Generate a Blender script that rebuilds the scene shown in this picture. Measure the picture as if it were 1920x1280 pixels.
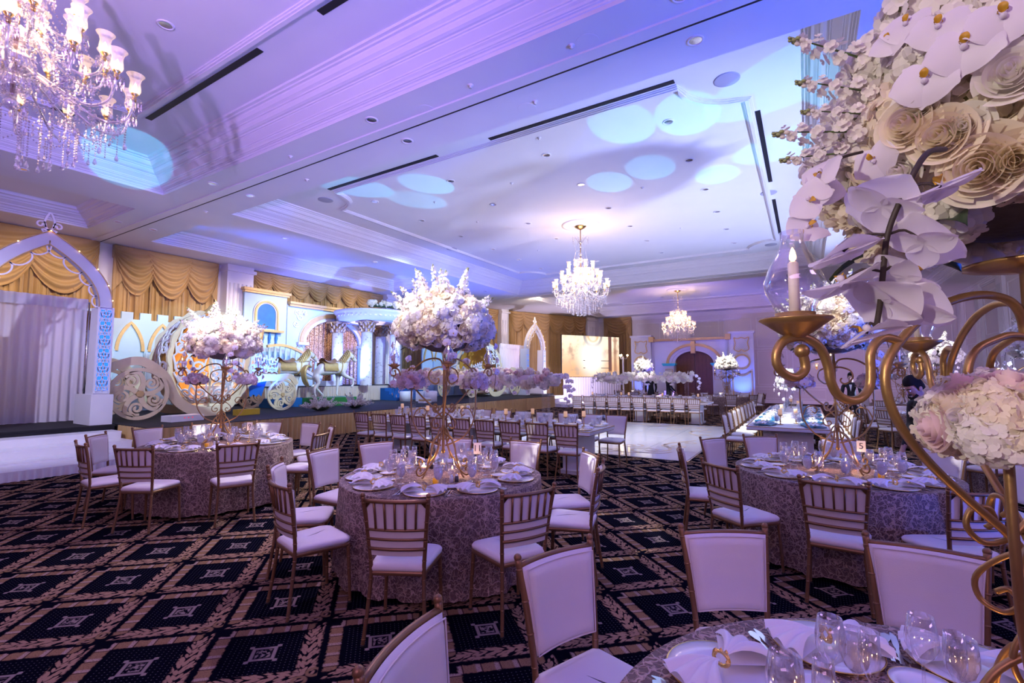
import bpy, math, random
from mathutils import Vector, Matrix, Euler
random.seed(7)
PI = math.pi
S = bpy.context.scene
COL = S.collection
for o in list(bpy.data.objects):
    bpy.data.objects.remove(o)

# ------------------------------------------------------------------ camera
cam_d = bpy.data.cameras.new('camera')
cam_d.sensor_width = 36.0
cam_d.lens = 894.0 / 1920.0 * 36.0
cam_d.clip_start = 0.05
cam_d.clip_end = 200
cam = bpy.data.objects.new('camera', cam_d)
COL.objects.link(cam)
cam.location = (0, 0, 1.69)
cam.rotation_euler = (math.radians(94.09), 0, math.radians(31.6))
S.camera = cam

# ------------------------------------------------------------------ world, exposure
W = bpy.data.worlds.new('world'); S.world = W
W.use_nodes = True
W.node_tree.nodes['Background'].inputs[0].default_value = (0.30, 0.22, 0.55, 1)
W.node_tree.nodes['Background'].inputs[1].default_value = 0.05
S.view_settings.view_transform = 'Standard'
S.view_settings.look = 'None'
S.view_settings.gamma = 1.0
S.view_settings.use_curve_mapping = False
S.view_settings.exposure = 0.0

# ------------------------------------------------------------------ lights
def aim(o, tgt):
    d = Vector(tgt) - o.location
    o.rotation_euler = d.to_track_quat('-Z', 'Y').to_euler()
def spot(name, loc, tgt, col, power, deg, blend=0.5, rad=0.08):
    l = bpy.data.lights.new(name, 'SPOT'); l.color = col; l.energy = power
    l.spot_size = math.radians(deg); l.spot_blend = blend; l.shadow_soft_size = rad
    o = bpy.data.objects.new(name, l); COL.objects.link(o); o.location = loc; aim(o, tgt)
    return o
def area(name, loc, tgt, col, power, sx, sy, spread=180):
    l = bpy.data.lights.new(name, 'AREA'); l.color = col; l.energy = power
    l.shape = 'RECTANGLE'; l.size = sx; l.size_y = sy; l.spread = math.radians(spread)
    o = bpy.data.objects.new(name, l); COL.objects.link(o); o.location = loc; aim(o, tgt)
    return o
def point(name, loc, col, power, rad=0.2):
    l = bpy.data.lights.new(name, 'POINT'); l.color = col; l.energy = power; l.shadow_soft_size = rad
    o = bpy.data.objects.new(name, l); COL.objects.link(o); o.location = loc
    return o
BLUE, CYAN, WARM, COOL = (0.10, 0.16, 1.0), (0.06, 0.62, 1.0), (1.0, 0.66, 0.36), (0.52, 0.76, 1.0)
# light of the chandelier candles and of the table candles
for x, y, p in ((-5.98, 1.15, 40), (-5.98, 13.9, 200), (-5.98, 27.5, 200)):
    point('chandelier_glow', (x, y, 4.9), WARM, p, 0.35)
for x, y in ((-2.93, 3.53), (-6.92, 3.56), (0.24, 5.70), (0.40, 1.40)):
    for dx, dy in ((0.16, 0.1), (-0.17, -0.06)):
        point('candle_glow', (x+dx, y+dy, 0.885), (1.0, 0.55, 0.25), 1.6, 0.02)
point('carriage_lamp', (-14.75, 7.0, 1.75), (1.0, 0.50, 0.14), 45, 0.08)
# colour washes thrown at the ceiling by floor uplights
spot('uplight_violet', (3.0, -5.0, 0.5), (-6.8, 1.8, 6.5), (0.46, 0.28, 1.0), 7000, 54, 1.0)
spot('wash_pink', (0.0, -5.3, 4.6), (-5, 5.0, 6.35), (0.85, 0.36, 1.0), 900, 60, 1.0)
spot('uplight_blue', (5.9, 4.0, 0.5), (0.0, 5.2, 6.0), (0.02, 0.11, 1.0), 4200, 95, 1.0)
spot('uplight_lavender', (5.5, 9.0, 0.5), (-5, 12.0, 6.5), (0.42, 0.50, 1.0), 6400, 74, 1.0)
spot('uplight_lavender', (4.5, 18.0, 0.5), (-5, 16.0, 6.5), (0.42, 0.50, 1.0), 4200, 80, 1.0)
spot('uplight_blue', (-13.2, 8.2, 0.9), (-15.9, 9.5, 6.35), (0.02, 0.11, 1.0), 1100, 70, 0.8)
spot('uplight_blue', (-13.2, 16.5, 0.9), (-15.6, 15.0, 6.35), (0.02, 0.11, 1.0), 1500, 90, 0.9)
spot('uplight_blue', (-13.0, 20.0, 0.9), (-12.0, 18.0, 6.2), (0.08, 0.12, 1.0), 900, 90, 0.9)
spot('uplight_blue', (-6.0, 24.0, 0.5), (-5, 29, 6.5), (0.14, 0.10, 1.0), 2200, 120, 1.0)
spot('wall_lavender', (1.5, 27.0, 0.4), (1.0, 33.4, 3.5), (0.80, 0.46, 0.90), 480, 130, 0.9)
spot('wall_lavender', (3.6, 11.0, 0.4), (6.9, 15.0, 3.2), (0.70, 0.60, 1.0), 1300, 130, 0.9)
spot('wall_lavender', (3.8, 20.0, 0.4), (6.9, 23.0, 3.2), (0.66, 0.56, 1.0), 900, 130, 0.9)
spot('bay_lavender', (-10.5, 25.0, 0.4), (-15.0, 29.0, 3.5), (0.80, 0.66, 1.0), 1300, 120, 0.9)
spot('tower_uplight', (-3.2, 30.3, 0.2), (-3.2, 31.3, 3.0), (0.06, 0.16, 1.0), 420, 90, 0.8)
spot('tower_uplight', (-9.2, 30.3, 0.2), (-9.2, 31.3, 3.0), (0.10, 0.18, 1.0), 200, 90, 0.8)
# moving heads drawing round cyan pools on the coffer
for sx, sy, tx, ty, p in ((-2.3, 14.2, -2.83, 8.7, 0.55), (-1.9, 14.2, -1.7, 9.0, 0.6), (-1.9, 15.5, -1.65, 12.1, 0.4), (-3.6, 15.5, -4.0, 11.2, 0.4), (-2.6, 15.5, -2.9, 10.9, 0.35), (-6.5, 13.5, -9.6, 8.1, 0.6), (-6.5, 13.5, -7.96, 8.9, 0.5), (-6.5, 14.5, -8.9, 9.6, 0.4), (-8.5, 13.0, -0.05, 8.7, 1.1), (-8.5, 13.0, 0.1, 11.2, 1.0), (-4.0, 1.0, -12.3, 4.2, 1.2)):
    spot('moving_head', (sx, sy, 1.2), (tx, ty, 6.5), CYAN, p*2600, 9.0, 0.10, 0.02)
# rose fill added unseen behind and beside the photographer, white light on the stage, pin spots on the centrepieces
area('rose_fill', (0.5, -5.2, 4.6), (-3.0, 4.0, 0.6), (0.86, 0.46, 0.90), 135, 5, 1.5)
spot('table_wash', (-4.8, 4.9, 5.8), (-4.8, 3.2, 0.6), (0.82, 0.62, 1.0), 520, 100, 1.0)
area('rose_fill', (6.0, 1.0, 5.0), (-3.0, 5.0, 0.6), (0.74, 0.46, 1.0), 75, 3, 1.0)
spot('stage_profile', (-8.0, 5.5, 5.75), (-16.3, 8.3, 1.9), COOL, 2300, 34, 0.10)
spot('stage_wash', (-9.0, 12.0, 5.75), (-17, 13.5, 2.2), COOL, 2500, 60, 0.7)
spot('stage_wash', (-9.0, 19.0, 5.75), (-16, 21.0, 2.0), COOL, 1800, 60, 0.7)
spot('stage_blue', (-15.6, 13.2, 1.6), (-18.0, 14.5, 4.0), BLUE, 1900, 110, 0.8)
spot('steps_wash', (-8.5, -1.0, 5.7), (-13.6, 2.6, 1.5), (0.74, 0.70, 1.0), 1500, 50, 0.8)
for y in (1.5, 4.5, 8.0, 11.5, 15.5):
    spot('curtain_wash', (-13.9, y, 5.70), (-18.7, y, 3.3), (1.0, 0.76, 0.58), 1100, 64, 0.9)  # unseen spots added to brighten the curtains
spot('curtain_wash', (-12.0, 22.3, 5.78), (-16.5, 27.0, 3.6), (1.0, 0.78, 0.60), 500, 105, 0.9)
for x, y, fx, fy, p in ((-2.93, 3.53, -4.3, 1.3, 0.75), (-6.92, 3.56, -4.9, 2.3, 0.85), (0.24, 5.7, -1.0, 2.6, 0.4), (-5.9, 8.05, -6, 13.0, 0.5), (-5.3, 18.1, -5.5, 13, 0.8), (-2.95, 22.6, -3.5, 18.8, 0.9), (-7.1, 24.4, -6, 19.5, 0.9), (2.6, 14.7, -1.2, 14.0, 0.9)):
    spot('pin_spot', (fx, fy, 6.25), (x, y, 2.3), (1.0, 0.98, 0.94), 5600*p, 13 if p != 0.5 else 24, 0.6, 0.05)
spot('pin_spot', (-2.2, -3.6, 5.6), (-2.93, 3.53, 2.25), (1.0, 0.96, 0.92), 1500, 9, 0.6, 0.05)  # unseen front fill, added to whiten the main bouquet
spot('pin_spot', (-3.8, -3.6, 5.6), (-6.92, 3.56, 2.25), (1.0, 0.96, 0.92), 1300, 9, 0.6, 0.05)  # same kind of added front fill, for the left bouquet
spot('pin_spot', (-2.4, -3.4, 3.0), (0.32, 1.25, 1.98), (1.0, 0.88, 0.76), 700, 13, 0.6, 0.1)
spot('pin_spot', (-2.0, 8.6, 6.3), (-0.33, 12.2, 0.9), (0.95, 0.98, 1.0), 5200, 26, 0.6)
spot('floor_wash', (-5.98, 12.0, 6.3), (-5.5, 14.0, 0), (0.84, 0.87, 1.0), 3000, 75, 0.9)


# ------------------------------------------------------------------ helpers
class MB:
    """collects shapes, then links them as ONE mesh object"""
    def __init__(s): s.v = []; s.f = []; s.m = []; s.s = []
    def add(s, vs, fs, mat=0, smooth=False):
        b = len(s.v); s.v.extend([tuple(p) for p in vs])
        for f in fs:
            s.f.append(tuple(i + b for i in f)); s.m.append(mat); s.s.append(smooth)
        return s
    def box(s, c, d, rz=0, mat=0, taper=1.0):
        cx, cy, cz = c; hx, hy, hz = d[0]/2, d[1]/2, d[2]/2; ca, sa = math.cos(rz), math.sin(rz)
        vs = []
        for z, k in ((-hz, 1), (hz, taper)):
            for x, y in ((-hx, -hy), (hx, -hy), (hx, hy), (-hx, hy)):
                x *= k; y *= k
                vs.append((cx + x*ca - y*sa, cy + x*sa + y*ca, cz + z))
        return s.add(vs, [(3,2,1,0), (4,5,6,7), (0,1,5,4), (1,2,6,5), (2,3,7,6), (3,0,4,7)], mat)
    def tube(s, pts, r, n=8, mat=0, closed=False, caps=True, smooth=True, flat=1.0):
        P = [Vector(p) for p in pts]; N = len(P)
        R = r if isinstance(r, (list, tuple)) else [r]*N
        T = []
        for i in range(N):
            if closed: t = P[(i+1) % N] - P[i-1]
            else: t = P[min(i+1, N-1)] - P[max(i-1, 0)]
            T.append(t.normalized() if t.length > 1e-9 else Vector((0,0,1)))
        up = Vector((0,0,1)) if abs(T[0].z) < 0.9 else Vector((1,0,0))
        nrm = T[0].cross(up).normalized(); vs = []
        for i in range(N):
            nrm = (nrm - T[i]*nrm.dot(T[i]))
            nrm = nrm.normalized() if nrm.length > 1e-6 else T[i].orthogonal().normalized()
            bi = T[i].cross(nrm)
            for k in range(n):
                a = 2*PI*k/n
                vs.append(P[i] + (nrm*math.cos(a) + bi*math.sin(a)*flat)*R[i])
        fs = []
        for i in range(N if closed else N-1):
            j = (i+1) % N
            for k in range(n):
                l = (k+1) % n
                fs.append((i*n+k, i*n+l, j*n+l, j*n+k))
        if caps and not closed:
            fs.append(tuple(range(n-1, -1, -1))); fs.append(tuple((N-1)*n+k for k in range(n)))
        return s.add(vs, fs, mat, smooth)
    def lathe(s, prof, n=16, c=(0,0,0), mat=0, smooth=True, a0=0, a1=2*PI):
        full = abs(a1-a0-2*PI) < 1e-6; m = n if full else n+1; vs = []
        for (r, z) in prof:
            for k in range(m):
                a = a0 + (a1-a0)*k/n
                vs.append((c[0]+r*math.cos(a), c[1]+r*math.sin(a), c[2]+z))
        fs = []
        for i in range(len(prof)-1):
            for k in range(n):
                l = (k+1) % m
                fs.append((i*m+k, i*m+l, (i+1)*m+l, (i+1)*m+k))
        return s.add(vs, fs, mat, smooth)
    def ball(s, c, r, n=10, m=6, mat=0, sc=(1,1,1)):
        pr = [(math.sin(PI*i/m), -math.cos(PI*i/m)) for i in range(m+1)]
        b = len(s.v); s.lathe(pr, n, (0,0,0), mat)
        for i in range(b, len(s.v)):
            v = s.v[i]; s.v[i] = (c[0]+v[0]*r*sc[0], c[1]+v[1]*r*sc[1], c[2]+v[2]*r*sc[2])
        return s
    def octa(s, c, r, h, mat=0):
        x, y, z = c
        return s.add([(x+r,y,z), (x,y+r,z), (x-r,y,z), (x,y-r,z), (x,y,z+h), (x,y,z-h)],
              [(0,1,4),(1,2,4),(2,3,4),(3,0,4),(1,0,5),(2,1,5),(3,2,5),(0,3,5)], mat)
    def grid(s, fn, nu, nv, mat=0, smooth=True, cu=False):
        vs = [fn(i/nu, j/nv) for j in range(nv+1) for i in range(nu if cu else nu+1)]
        w = nu if cu else nu+1; fs = []
        for j in range(nv):
            for i in range(nu):
                k = (i+1) % w
                fs.append((j*w+i, j*w+k, (j+1)*w+k, (j+1)*w+i))
        return s.add(vs, fs, mat, smooth)
    def plate(s, poly, t, fr, mat=0):
        """closed 2-d polygon (star-shaped or convex) extruded by t; fr(x,y,d) gives the 3-d point"""
        n = len(poly); vs = [fr(x, y, 0) for x, y in poly] + [fr(x, y, t) for x, y in poly]
        fs = [tuple(range(n-1, -1, -1)), tuple(range(n, 2*n))] + [(i, (i+1) % n, n+(i+1) % n, n+i) for i in range(n)]
        return s.add(vs, fs, mat)
    def ribbon(s, pts, w, t, fr, mat=0, closed=False):
        """flat strip of width w (number or list) along a 2-d polyline, thickness t"""
        N = len(pts); Wd = w if isinstance(w, (list, tuple)) else [w]*N; vs = []
        for i in range(N):
            if closed: a, b = pts[i-1], pts[(i+1) % N]
            else: a, b = pts[max(i-1, 0)], pts[min(i+1, N-1)]
            dx, dy = b[0]-a[0], b[1]-a[1]; L = math.hypot(dx, dy) or 1
            nx, ny = -dy/L*Wd[i]/2, dx/L*Wd[i]/2; x, y = pts[i]
            vs += [fr(x+nx, y+ny, 0), fr(x-nx, y-ny, 0), fr(x-nx, y-ny, t), fr(x+nx, y+ny, t)]
        fs = []
        for i in range(N if closed else N-1):
            j = (i+1) % N
            for k in range(4):
                l = (k+1) % 4
                fs.append((i*4+k, i*4+l, j*4+l, j*4+k))
        if not closed: fs += [(3,2,1,0), tuple((N-1)*4+k for k in range(4))]
        return s.add(vs, fs, mat)
    def xf(s, mtx, start=0):
        for i in range(start, len(s.v)): s.v[i] = tuple(mtx @ Vector(s.v[i]))
        return s
    def mesh(s, name, mats):
        me = bpy.data.meshes.new(name); me.from_pydata(s.v, [], s.f)
        for m in (mats if isinstance(mats, (list, tuple)) else [mats]): me.materials.append(m)
        me.polygons.foreach_set('material_index', s.m); me.polygons.foreach_set('use_smooth', s.s)
        me.update(); return me
    def build(s, name, mats, parent=None, loc=None, rz=None):
        return link(name, s.mesh(name, mats), parent, loc, rz)

def link(name, me, parent=None, loc=None, rz=None, rot=None, sc=None):
    o = bpy.data.objects.new(name, me); COL.objects.link(o)
    if parent is not None: o.parent = parent
    if loc is not None: o.location = loc
    if rz is not None: o.rotation_euler = (0, 0, rz)
    if rot is not None: o.rotation_euler = rot
    if sc is not None: o.scale = (sc, sc, sc) if not isinstance(sc, (tuple, list)) else sc
    return o
def tag(o, label, cat, group=None):
    o['label'] = label; o['category'] = cat
    if group: o['group'] = group
    return o
def thing(name, label, cat, loc=(0,0,0), rz=0, group=None):
    o = bpy.data.objects.new(name, None); COL.objects.link(o); o.empty_display_size = 0.05
    o.location = loc; o.rotation_euler = (0, 0, rz)
    return tag(o, label, cat, group)
def struct(o, label=None):
    o['kind'] = 'structure'
    if label: o['label'] = label
    return o
def kids(o): return KIDS.setdefault(o.name, list(o.children))
KIDS = {}
def copy_tree(o, parent=None):
    c = o.copy(); COL.objects.link(c)
    if parent is not None: c.parent = parent
    for ch in kids(o): copy_tree(ch, c)
    return c
class Proto:
    """a thing built once; place() uses it first, then copies"""
    def __init__(s, root): s.root = root; s.used = False
    def place(s, loc, rz=0, label=None, group=None, sc=None):
        if s.used: o = copy_tree(s.root)
        else: kids(s.root); [kids(c) for c in s.root.children]; o = s.root; s.used = True
        o.location = loc; o.rotation_euler = (0, 0, rz)
        if sc: o.scale = (sc, sc, sc)
        if label: o['label'] = label
        if group: o['group'] = group
        return o

def spiral(cx, cy, r0, r1, a0, turns, n=24):
    """2-d spiral points"""
    return [(cx + (r0+(r1-r0)*i/n)*math.cos(a0+turns*2*PI*i/n), cy + (r0+(r1-r0)*i/n)*math.sin(a0+turns*2*PI*i/n)) for i in range(n+1)]
def smoothpts(pts, k=6):
    """Catmull-Rom through the points (any dimension)"""
    out = []; n = len(pts)
    for i in range(n-1):
        p0, p1, p2, p3 = pts[max(i-1,0)], pts[i], pts[i+1], pts[min(i+2,n-1)]
        for j in range(k):
            t = j/k
            out.append(tuple(0.5*((2*b) + (-a+c)*t + (2*a-5*b+4*c-d)*t*t + (-a+3*b-3*c+d)*t**3) for a,b,c,d in zip(p0,p1,p2,p3)))
    out.append(tuple(pts[-1])); return out

# ------------------------------------------------------------------ materials
M = {}
def mat(name, col, rough=0.5, metal=0.0, spec=0.5, bump=0.0, bscale=60.0, var=0.0, vscale=6.0, sheen=0.0, emit=None, estr=0.0, trans=0.0, sss=0.0, coat=0.0):
    m = bpy.data.materials.new(name); m.use_nodes = True; M[name] = m
    nt = m.node_tree; b = nt.nodes['Principled BSDF']; L = nt.links.new
    b.inputs['Base Color'].default_value = (*col, 1); b.inputs['Roughness'].default_value = rough
    b.inputs['Metallic'].default_value = metal; b.inputs['Specular IOR Level'].default_value = spec
    if sheen: b.inputs['Sheen Weight'].default_value = sheen
    if coat: b.inputs['Coat Weight'].default_value = coat; b.inputs['Coat Roughness'].default_value = 0.08
    if sss: b.inputs['Subsurface Weight'].default_value = sss; b.inputs['Subsurface Radius'].default_value = (0.03, 0.02, 0.015); b.inputs['Subsurface Scale'].default_value = 0.4
    if emit: b.inputs['Emission Color'].default_value = (*emit, 1); b.inputs['Emission Strength'].default_value = estr
    if var or bump:
        tc = nt.nodes.new('ShaderNodeTexCoord')
    if var:
        n = nt.nodes.new('ShaderNodeTexNoise'); n.inputs['Scale'].default_value = vscale; n.inputs['Detail'].default_value = 4
        L(tc.outputs['Object'], n.inputs['Vector'])
        r = nt.nodes.new('ShaderNodeMix'); r.data_type = 'RGBA'
        r.inputs[6].default_value = (*[c*(1-var) for c in col], 1); r.inputs[7].default_value = (*[min(1, c*(1+var)) for c in col], 1)
        L(n.outputs['Fac'], r.inputs[0]); L(r.outputs[2], b.inputs['Base Color'])
    if bump:
        n2 = nt.nodes.new('ShaderNodeTexNoise'); n2.inputs['Scale'].default_value = bscale; n2.inputs['Detail'].default_value = 3
        L(tc.outputs['Object'], n2.inputs['Vector'])
        bp = nt.nodes.new('ShaderNodeBump'); bp.inputs['Strength'].default_value = bump; bp.inputs['Distance'].default_value = 0.01
        L(n2.outputs['Fac'], bp.inputs['Height']); L(bp.outputs['Normal'], b.inputs['Normal'])
    return m
class NT:
    """small expression helper for node maths"""
    def __init__(s, m): s.nt = m.node_tree; s.L = s.nt.links.new
    def n(s, t, **kw):
        o = s.nt.nodes.new(t)
        for k, v in kw.items(): setattr(o, k, v)
        return o
    def m(s, op, a, b=0.0, c=None, clamp=False):
        o = s.n('ShaderNodeMath', operation=op); o.use_clamp = clamp
        for i, x in enumerate((a, b) if c is None else (a, b, c)):
            if isinstance(x, (int, float)): o.inputs[i].default_value = x
            else: s.L(x, o.inputs[i])
        return o.outputs[0]
    def step(s, a, e, w=0.01):       # smooth step up at e
        o = s.n('ShaderNodeMapRange', interpolation_type='SMOOTHSTEP'); s.L(a, o.inputs[0])
        o.inputs[1].default_value = e-w; o.inputs[2].default_value = e+w; return o.outputs[0]
    def band(s, a, lo, hi, w=0.01): return s.m('MULTIPLY', s.step(a, lo, w), s.m('SUBTRACT', 1.0, s.step(a, hi, w)))
    def mix(s, f, a, b):
        o = s.n('ShaderNodeMix', data_type='RGBA')
        for i, x in ((0, f), (6, a), (7, b)):
            if isinstance(x, (int, float)): o.inputs[i].default_value = x
            elif isinstance(x, tuple): o.inputs[i].default_value = (*x, 1)
            else: s.L(x, o.inputs[i])
        return o.outputs[2]

WHITE = (0.80, 0.79, 0.80)
mat('plaster', (0.82, 0.82, 0.84), 0.75, var=0.03, vscale=1.5, bump=0.03, bscale=25)
mat('trim_paint', (0.80, 0.80, 0.83), 0.45, var=0.02, vscale=3)
mat('wall_paint', (0.70, 0.68, 0.70), 0.6, var=0.04, vscale=2, bump=0.04, bscale=40)
mat('slot_black', (0.006, 0.006, 0.012), 0.6)
mat('grille_grey', (0.42, 0.42, 0.50), 0.7, bump=0.2, bscale=300)
mat('can_chrome', (0.75, 0.75, 0.78), 0.18, 0.9)
mat('curtain', (0.42, 0.265, 0.095), 0.62, sheen=0.35, var=0.12, vscale=5, bump=0.15, bscale=120)
mat('gold_wood', (0.27, 0.145, 0.07), 0.36, 0.55, var=0.10, vscale=14)
mat('ivory', (0.80, 0.74, 0.74), 0.62, var=0.03, vscale=10, bump=0.12, bscale=260)
mat('piping', (0.74, 0.66, 0.66), 0.6)
mat('rubber', (0.02, 0.02, 0.02), 0.7)
mat('gold_metal', (0.42, 0.25, 0.095), 0.40, 0.75, var=0.12, vscale=20, bump=0.08, bscale=60)
mat('bright_gold', (0.85, 0.58, 0.20), 0.25, 0.95)
mat('napkin', (0.84, 0.82, 0.86), 0.7, var=0.03, vscale=20, bump=0.1, bscale=300)
mat('china', (0.84, 0.85, 0.90), 0.15, coat=0.4)
mat('steel', (0.72, 0.72, 0.76), 0.16, 1.0)
mat('wax', (0.86, 0.76, 0.66), 0.5, sss=0.3)
mat('led_wax', (0.80, 0.70, 0.66), 0.5)
mat('flame', (1, 0.6, 0.2), 0.5, emit=(1.0, 0.60, 0.24), estr=14)
mat('ink', (0.03, 0.03, 0.10), 0.6)
mat('card', (0.86, 0.86, 0.90), 0.6)
mat('petal_white', (0.90, 0.86, 0.80), 0.55, var=0.08, vscale=25, sss=0.0)
mat('petal_cream', (0.92, 0.82, 0.66), 0.55, var=0.10, vscale=25)
mat('petal_blush', (0.90, 0.72, 0.70), 0.55, var=0.08, vscale=25)
mat('petal_orchid', (0.86, 0.80, 0.88), 0.50, var=0.05, vscale=15)
mat('petal_lilac', (0.80, 0.70, 0.74), 0.6, var=0.10, vscale=25)
mat('lip_yellow', (0.50, 0.26, 0.015), 0.5, var=0.35, vscale=60)
mat('stem_green', (0.10, 0.16, 0.05), 0.55, var=0.2, vscale=30)
mat('moss', (0.10, 0.085, 0.075), 0.9, var=0.3, vscale=40, bump=0.5, bscale=80)
mat('leaf_dark', (0.02, 0.045, 0.02), 0.45, var=0.2, vscale=20)
mat('bud_and_shade_green', (0.30, 0.33, 0.14), 0.55, var=0.2, vscale=40)
mat('twig', (0.035, 0.022, 0.018), 0.6)
mat('black_cloth', (0.012, 0.012, 0.018), 0.8)
mat('deck_black', (0.012, 0.012, 0.016), 0.85, bump=0.2, bscale=200)
mat('gold_satin', (0.62, 0.42, 0.17), 0.34, 0.25, sheen=0.3, var=0.08, vscale=8)
mat('champagne_satin', (0.66, 0.56, 0.46), 0.4, 0.1, sheen=0.3)
mat('white_satin', (0.78, 0.78, 0.86), 0.4, sheen=0.3)
mat('white_board', (0.82, 0.82, 0.86), 0.35, var=0.03, vscale=3)
mat('prop_white', (0.78, 0.79, 0.84), 0.5, var=0.03, vscale=6)
mat('prop_blue_white', (0.42, 0.60, 0.78), 0.6, var=0.10, vscale=1.5)
mat('prop_gold', (0.62, 0.43, 0.19), 0.5, 0.25, var=0.18, vscale=9)
mat('prop_cream', (0.75, 0.62, 0.40), 0.5, var=0.12, vscale=5)
mat('prop_panel', (0.60, 0.62, 0.72), 0.6, var=0.06, vscale=3)
mat('antique_gold', (0.48, 0.32, 0.15), 0.45, 0.4, var=0.4, vscale=14, bump=0.5, bscale=40)
mat('blue_paint', (0.02, 0.17, 0.62), 0.5, var=0.3, vscale=4)
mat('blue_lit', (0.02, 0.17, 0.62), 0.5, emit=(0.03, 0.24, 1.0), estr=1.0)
mat('blue_carpet', (0.006, 0.11, 0.36), 0.9, bump=0.3, bscale=300)
mat('teal_sequin', (0.0, 0.17, 0.34), 0.35, 0.25, var=0.5, vscale=80)
mat('skin', (0.55, 0.32, 0.24), 0.5, sss=0.15)
mat('hair', (0.010, 0.008, 0.008), 0.75, spec=0.2)
mat('suit_black', (0.010, 0.010, 0.014), 0.75)
mat('horse_white', (0.80, 0.76, 0.74), 0.35, var=0.06, vscale=6)
mat('horse_gold', (0.60, 0.44, 0.18), 0.35, 0.35, var=0.25, vscale=9)
mat('saddle', (0.34, 0.20, 0.09), 0.45, 0.2, var=0.2)
mat('green_box', (0.015, 0.17, 0.03), 0.6)
mat('yellow_box', (0.62, 0.45, 0.02), 0.5)
mat('warm_panel', (0.60, 0.34, 0.06), 0.5, 0.2)
mat('water', (0.74, 0.74, 0.80), 0.25)
mat('wood_brown', (0.13, 0.045, 0.018), 0.45, var=0.35, vscale=8)
mat('exit_red', (0.8, 0.02, 0.04), 0.5, emit=(1.0, 0.03, 0.06), estr=1.2)
mat('teal_light_paint', (0.05, 0.55, 0.62), 0.4)  # teal light on the pedestal caps, put into the paint colour
mat('floor_gold', (0.52, 0.44, 0.36), 0.25)
mat('castle_board', (0.62, 0.52, 0.42), 0.55, var=0.06)
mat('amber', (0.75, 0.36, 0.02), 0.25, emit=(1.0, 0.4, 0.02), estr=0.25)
mat('pepper', (0.05, 0.04, 0.06), 0.5)
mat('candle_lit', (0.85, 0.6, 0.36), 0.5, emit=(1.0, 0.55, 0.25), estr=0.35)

def translucent(name, k=0.4):
    m = M[name]; nt = m.node_tree; b = nt.nodes['Principled BSDF']; t = nt.nodes.new('ShaderNodeBsdfTranslucent'); mx = nt.nodes.new('ShaderNodeMixShader'); mx.inputs[0].default_value = k
    lk = b.inputs['Base Color'].links
    if lk: nt.links.new(lk[0].from_socket, t.inputs[0])
    else: t.inputs[0].default_value = b.inputs['Base Color'].default_value
    nt.links.new(b.outputs[0], mx.inputs[1]); nt.links.new(t.outputs[0], mx.inputs[2]); nt.links.new(mx.outputs[0], nt.nodes['Material Output'].inputs[0])
for n_ in ('petal_white', 'petal_cream', 'petal_blush', 'petal_orchid', 'petal_lilac'): translucent(n_)
def glass(name, tint=(1,1,1), lo=0.06, hi=0.55, rough=0.02, tr=(1,1,1)):
    """thin clear glass: transparent seen straight on, reflective towards the rim"""
    m = bpy.data.materials.new(name); m.use_nodes = True; M[name] = m; nt = m.node_tree; nt.nodes.clear()
    out = nt.nodes.new('ShaderNodeOutputMaterial'); t = nt.nodes.new('ShaderNodeBsdfTransparent'); g = nt.nodes.new('ShaderNodeBsdfGlossy')
    t.inputs[0].default_value = (*tr, 1); g.inputs[0].default_value = (*tint, 1); g.inputs['Roughness'].default_value = rough
    lw = nt.nodes.new('ShaderNodeLayerWeight'); lw.inputs[0].default_value = 0.35
    r = nt.nodes.new('ShaderNodeMapRange'); r.inputs[3].default_value = lo; r.inputs[4].default_value = hi
    mx = nt.nodes.new('ShaderNodeMixShader'); L = nt.links.new
    L(lw.outputs['Facing'], r.inputs[0]); L(r.outputs[0], mx.inputs[0]); L(t.outputs[0], mx.inputs[1]); L(g.outputs[0], mx.inputs[2]); L(mx.outputs[0], out.inputs[0])
    return m
glass('glass', (0.95,0.95,1.0), 0.07, 0.72)
glass('water_glass', (0.9,0.9,1.0), 0.05, 0.6, 0.05)
glass('acrylic', (0.9,0.93,1.0), 0.04, 0.35)
def milky(name, col, fac, rough=0.5, emit=None, estr=0):
    """part see-through, part diffuse: frosted glass, sheer cloth"""
    m = bpy.data.materials.new(name); m.use_nodes = True; M[name] = m; nt = m.node_tree
    b = nt.nodes['Principled BSDF']; b.inputs['Base Color'].default_value = (*col, 1); b.inputs['Roughness'].default_value = rough
    if emit: b.inputs['Emission Color'].default_value = (*emit, 1); b.inputs['Emission Strength'].default_value = estr
    t = nt.nodes.new('ShaderNodeBsdfTransparent'); mx = nt.nodes.new('ShaderNodeMixShader'); mx.inputs[0].default_value = fac
    L = nt.links.new; L(t.outputs[0], mx.inputs[1]); L(b.outputs[0], mx.inputs[2]); L(mx.outputs[0], nt.nodes['Material Output'].inputs[0])
    return m
milky('iced_water', (0.72, 0.70, 0.80), 0.62, 0.15)
milky('sheer', (0.80, 0.78, 0.88), 0.80, 0.6)
milky('frosted', (0.95, 0.86, 0.70), 0.34, 0.2, (1.0, 0.66, 0.34), 0.55)
milky('crystal', (0.95, 0.92, 0.95), 0.55, 0.05)
M['crystal'].node_tree.nodes['Principled BSDF'].inputs['Metallic'].default_value = 0.85
mat('bulb', (1, 0.8, 0.5), 0.5, emit=(1.0, 0.70, 0.36), estr=16)

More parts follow.
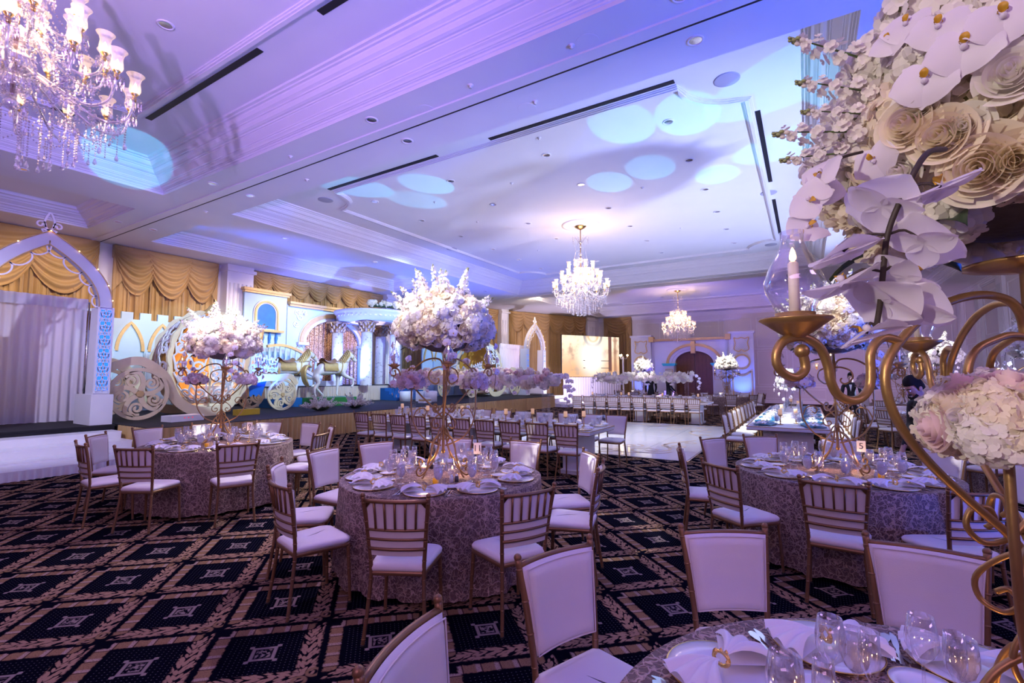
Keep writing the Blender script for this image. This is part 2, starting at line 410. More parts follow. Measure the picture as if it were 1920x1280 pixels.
# ================================================================== carpet
def carpet_mat():
    m = mat('carpet', (0.02, 0.02, 0.04), 1.0, spec=0.0); t = NT(m); b = t.nt.nodes['Principled BSDF']
    tc = t.n('ShaderNodeTexCoord')
    dn = t.n('ShaderNodeTexNoise'); dn.inputs['Scale'].default_value = 38; dn.inputs['Detail'].default_value = 2; t.L(tc.outputs['Object'], dn.inputs['Vector'])
    sx = t.n('ShaderNodeSeparateXYZ'); t.L(tc.outputs['Object'], sx.inputs[0])
    wob = t.m('MULTIPLY', t.m('SUBTRACT', dn.outputs['Fac'], 0.5), 0.045)
    x = t.m('SUBTRACT', sx.outputs[0], -2.88); y = t.m('DIVIDE', t.m('SUBTRACT', sx.outputs[1], 1.79), 0.945)
    a = t.m('ADD', x, y); c = t.m('SUBTRACT', x, y)               # diagonal axes, one cell = one diamond
    fa = t.m('SUBTRACT', t.m('FRACT', t.m('ADD', a, 500.5)), 0.5); fc = t.m('SUBTRACT', t.m('FRACT', t.m('ADD', c, 500.5)), 0.5)
    # inside the cell: du = (fa+fc)/2, dv = (fa-fc)/2 ; max(|fa|,|fc|) = |du|+|dv|
    du = t.m('MULTIPLY', t.m('ADD', fa, fc), 0.5)
    s = t.m('MAXIMUM', t.m('ABSOLUTE', fa), t.m('ABSOLUTE', fc)); sw = t.m('ADD', s, wob)
    onA = t.m('GREATER_THAN', t.m('ABSOLUTE', fa), t.m('ABSOLUTE', fc))
    along = t.m('ADD', t.m('MULTIPLY', onA, fc), t.m('MULTIPLY', t.m('SUBTRACT', 1.0, onA), fa))   # -.5 .. .5 along the edge
    edge = t.m('ADD', t.m('MULTIPLY', onA, fa), t.m('MULTIPLY', t.m('SUBTRACT', 1.0, onA), fc))
    left = t.m('LESS_THAN', edge, 0.0)                              # edge towards -x : striped bars ; +x : leaf garlands
    band = t.band(sw, 0.350, 0.462, 0.010)
    al = t.m('ABSOLUTE', along)
    # bars
    barlen = t.band(t.m('ADD', along, wob), -0.37, 0.38, 0.012)
    seg = t.m('FRACT', t.m('MULTIPLY', t.m('ADD', along, 10.0), 6.2))
    hi = t.band(seg, 0.66, 0.90, 0.05); ln = t.band(seg, 0.93, 0.99, 0.02)
    bar = t.m('MULTIPLY', band, t.m('MULTIPLY', barlen, left))
    # garlands : pairs of leaves, drawn with stretched cells
    cv = t.n('ShaderNodeCombineXYZ'); chev = t.m('ADD', along, t.m('MULTIPLY', t.m('ABSOLUTE', t.m('SUBTRACT', s, 0.378)), 1.1))
    t.L(t.m('MULTIPLY', chev, 19.0), cv.inputs[0]); t.L(t.m('MULTIPLY', s, 27.0), cv.inputs[1]); t.L(t.m('MULTIPLY', edge, 3.0), cv.inputs[2])
    vo = t.n('ShaderNodeTexVoronoi'); vo.feature = 'F1'; vo.inputs['Scale'].default_value = 1.0; t.L(cv.outputs[0], vo.inputs['Vector'])
    leaf = t.m('SUBTRACT', 1.0, t.step(vo.outputs['Distance'], 0.60, 0.10))
    gar = t.m('MULTIPLY', t.m('MULTIPLY', t.band(sw, 0.315, 0.475, 0.012), leaf), t.m('SUBTRACT', 1.0, left))
    gar = t.m('MULTIPLY', gar, t.band(along, -0.46, 0.40, 0.02))
    # linked rings near the +x corner
    px = t.m('SUBTRACT', t.m('ABSOLUTE', t.m('SUBTRACT', fa, fc)), 0.10); qx = t.m('SUBTRACT', du, 0.415)
    rr = t.m('SQRT', t.m('ADD', t.m('MULTIPLY', t.m('MULTIPLY', px, px), 0.25), t.m('MULTIPLY', qx, qx)))
    ring = t.band(rr, 0.026, 0.046, 0.006)
    # medallion
    med = t.m('ADD', t.band(s, 0.075, 0.105, 0.006), t.m('MULTIPLY', t.band(s, -0.1, 0.062, 0.006), t.step(t.m('ADD', dn.outputs['Fac'], 0.0), 0.50, 0.05)), clamp=True)
    du2 = t.m('ABSOLUTE', fa); dv2 = t.m('ABSOLUTE', fc)
    cd = t.m('ADD', t.m('POWER', t.m('SUBTRACT', du2, 0.115), 2.0), t.m('POWER', t.m('SUBTRACT', dv2, 0.115), 2.0))
    med = t.m('ADD', med, t.m('LESS_THAN', cd, 0.00045), clamp=True)
    # pin dots
    da = t.m('SUBTRACT', t.m('FRACT', t.m('MULTIPLY', t.m('ADD', a, 200.0), 26.0)), 0.5); dc = t.m('SUBTRACT', t.m('FRACT', t.m('MULTIPLY', t.m('ADD', c, 200.0), 26.0)), 0.5)
    dots = t.m('LESS_THAN', t.m('ADD', t.m('MULTIPLY', da, da), t.m('MULTIPLY', dc, dc)), 0.022)
    dots = t.m('MULTIPLY', dots, t.m('LESS_THAN', s, 0.30))
    col = t.mix(dots, (0.003, 0.003, 0.008), (0.06, 0.06, 0.07))
    col = t.mix(gar, col, (0.31, 0.185, 0.125))
    barc = t.mix(hi, (0.25, 0.145, 0.078), (0.36, 0.25, 0.21)); barc = t.mix(ln, barc, (0.03, 0.015, 0.02))
    fine = t.n('ShaderNodeTexNoise'); fine.inputs['Scale'].default_value = 130; t.L(tc.outputs['Object'], fine.inputs['Vector'])
    barc = t.mix(t.m('MULTIPLY', t.step(fine.outputs['Fac'], 0.56, 0.06), 0.55), barc, (0.10, 0.05, 0.03))
    col = t.mix(bar, col, barc); col = t.mix(ring, col, (0.22, 0.13, 0.07)); col = t.mix(med, col, (0.24, 0.18, 0.17))
    t.L(col, b.inputs['Base Color'])
    bp = t.n('ShaderNodeBump'); bp.inputs['Strength'].default_value = 0.35; bp.inputs['Distance'].default_value = 0.01
    t.L(fine.outputs['Fac'], bp.inputs['Height']); t.L(bp.outputs[0], b.inputs['Normal'])
carpet_mat()

ZC, ZP = 5.9, 6.5                     # soffit height, coffer panel height
XL, XR, YB, YF = -18.9, 6.9, -6.0, 33.5
struct(MB().box(((XL+XR)/2, (YB+YF)/2, -0.05), (XR-XL+0.6, YF-YB+0.6, 0.1)).build('floor', M['carpet']), 'black carpet with tan diamond pattern of leaf garlands and bars')

# ================================================================== ceiling
CX0, CX1 = -12.66, 0.70
BIG = [(CX0, CX1, -2.7, 5.0), (CX0, CX1, 6.55, 21.25), (CX0, CX1, 22.75, 32.3)]
SMALL = [(-17.4, -14.3, -2.7, 5.05), (-17.4, -14.3, 6.6, 17.0), (2.34, 5.44, -2.7, 5.05), (2.34, 5.44, 6.6, 21.2), (2.34, 5.44, 22.75, 32.3)]
HOLES = BIG + SMALL
def soffit():
    xs = sorted({XL-0.3, XR+0.3} | {v for h in HOLES for v in h[:2]}); ys = sorted({YB-0.3, YF+0.3} | {v for h in HOLES for v in h[2:]})
    b = MB()
    for i in range(len(xs)-1):
        for j in range(len(ys)-1):
            mx, my = (xs[i]+xs[i+1])/2, (ys[j]+ys[j+1])/2
            if any(h[0] < mx < h[1] and h[2] < my < h[3] for h in HOLES): continue
            b.add([(xs[i], ys[j], ZC), (xs[i], ys[j+1], ZC), (xs[i+1], ys[j+1], ZC), (xs[i+1], ys[j], ZC)], [(0,1,2,3)])
    return b.build('ceiling', M['plaster'])
ceiling = struct(soffit(), 'white coffered ballroom ceiling soffit')
def rect_sweep(b, R, prof, mat=0):
    x0, x1, y0, y1 = R; base = len(b.v); vs = []
    for d, z in prof: vs += [(x0+d, y0+d, z), (x1-d, y0+d, z), (x1-d, y1-d, z), (x0+d, y1-d, z)]
    fs = []
    for i in range(len(prof)-1):
        for k in range(4):
            l = (k+1) % 4; fs.append((i*4+k, i*4+l, i*4+4+l, i*4+4+k))
    b.add(vs, fs, mat)
CROWN = [(0,0),(0,.055),(.02,.06),(.025,.085),(.05,.09),(.055,.10),(.075,.105),(.09,.13),(.12,.15),(.125,.165),(.14,.17),(.145,.19),(.24,.27),(.245,.285),(.265,.29),(.27,.31),(.30,.315),(.335,.335),(.36,.375),(.365,.40),(.385,.405),(.39,.425),(.43,.45),(.46,.50),(.465,.525),(.50,.53),(.505,.555),(.55,.56),(.55,.60)]
for i, R in enumerate(BIG):
    b = MB(); rect_sweep(b, R, [(d, ZC+h) for d, h in CROWN]); b.build('crown_moulding', M['trim_paint'], ceiling)
    b = MB(); b.add([(R[0], R[2], ZP), (R[0], R[3], ZP), (R[1], R[3], ZP), (R[1], R[2], ZP)], [(0,1,2,3)]); b.build('coffer_panel', M['plaster'], ceiling)
SCR = [(0,0),(0,.05),(.03,.055),(.035,.09),(.07,.10),(.09,.15),(.14,.17),(.145,.20),(.24,.27),(.25,.30),(.29,.31),(.31,.36),(.37,.38),(.38,.42),(.40,.45)]
for R in SMALL:
    b = MB(); rect_sweep(b, R, [(d, ZC+h) for d, h in SCR]); b.build('crown_moulding', M['trim_paint'], ceiling)
    b = MB(); z = ZC+.45; b.add([(R[0], R[2], z), (R[0], R[3], z), (R[1], R[3], z), (R[1], R[2], z)], [(0,1,2,3)]); b.build('coffer_panel', M['plaster'], ceiling)
def notch_rect(x0, x1, y0, y1, r, n=10):
    pts = []
    for cx, cy, a0 in ((x0, y0, PI/2), (x1, y0, PI), (x1, y1, 3*PI/2), (x0, y1, 2*PI)):
        # concave quarter circle around the corner
        pts += [(cx + r*math.cos(a0 - (PI/2)*k/n), cy + r*math.sin(a0 - (PI/2)*k/n)) for k in range(n+1)]
    return pts
for (x0, x1, y0, y1) in BIG:
    pts = notch_rect(x0+1.40, x1-1.40, y0+1.40, y1-1.40, 0.95)
    b = MB(); n = len(pts)
    for w, zz in ((0.16, 0.022), (0.115, 0.045), (0.06, 0.065)):
        b.ribbon(pts, w, -zz, lambda x, y, d: (x, y, ZP+d), closed=True)
    b.build('panel_moulding', M['trim_paint'], ceiling)
    def slot(cx, cy, sx, sy):
        MB().box((cx, cy, ZP-0.004), (sx, sy, 0.012)).build('air_slot', M['slot_black'], ceiling)
    xc = [(-10.35, -6.70), (-5.32, -1.66)]
    for ax, bx in xc:
        for yy in (y0+1.22, y1-1.22):
            if yy > -1: slot((ax+bx)/2, yy, bx-ax, 0.10)
    L = y1-y0; f = 3.74 if L > 12 else (L-5.4)/2
    for c in ((y0+y1)/2 - f/2 - 0.7, (y0+y1)/2 + f/2 + 0.7):
        for xx in (x0+1.28, x1-1.28): slot(xx, c, 0.10, f)
# partition tracks along the beams
for yy in (5.77, 21.98):
    MB().box(((XL+XR)/2, yy-0.14, ZC-0.012), (XR-XL, 0.20, 0.03)).build('track_board', M['trim_paint'], ceiling)
    MB().box(((XL+XR)/2, yy, ZC-0.004), (XR-XL, 0.035, 0.012)).build('track_slot', M['slot_black'], ceiling)
# recessed downlights, speakers, sprinklers
def can_mesh():
    b = MB(); b.lathe([(0.105, 0), (0.105, -0.012), (0.080, -0.014), (0.078, -0.006)], 20, mat=0); b.lathe([(0.078, -0.006), (0.03, -0.002), (0.0, -0.002)], 20, mat=1)
    return b.mesh('downlight', [M['trim_paint'], M['can_chrome']])
CAN = can_mesh()
SPK = (MB().lathe([(0.20, 0), (0.20, -0.010), (0.18, -0.014), (0, -0.016)], 24)).mesh('speaker_grille', M['grille_grey'])
SPR = (MB().lathe([(0.045, 0), (0.045, -0.006), (0.014, -0.008), (0.012, -0.03), (0.028, -0.034), (0.0, -0.036)], 12)).mesh('sprinkler', M['trim_paint'])
cans = [(x, y, ZP) for x in (-10, -7.32, -4.66, -2.05) for y in (9.0, 10.9, 12.87, 14.85, 16.8, 18.75)]
cans += [(x, y, ZP) for x in (-10, -7.32, -4.66, -2.05) for y in (2.81, -0.4, 25.5, 29.5)]
cans += [(x, y, ZC) for x in (-15.94, -10.96, -5.95, -1.03, 3.9) for y in (5.25, 6.08)] + [(-13.49, y, ZC) for y in (-1.0, 2.82, 8.6, 12.2, 15.8, 19.4)] + [(1.5, y, ZC) for y in (2.8, 8.6, 12.2, 15.8, 19.4)]
for (x, y, z) in cans:
    o = link('downlight', CAN, None, (x, y, z)); tag(o, 'round recessed downlight in the %s' % ('coffer panel of the ceiling' if z == ZP else 'flat beam of the ceiling'), 'downlight', 'downlights in the coffers' if z == ZP else 'downlights in the beams')
for (x, y) in ((-0.92, 8.17), (-11.1, 3.41), (-11.05, 8.2), (-0.66, 14.0), (-11.3, 14.0), (-0.92, 19.7)):
    tag(link('ceiling_speaker', SPK, None, (x, y, ZP)), 'round grey speaker grille flush in the coffer panel', 'speaker', 'ceiling speakers')
for (x, y, z) in [(-4.43, 8.25, ZP), (-6.1, 9.9, ZP), (-8.6, 9.9, ZP), (-3.4, 11.9, ZP), (-3.3, 15.9, ZP), (-8.6, 11.9, ZP), (-8.6, 15.9, ZP), (-4.0, 5.35, ZC), (-9.0, 6.2, ZC), (-8.3, 5.35, ZC), (-2.4, 5.35, ZC), (-3.4, 6.2, ZC), (-13.0, 6.1, ZC)]:
    tag(link('sprinkler_head', SPR, None, (x, y, z)), 'small white fire sprinkler head on the %s' % ('coffer panel' if z == ZP else 'ceiling beam'), 'sprinkler', 'sprinkler heads in the coffer' if z == ZP else 'sprinkler heads on the beam')
CAPM = MB().lathe([(0.15, 0), (0.15, -0.004), (0, -0.0042)], 24, smooth=False).mesh('junction_cover', M['plaster'])
for x, y in ((-5.0, 5.5), (-3.6, 6.3), (-2.2, 5.4)):
    tag(link('junction_cover', CAPM, None, (x, y, ZC)), 'flat white round cover plate on the ceiling beam', 'cover plate', 'cover plates on the beam')

# ================================================================== walls
def wall_seg(name, p, q, z1=ZC, th=0.2, m='wall_paint', label=None):
    dx, dy = q[0]-p[0], q[1]-p[1]; L = math.hypot(dx, dy); a = math.atan2(dy, dx)
    o = MB().box((L/2, th/2, z1/2), (L, th, z1)).build(name, M[m], None, (p[0], p[1], 0), a)
    return struct(o, label)
WL = wall_seg('wall_left', (XL, YB), (XL, 18.0), label='window wall hung with gold curtains behind the stage')
WA = wall_seg('wall_corner', (XL, 18.0), (-16.65, 25.7), label='angled window wall beyond the stage')
WB = wall_seg('wall_bay', (-16.65, 25.7), (-13.0, YF), label='angled window wall behind the projection screen')
WF = wall_seg('wall_far', (-13.0, YF), (XR, YF), label='panelled end wall with exit sign')
WR = wall_seg('wall_right', (XR, YF), (XR, YB), label='panelled right hand wall')
WK = wall_seg('wall_back', (XR, YB), (XL, YB), label='plain wall opposite the end wall')
def wall_frame(par, x0, x1, z0, z1, w=0.07):
    """moulding frame on a wall, local x along the wall, room on the -y side"""
    b = MB()
    for ww, d in ((w, 0.018), (w*0.45, 0.034)):
        b.ribbon([(x0, z0), (x1, z0), (x1, z1), (x0, z1)], ww, -d, lambda x, y, t: (x, t, y), closed=True)
    b.build('panel_moulding', M['trim_paint'], par)
def bar_on(par, name, x0, x1, z, h, d, m='trim_paint'):
    MB().box(((x0+x1)/2, -d/2, z), (x1-x0, d, h)).build(name, M[m], par)
Lf = 19.9
for x0, x1 in ((0.3, 2.4),): pass
for k in range(9):
    a = 2.7 + k*1.9
    wall_frame(WF, a+0.15, a+1.75, 3.5, 5.35); wall_frame(WF, a+0.15, a+1.75, 1.15, 3.2); wall_frame(WF, a+0.15, a+1.75, 0.3, 0.85, 0.05)
bar_on(WF, 'chair_rail', 2.4, Lf, 1.0, 0.09, 0.05); bar_on(WF, 'baseboard', 2.4, Lf, 0.1, 0.2, 0.03); bar_on(WF, 'frieze_rail', 2.4, Lf, 3.35, 0.07, 0.05)
LR = YF-YB
for k in range(13):
    a = 0.6 + k*3.0
    wall_frame(WR, a+0.9, a+2.6, 3.5, 5.35); wall_frame(WR, a+0.9, a+2.6, 1.15, 3.2); wall_frame(WR, a+0.9, a+2.6, 0.3, 0.85, 0.05)
    b = MB(); b.box((a+0.3, -0.06, 2.95), (0.7, 0.12, 5.9))
    for q in range(5): b.tube([(a+0.06+q*0.12, -0.125, 0.5), (a+0.06+q*0.12, -0.125, 5.4)], 0.028, 6)
    b.build('fluted_pilaster', M['trim_paint'], WR)
bar_on(WR, 'chair_rail', 0, LR, 1.0, 0.09, 0.05); bar_on(WR, 'baseboard', 0, LR, 0.1, 0.2, 0.03)
# crown under the soffit
for w_, L_ in ((WF, 19.9), (WR, LR)):
    b = MB()
    for d, h, z in ((0.16, 0.06, 5.87), (0.12, 0.06, 5.81), (0.07, 0.08, 5.74), (0.04, 0.05, 5.67)): b.box((L_/2, -d/2, z), (L_, d, h))
    b.build('cornice', M['trim_paint'], w_)
# door in the right wall
D1 = thing('door', None or 'grey panelled double door in the right wall', 'door', (XR-0.02, 16.0, 0)); 
del D1['category']; D1.name = 'door_1'; struct(D1)
b = MB(); b.box((0, 0, 1.2), (0.06, 1.9, 2.4)); b.build('leaf', M['prop_panel'], D1)
b = MB()
for s_ in (-1, 1): b.box((-0.02, s_*1.03, 1.25), (0.1, 0.16, 2.5))
b.box((-0.02, 0, 2.5), (0.1, 2.2, 0.16)); b.build('door_frame', M['trim_paint'], D1)
for yy in (-0.47, 0.47):
    for z0, z1 in ((0.25, 1.0), (1.15, 2.2)):
        b = MB(); b.ribbon([(yy-0.3, z0), (yy+0.3, z0), (yy+0.3, z1), (yy-0.3, z1)], 0.06, 0.03, lambda x, y, t: (-0.03-t, x, y), closed=True); b.build('panel_moulding', M['trim_paint'], D1)

# ------------------------------------------------------------------ curtained bays on the window wall
def swag(b, x0, x1, ztop, drop, off, seed, asym=0.0, nf=6):
    """one draped swag: x along wall, -y into the room"""
    def fn(u, v):
        arch = (1-(2*u-1)**2)
        arch = max(arch, 0)**0.75
        d = drop*(0.22*v*(1-0.0) + 0.78*v*arch*(1+asym*(u-0.5)))
        fold = math.sin(v*nf*2*PI + 0.6*math.sin(seed+u*3))*0.065*(0.25+arch)*(0.3+0.7*v)
        return (x0+(x1-x0)*u, off-0.10-0.10*arch*math.sin(PI*min(1, v*1.1))-fold, ztop-d)
    b.grid(fn, 16, nf*6)
def drape(x0, x1, z0, z1, amp, n, off):
    b = MB()
    def fn(u, v):
        ph = u*n*2*PI
        return (x0+(x1-x0)*u + 0.02*math.sin(ph*2+v), off - amp*(0.6+0.4*math.sin(3.1*u*7))*math.sin(ph) - 0.02*math.sin(ph*2.3), z0+(z1-z0)*v)
    b.grid(fn, n*10, 4); return b
def bay(par, x0, x1, nsw, ztop=5.88, drop=0.95, zbot=0.02, seed=0, box=True, swags=True):
    v = thing('curtain_valance', 'gold swagged valance', 'valance'); v.parent = None
    mtx = par.matrix_basis
    v.location = mtx @ Vector((0, 0, 0)); v.rotation_euler = par.rotation_euler
    b = MB(); b.box(((x0+x1)/2, -0.12, ztop-0.20), (x1-x0, 0.16, 0.40)); b.build('pelmet', M['curtain'], v)
    w = (x1-x0)/nsw
    if swags:
        for k in range(nsw):
            b = MB(); swag(b, max(x0, x0+k*w-w*0.14), min(x1, x0+(k+1)*w+w*0.14), ztop, drop, -0.12-0.03*(k % 2), seed+k, 0.3); b.build('swag', M['curtain'], v)
        for xx, sg in ((x0, 1), (x1, -1)):
            b = MB()
            def fn(u, t, xx=xx, sg=sg): return (xx+sg*u*0.55, -0.2-0.03*math.sin(u*22), ztop-t*(1.5-u*0.8))
            b.grid(fn, 14, 6); b.build('jabot', M['curtain'], v)
    n = max(1, round((x1-x0)/1.7)); pw = (x1-x0)/n
    for k in range(n):
        b = drape(x0+k*pw, x0+(k+1)*pw, zbot, ztop-0.2, 0.085, max(5, int(pw*5.2)), -0.10); b.build('curtain_panel', M['curtain'], v)
    return v
bL = lambda y: y-YB
v = bay(WL, bL(-2.0), bL(5.74), 5, drop=1.75, seed=1); v['label'] = 'gold swagged valance and drapes behind the pointed gate arch'
v = bay(WL, bL(6.12), bL(9.3), 3, drop=1.55, seed=4); v['label'] = 'gold swagged valance and drapes above the painted battlement wall'
v = bay(WL, bL(10.55), bL(17.45), 8, drop=0.85, seed=9); v['label'] = 'long gold swagged valance and drapes behind the balcony backdrop'
v = bay(WA, 0.9, 7.6, 6, drop=0.9, seed=3); v['label'] = 'gold swagged valance and drapes behind the round colonnade'
v = bay(WB, 0.5, 7.1, 6, drop=1.35, seed=6); v['label'] = 'gold swagged valance and drapes behind the projection screen'
v = bay(WF, 0.45, 2.5, 1, drop=1.35, seed=2); v['label'] = 'narrow gold drape with a single swag beside the panelled end wall'
def pilaster(par, x0, x1, d=0.5):
    b = MB(); b.box(((x0+x1)/2, -d/2, ZC/2), (x1-x0, d, ZC))
    n = int((x1-x0)/0.16)
    for q in range(n): b.tube([(x0+0.1+q*(x1-x0-0.2)/max(1, n-1), -d-0.005, 0.6), (x0+0.1+q*(x1-x0-0.2)/max(1, n-1), -d-0.005, 5.2)], 0.035, 6)
    b.box(((x0+x1)/2, -d/2-0.05, ZC-0.2), (x1-x0+0.1, d+0.14, 0.12)); b.build('fluted_pilaster', M['trim_paint'], par)
pilaster(WL, bL(9.48), bL(10.48)); pilaster(WL, bL(17.5), bL(18.2)); pilaster(WA, 7.65, 8.25); pilaster(WB, 7.15, 7.9, 0.35)
# exit sign
ex = thing('exit_sign', 'red illuminated exit sign on the panelled end wall', 'exit sign', (-1.55, YF-0.04, 2.95))
MB().box((0, 0, 0), (0.40, 0.06, 0.24)).build('sign_box', M['exit_red'], ex)
def text_mesh(txt, size, m, ext=0.001):
    c = bpy.data.curves.new('text', 'FONT'); c.body = txt; c.size = size; c.align_x = 'CENTER'; c.align_y = 'CENTER'; c.extrude = ext
    o = bpy.data.objects.new('text', c); COL.objects.link(o)
    dg = bpy.context.evaluated_depsgraph_get(); me = bpy.data.meshes.new_from_object(o.evaluated_get(dg))
    bpy.data.objects.remove(o); bpy.data.curves.remove(c); me.materials.clear(); me.materials.append(m); return me
link('lettering', text_mesh('EXIT', 0.16, M['card']), ex, (0, -0.034, 0), rot=(PI/2, 0, 0))

# ================================================================== chairs
def bamboo(b, pts, r0, r1, knots=6, n=8):
    P = smoothpts(pts, 8); N = len(P); R = []
    for i in range(N):
        t = i/(N-1); r = r0+(r1-r0)*t
        R.append(r)
    b.tube(P, R, n)
    for k in range(knots):
        i = int((k+0.6)/knots*(N-1)); p, q = Vector(P[i]), Vector(P[min(i+1, N-1)]); d = (q-p).normalized()*0.004
        b.tube([p-d*1.3, p-d*0.4, p+d*0.4, p+d*1.3], [R[i]*0.98, R[i]*1.14, R[i]*1.14, R[i]*0.98], n)
def make_chair():
    t = thing('chiavari_chair', 'gold chair', 'chair'); G = M['gold_wood']
    for s in (-1, 1):
        b = MB(); bamboo(b, [(s*0.200, -0.245, 0.0), (s*0.182, -0.215, 0.22), (s*0.172, -0.195, 0.45), (s*0.190, -0.222, 0.70), (s*0.212, -0.262, 0.925)], 0.0125, 0.0145, 8)
        b.ball((s*0.212, -0.263, 0.932), 0.017, 8, 6); b.build('back_post', G, t)
        b = MB(); bamboo(b, [(s*0.205, 0.205, 0.0), (s*0.197, 0.195, 0.25), (s*0.190, 0.185, 0.44)], 0.0120, 0.0155, 5); b.build('leg', G, t)
        for yy in (-0.235, 0.203):
            MB().lathe([(0, 0), (0.015, 0), (0.014, 0.012), (0, 0.012)], 8, (s*(0.199 if yy < 0 else 0.205), yy-(0.008 if yy < 0 else -0.002), 0)).build('foot_cap', M['rubber'], t)
    # seat frame and cushion: rounded trapezoid
    def outline(k, n=6):
        pts = []; hw0, hw1, y0, y1, r = 0.185*k, 0.215*k, -0.205*k, 0.215*k, 0.07
        for cx, cy, a0 in ((hw1-r, y1-r, 0), (-hw1+r, y1-r, PI/2), (-hw0+0.03, y0+0.03, PI), (hw0-0.03, y0+0.03, 1.5*PI)):
            rr = r if cy > 0 else 0.03
            pts += [(cx+rr*math.cos(a0+PI/2*i/n), cy+rr*math.sin(a0+PI/2*i/n)) for i in range(n+1)]
        return pts
    def loft(levels, cap=True):
        b = MB(); n = len(outline(1)); vs = []
        for k, z in levels: vs += [(x, y, z) for x, y in outline(k)]
        fs = [(i*n+j, i*n+(j+1) % n, (i+1)*n+(j+1) % n, (i+1)*n+j) for i in range(len(levels)-1) for j in range(n)]
        b.add(vs, fs, 0, True); b.add(vs[-n:], [tuple(range(n))], 0, True); b.add(vs[:n], [tuple(range(n-1, -1, -1))]); return b
    loft([(0.96, 0.412), (1.0, 0.418), (1.0, 0.436), (0.97, 0.442)]).build('seat_frame', G, t)
    loft([(0.96, 0.440), (1.0, 0.448), (1.01, 0.464), (0.97, 0.478), (0.86, 0.488), (0.6, 0.494), (0.3, 0.496)]).build('seat_cushion', M['ivory'], t)
    # back rails and slats (bowed backwards)
    def yb(z): return -0.195 - (z-0.45)*0.142
    def bow(x, z): return yb(z) - 0.028*(1-(x/0.2)**2)
    for name, z, r in (('top_rail', 0.898, 0.0135), ('back_rail', 0.715, 0.0085), ('back_rail', 0.655, 0.0085), ('back_rail', 0.592, 0.0105)):
        hw = 0.172+(z-0.45)*0.085
        b = MB(); b.tube([(hw*q/4, bow(hw*q/4, z), z) for q in range(-4, 5)], r, 8); b.build(name, G, t)
    for k in range(5):
        x = -0.132+0.066*k
        MB().tube([(x*0.97, bow(x, 0.715), 0.715), (x, bow(x, 0.81), 0.81), (x*1.04, bow(x, 0.898), 0.898)], 0.0075, 6).build('back_slat', G, t)
    b = MB()
    for s in (-1, 1): b.add([(s*0.198, yb(.885), .888), (s*0.160, yb(.885)-0.006, .888), (s*0.196, yb(.85), .845)], [(0,1,2), (2,1,0)])
    b.build('corner_brace', G, t)
    # upholstered back pad on the front of the slats, with piping
    def pad(u, v):
        z = 0.545+0.352*v; hw = 0.164+(z-0.45)*0.088; x = hw*(2*u-1); e = min(u, 1-u, v, 1-v); th = 0.030*min(1, e*12)**0.5
        return (x, bow(x, z)+0.016+th, z)
    b = MB(); b.grid(pad, 14, 14)
    def padb(u, v): p = pad(u, v); return (p[0], bow(p[0], p[2])+0.009, p[2])
    b.grid(lambda u, v: padb(1-u, v), 14, 6); pd = b.build('back_pad', M['ivory'], t)
    b = MB(); c = []
    for i in range(40):
        a = i/40*4; k = int(a); f = a-k
        u, v = ((f, 0), (1, f), (1-f, 1), (0, 1-f))[k]; u = 0.03+0.94*u; v = 0.03+0.94*v
        p = pad(u, v); c.append((p[0], p[1]+0.002, p[2]))
    b.tube(c, 0.0035, 5, closed=True); b.build('piping', M['piping'], pd)
    return Proto(t)
CHAIR = make_chair()
def chair(x, y, face, label, group):
    """x, y = middle of the seat; face = direction (radians) the sitter looks"""
    return CHAIR.place((x, y, 0), face-PI/2, label, group)

# ================================================================== lace cloth
def lace_mat():
    m = mat('lace', (0.4, 0.3, 0.3), 0.6, 0.0); t = NT(m); b = t.nt.nodes['Principled BSDF']; tc = t.n('ShaderNodeTexCoord')
    n = t.n('ShaderNodeTexNoise'); n.inputs['Scale'].default_value = 16; n.inputs['Detail'].default_value = 2; t.L(tc.outputs['Object'], n.inputs['Vector'])
    va = t.n('ShaderNodeVectorMath', operation='MULTIPLY_ADD'); t.L(n.outputs['Color'], va.inputs[0]); va.inputs[1].default_value = (0.09, 0.09, 0.09); t.L(tc.outputs['Object'], va.inputs[2])
    hs = []
    for sc in (17, 29):
        v = t.n('ShaderNodeTexVoronoi'); v.feature = 'DISTANCE_TO_EDGE'; v.inputs['Scale'].default_value = sc; t.L(va.outputs[0], v.inputs['Vector'])
        hs.append(t.m('SUBTRACT', 1.0, t.step(v.outputs['Distance'], 0.05, 0.035)))
    h = t.m('MAXIMUM', hs[0], t.m('MULTIPLY', hs[1], 0.8))
    col = t.mix(h, (0.145, 0.085, 0.08), (0.50, 0.35, 0.30)); t.L(col, b.inputs['Base Color'])
    sp = t.n('ShaderNodeTexVoronoi'); sp.inputs['Scale'].default_value = 90; t.L(tc.outputs['Object'], sp.inputs['Vector'])
    sq = t.m('LESS_THAN', sp.outputs['Distance'], 0.16); t.L(t.m('MULTIPLY', sq, 0.8), b.inputs['Metallic']); t.L(t.m('SUBTRACT', 0.6, t.m('MULTIPLY', sq, 0.4)), b.inputs['Roughness'])
    bp = t.n('ShaderNodeBump'); bp.inputs['Strength'].default_value = 0.8; bp.inputs['Distance'].default_value = 0.008; t.L(h, bp.inputs['Height']); t.L(bp.outputs[0], b.inputs['Normal'])
lace_mat()
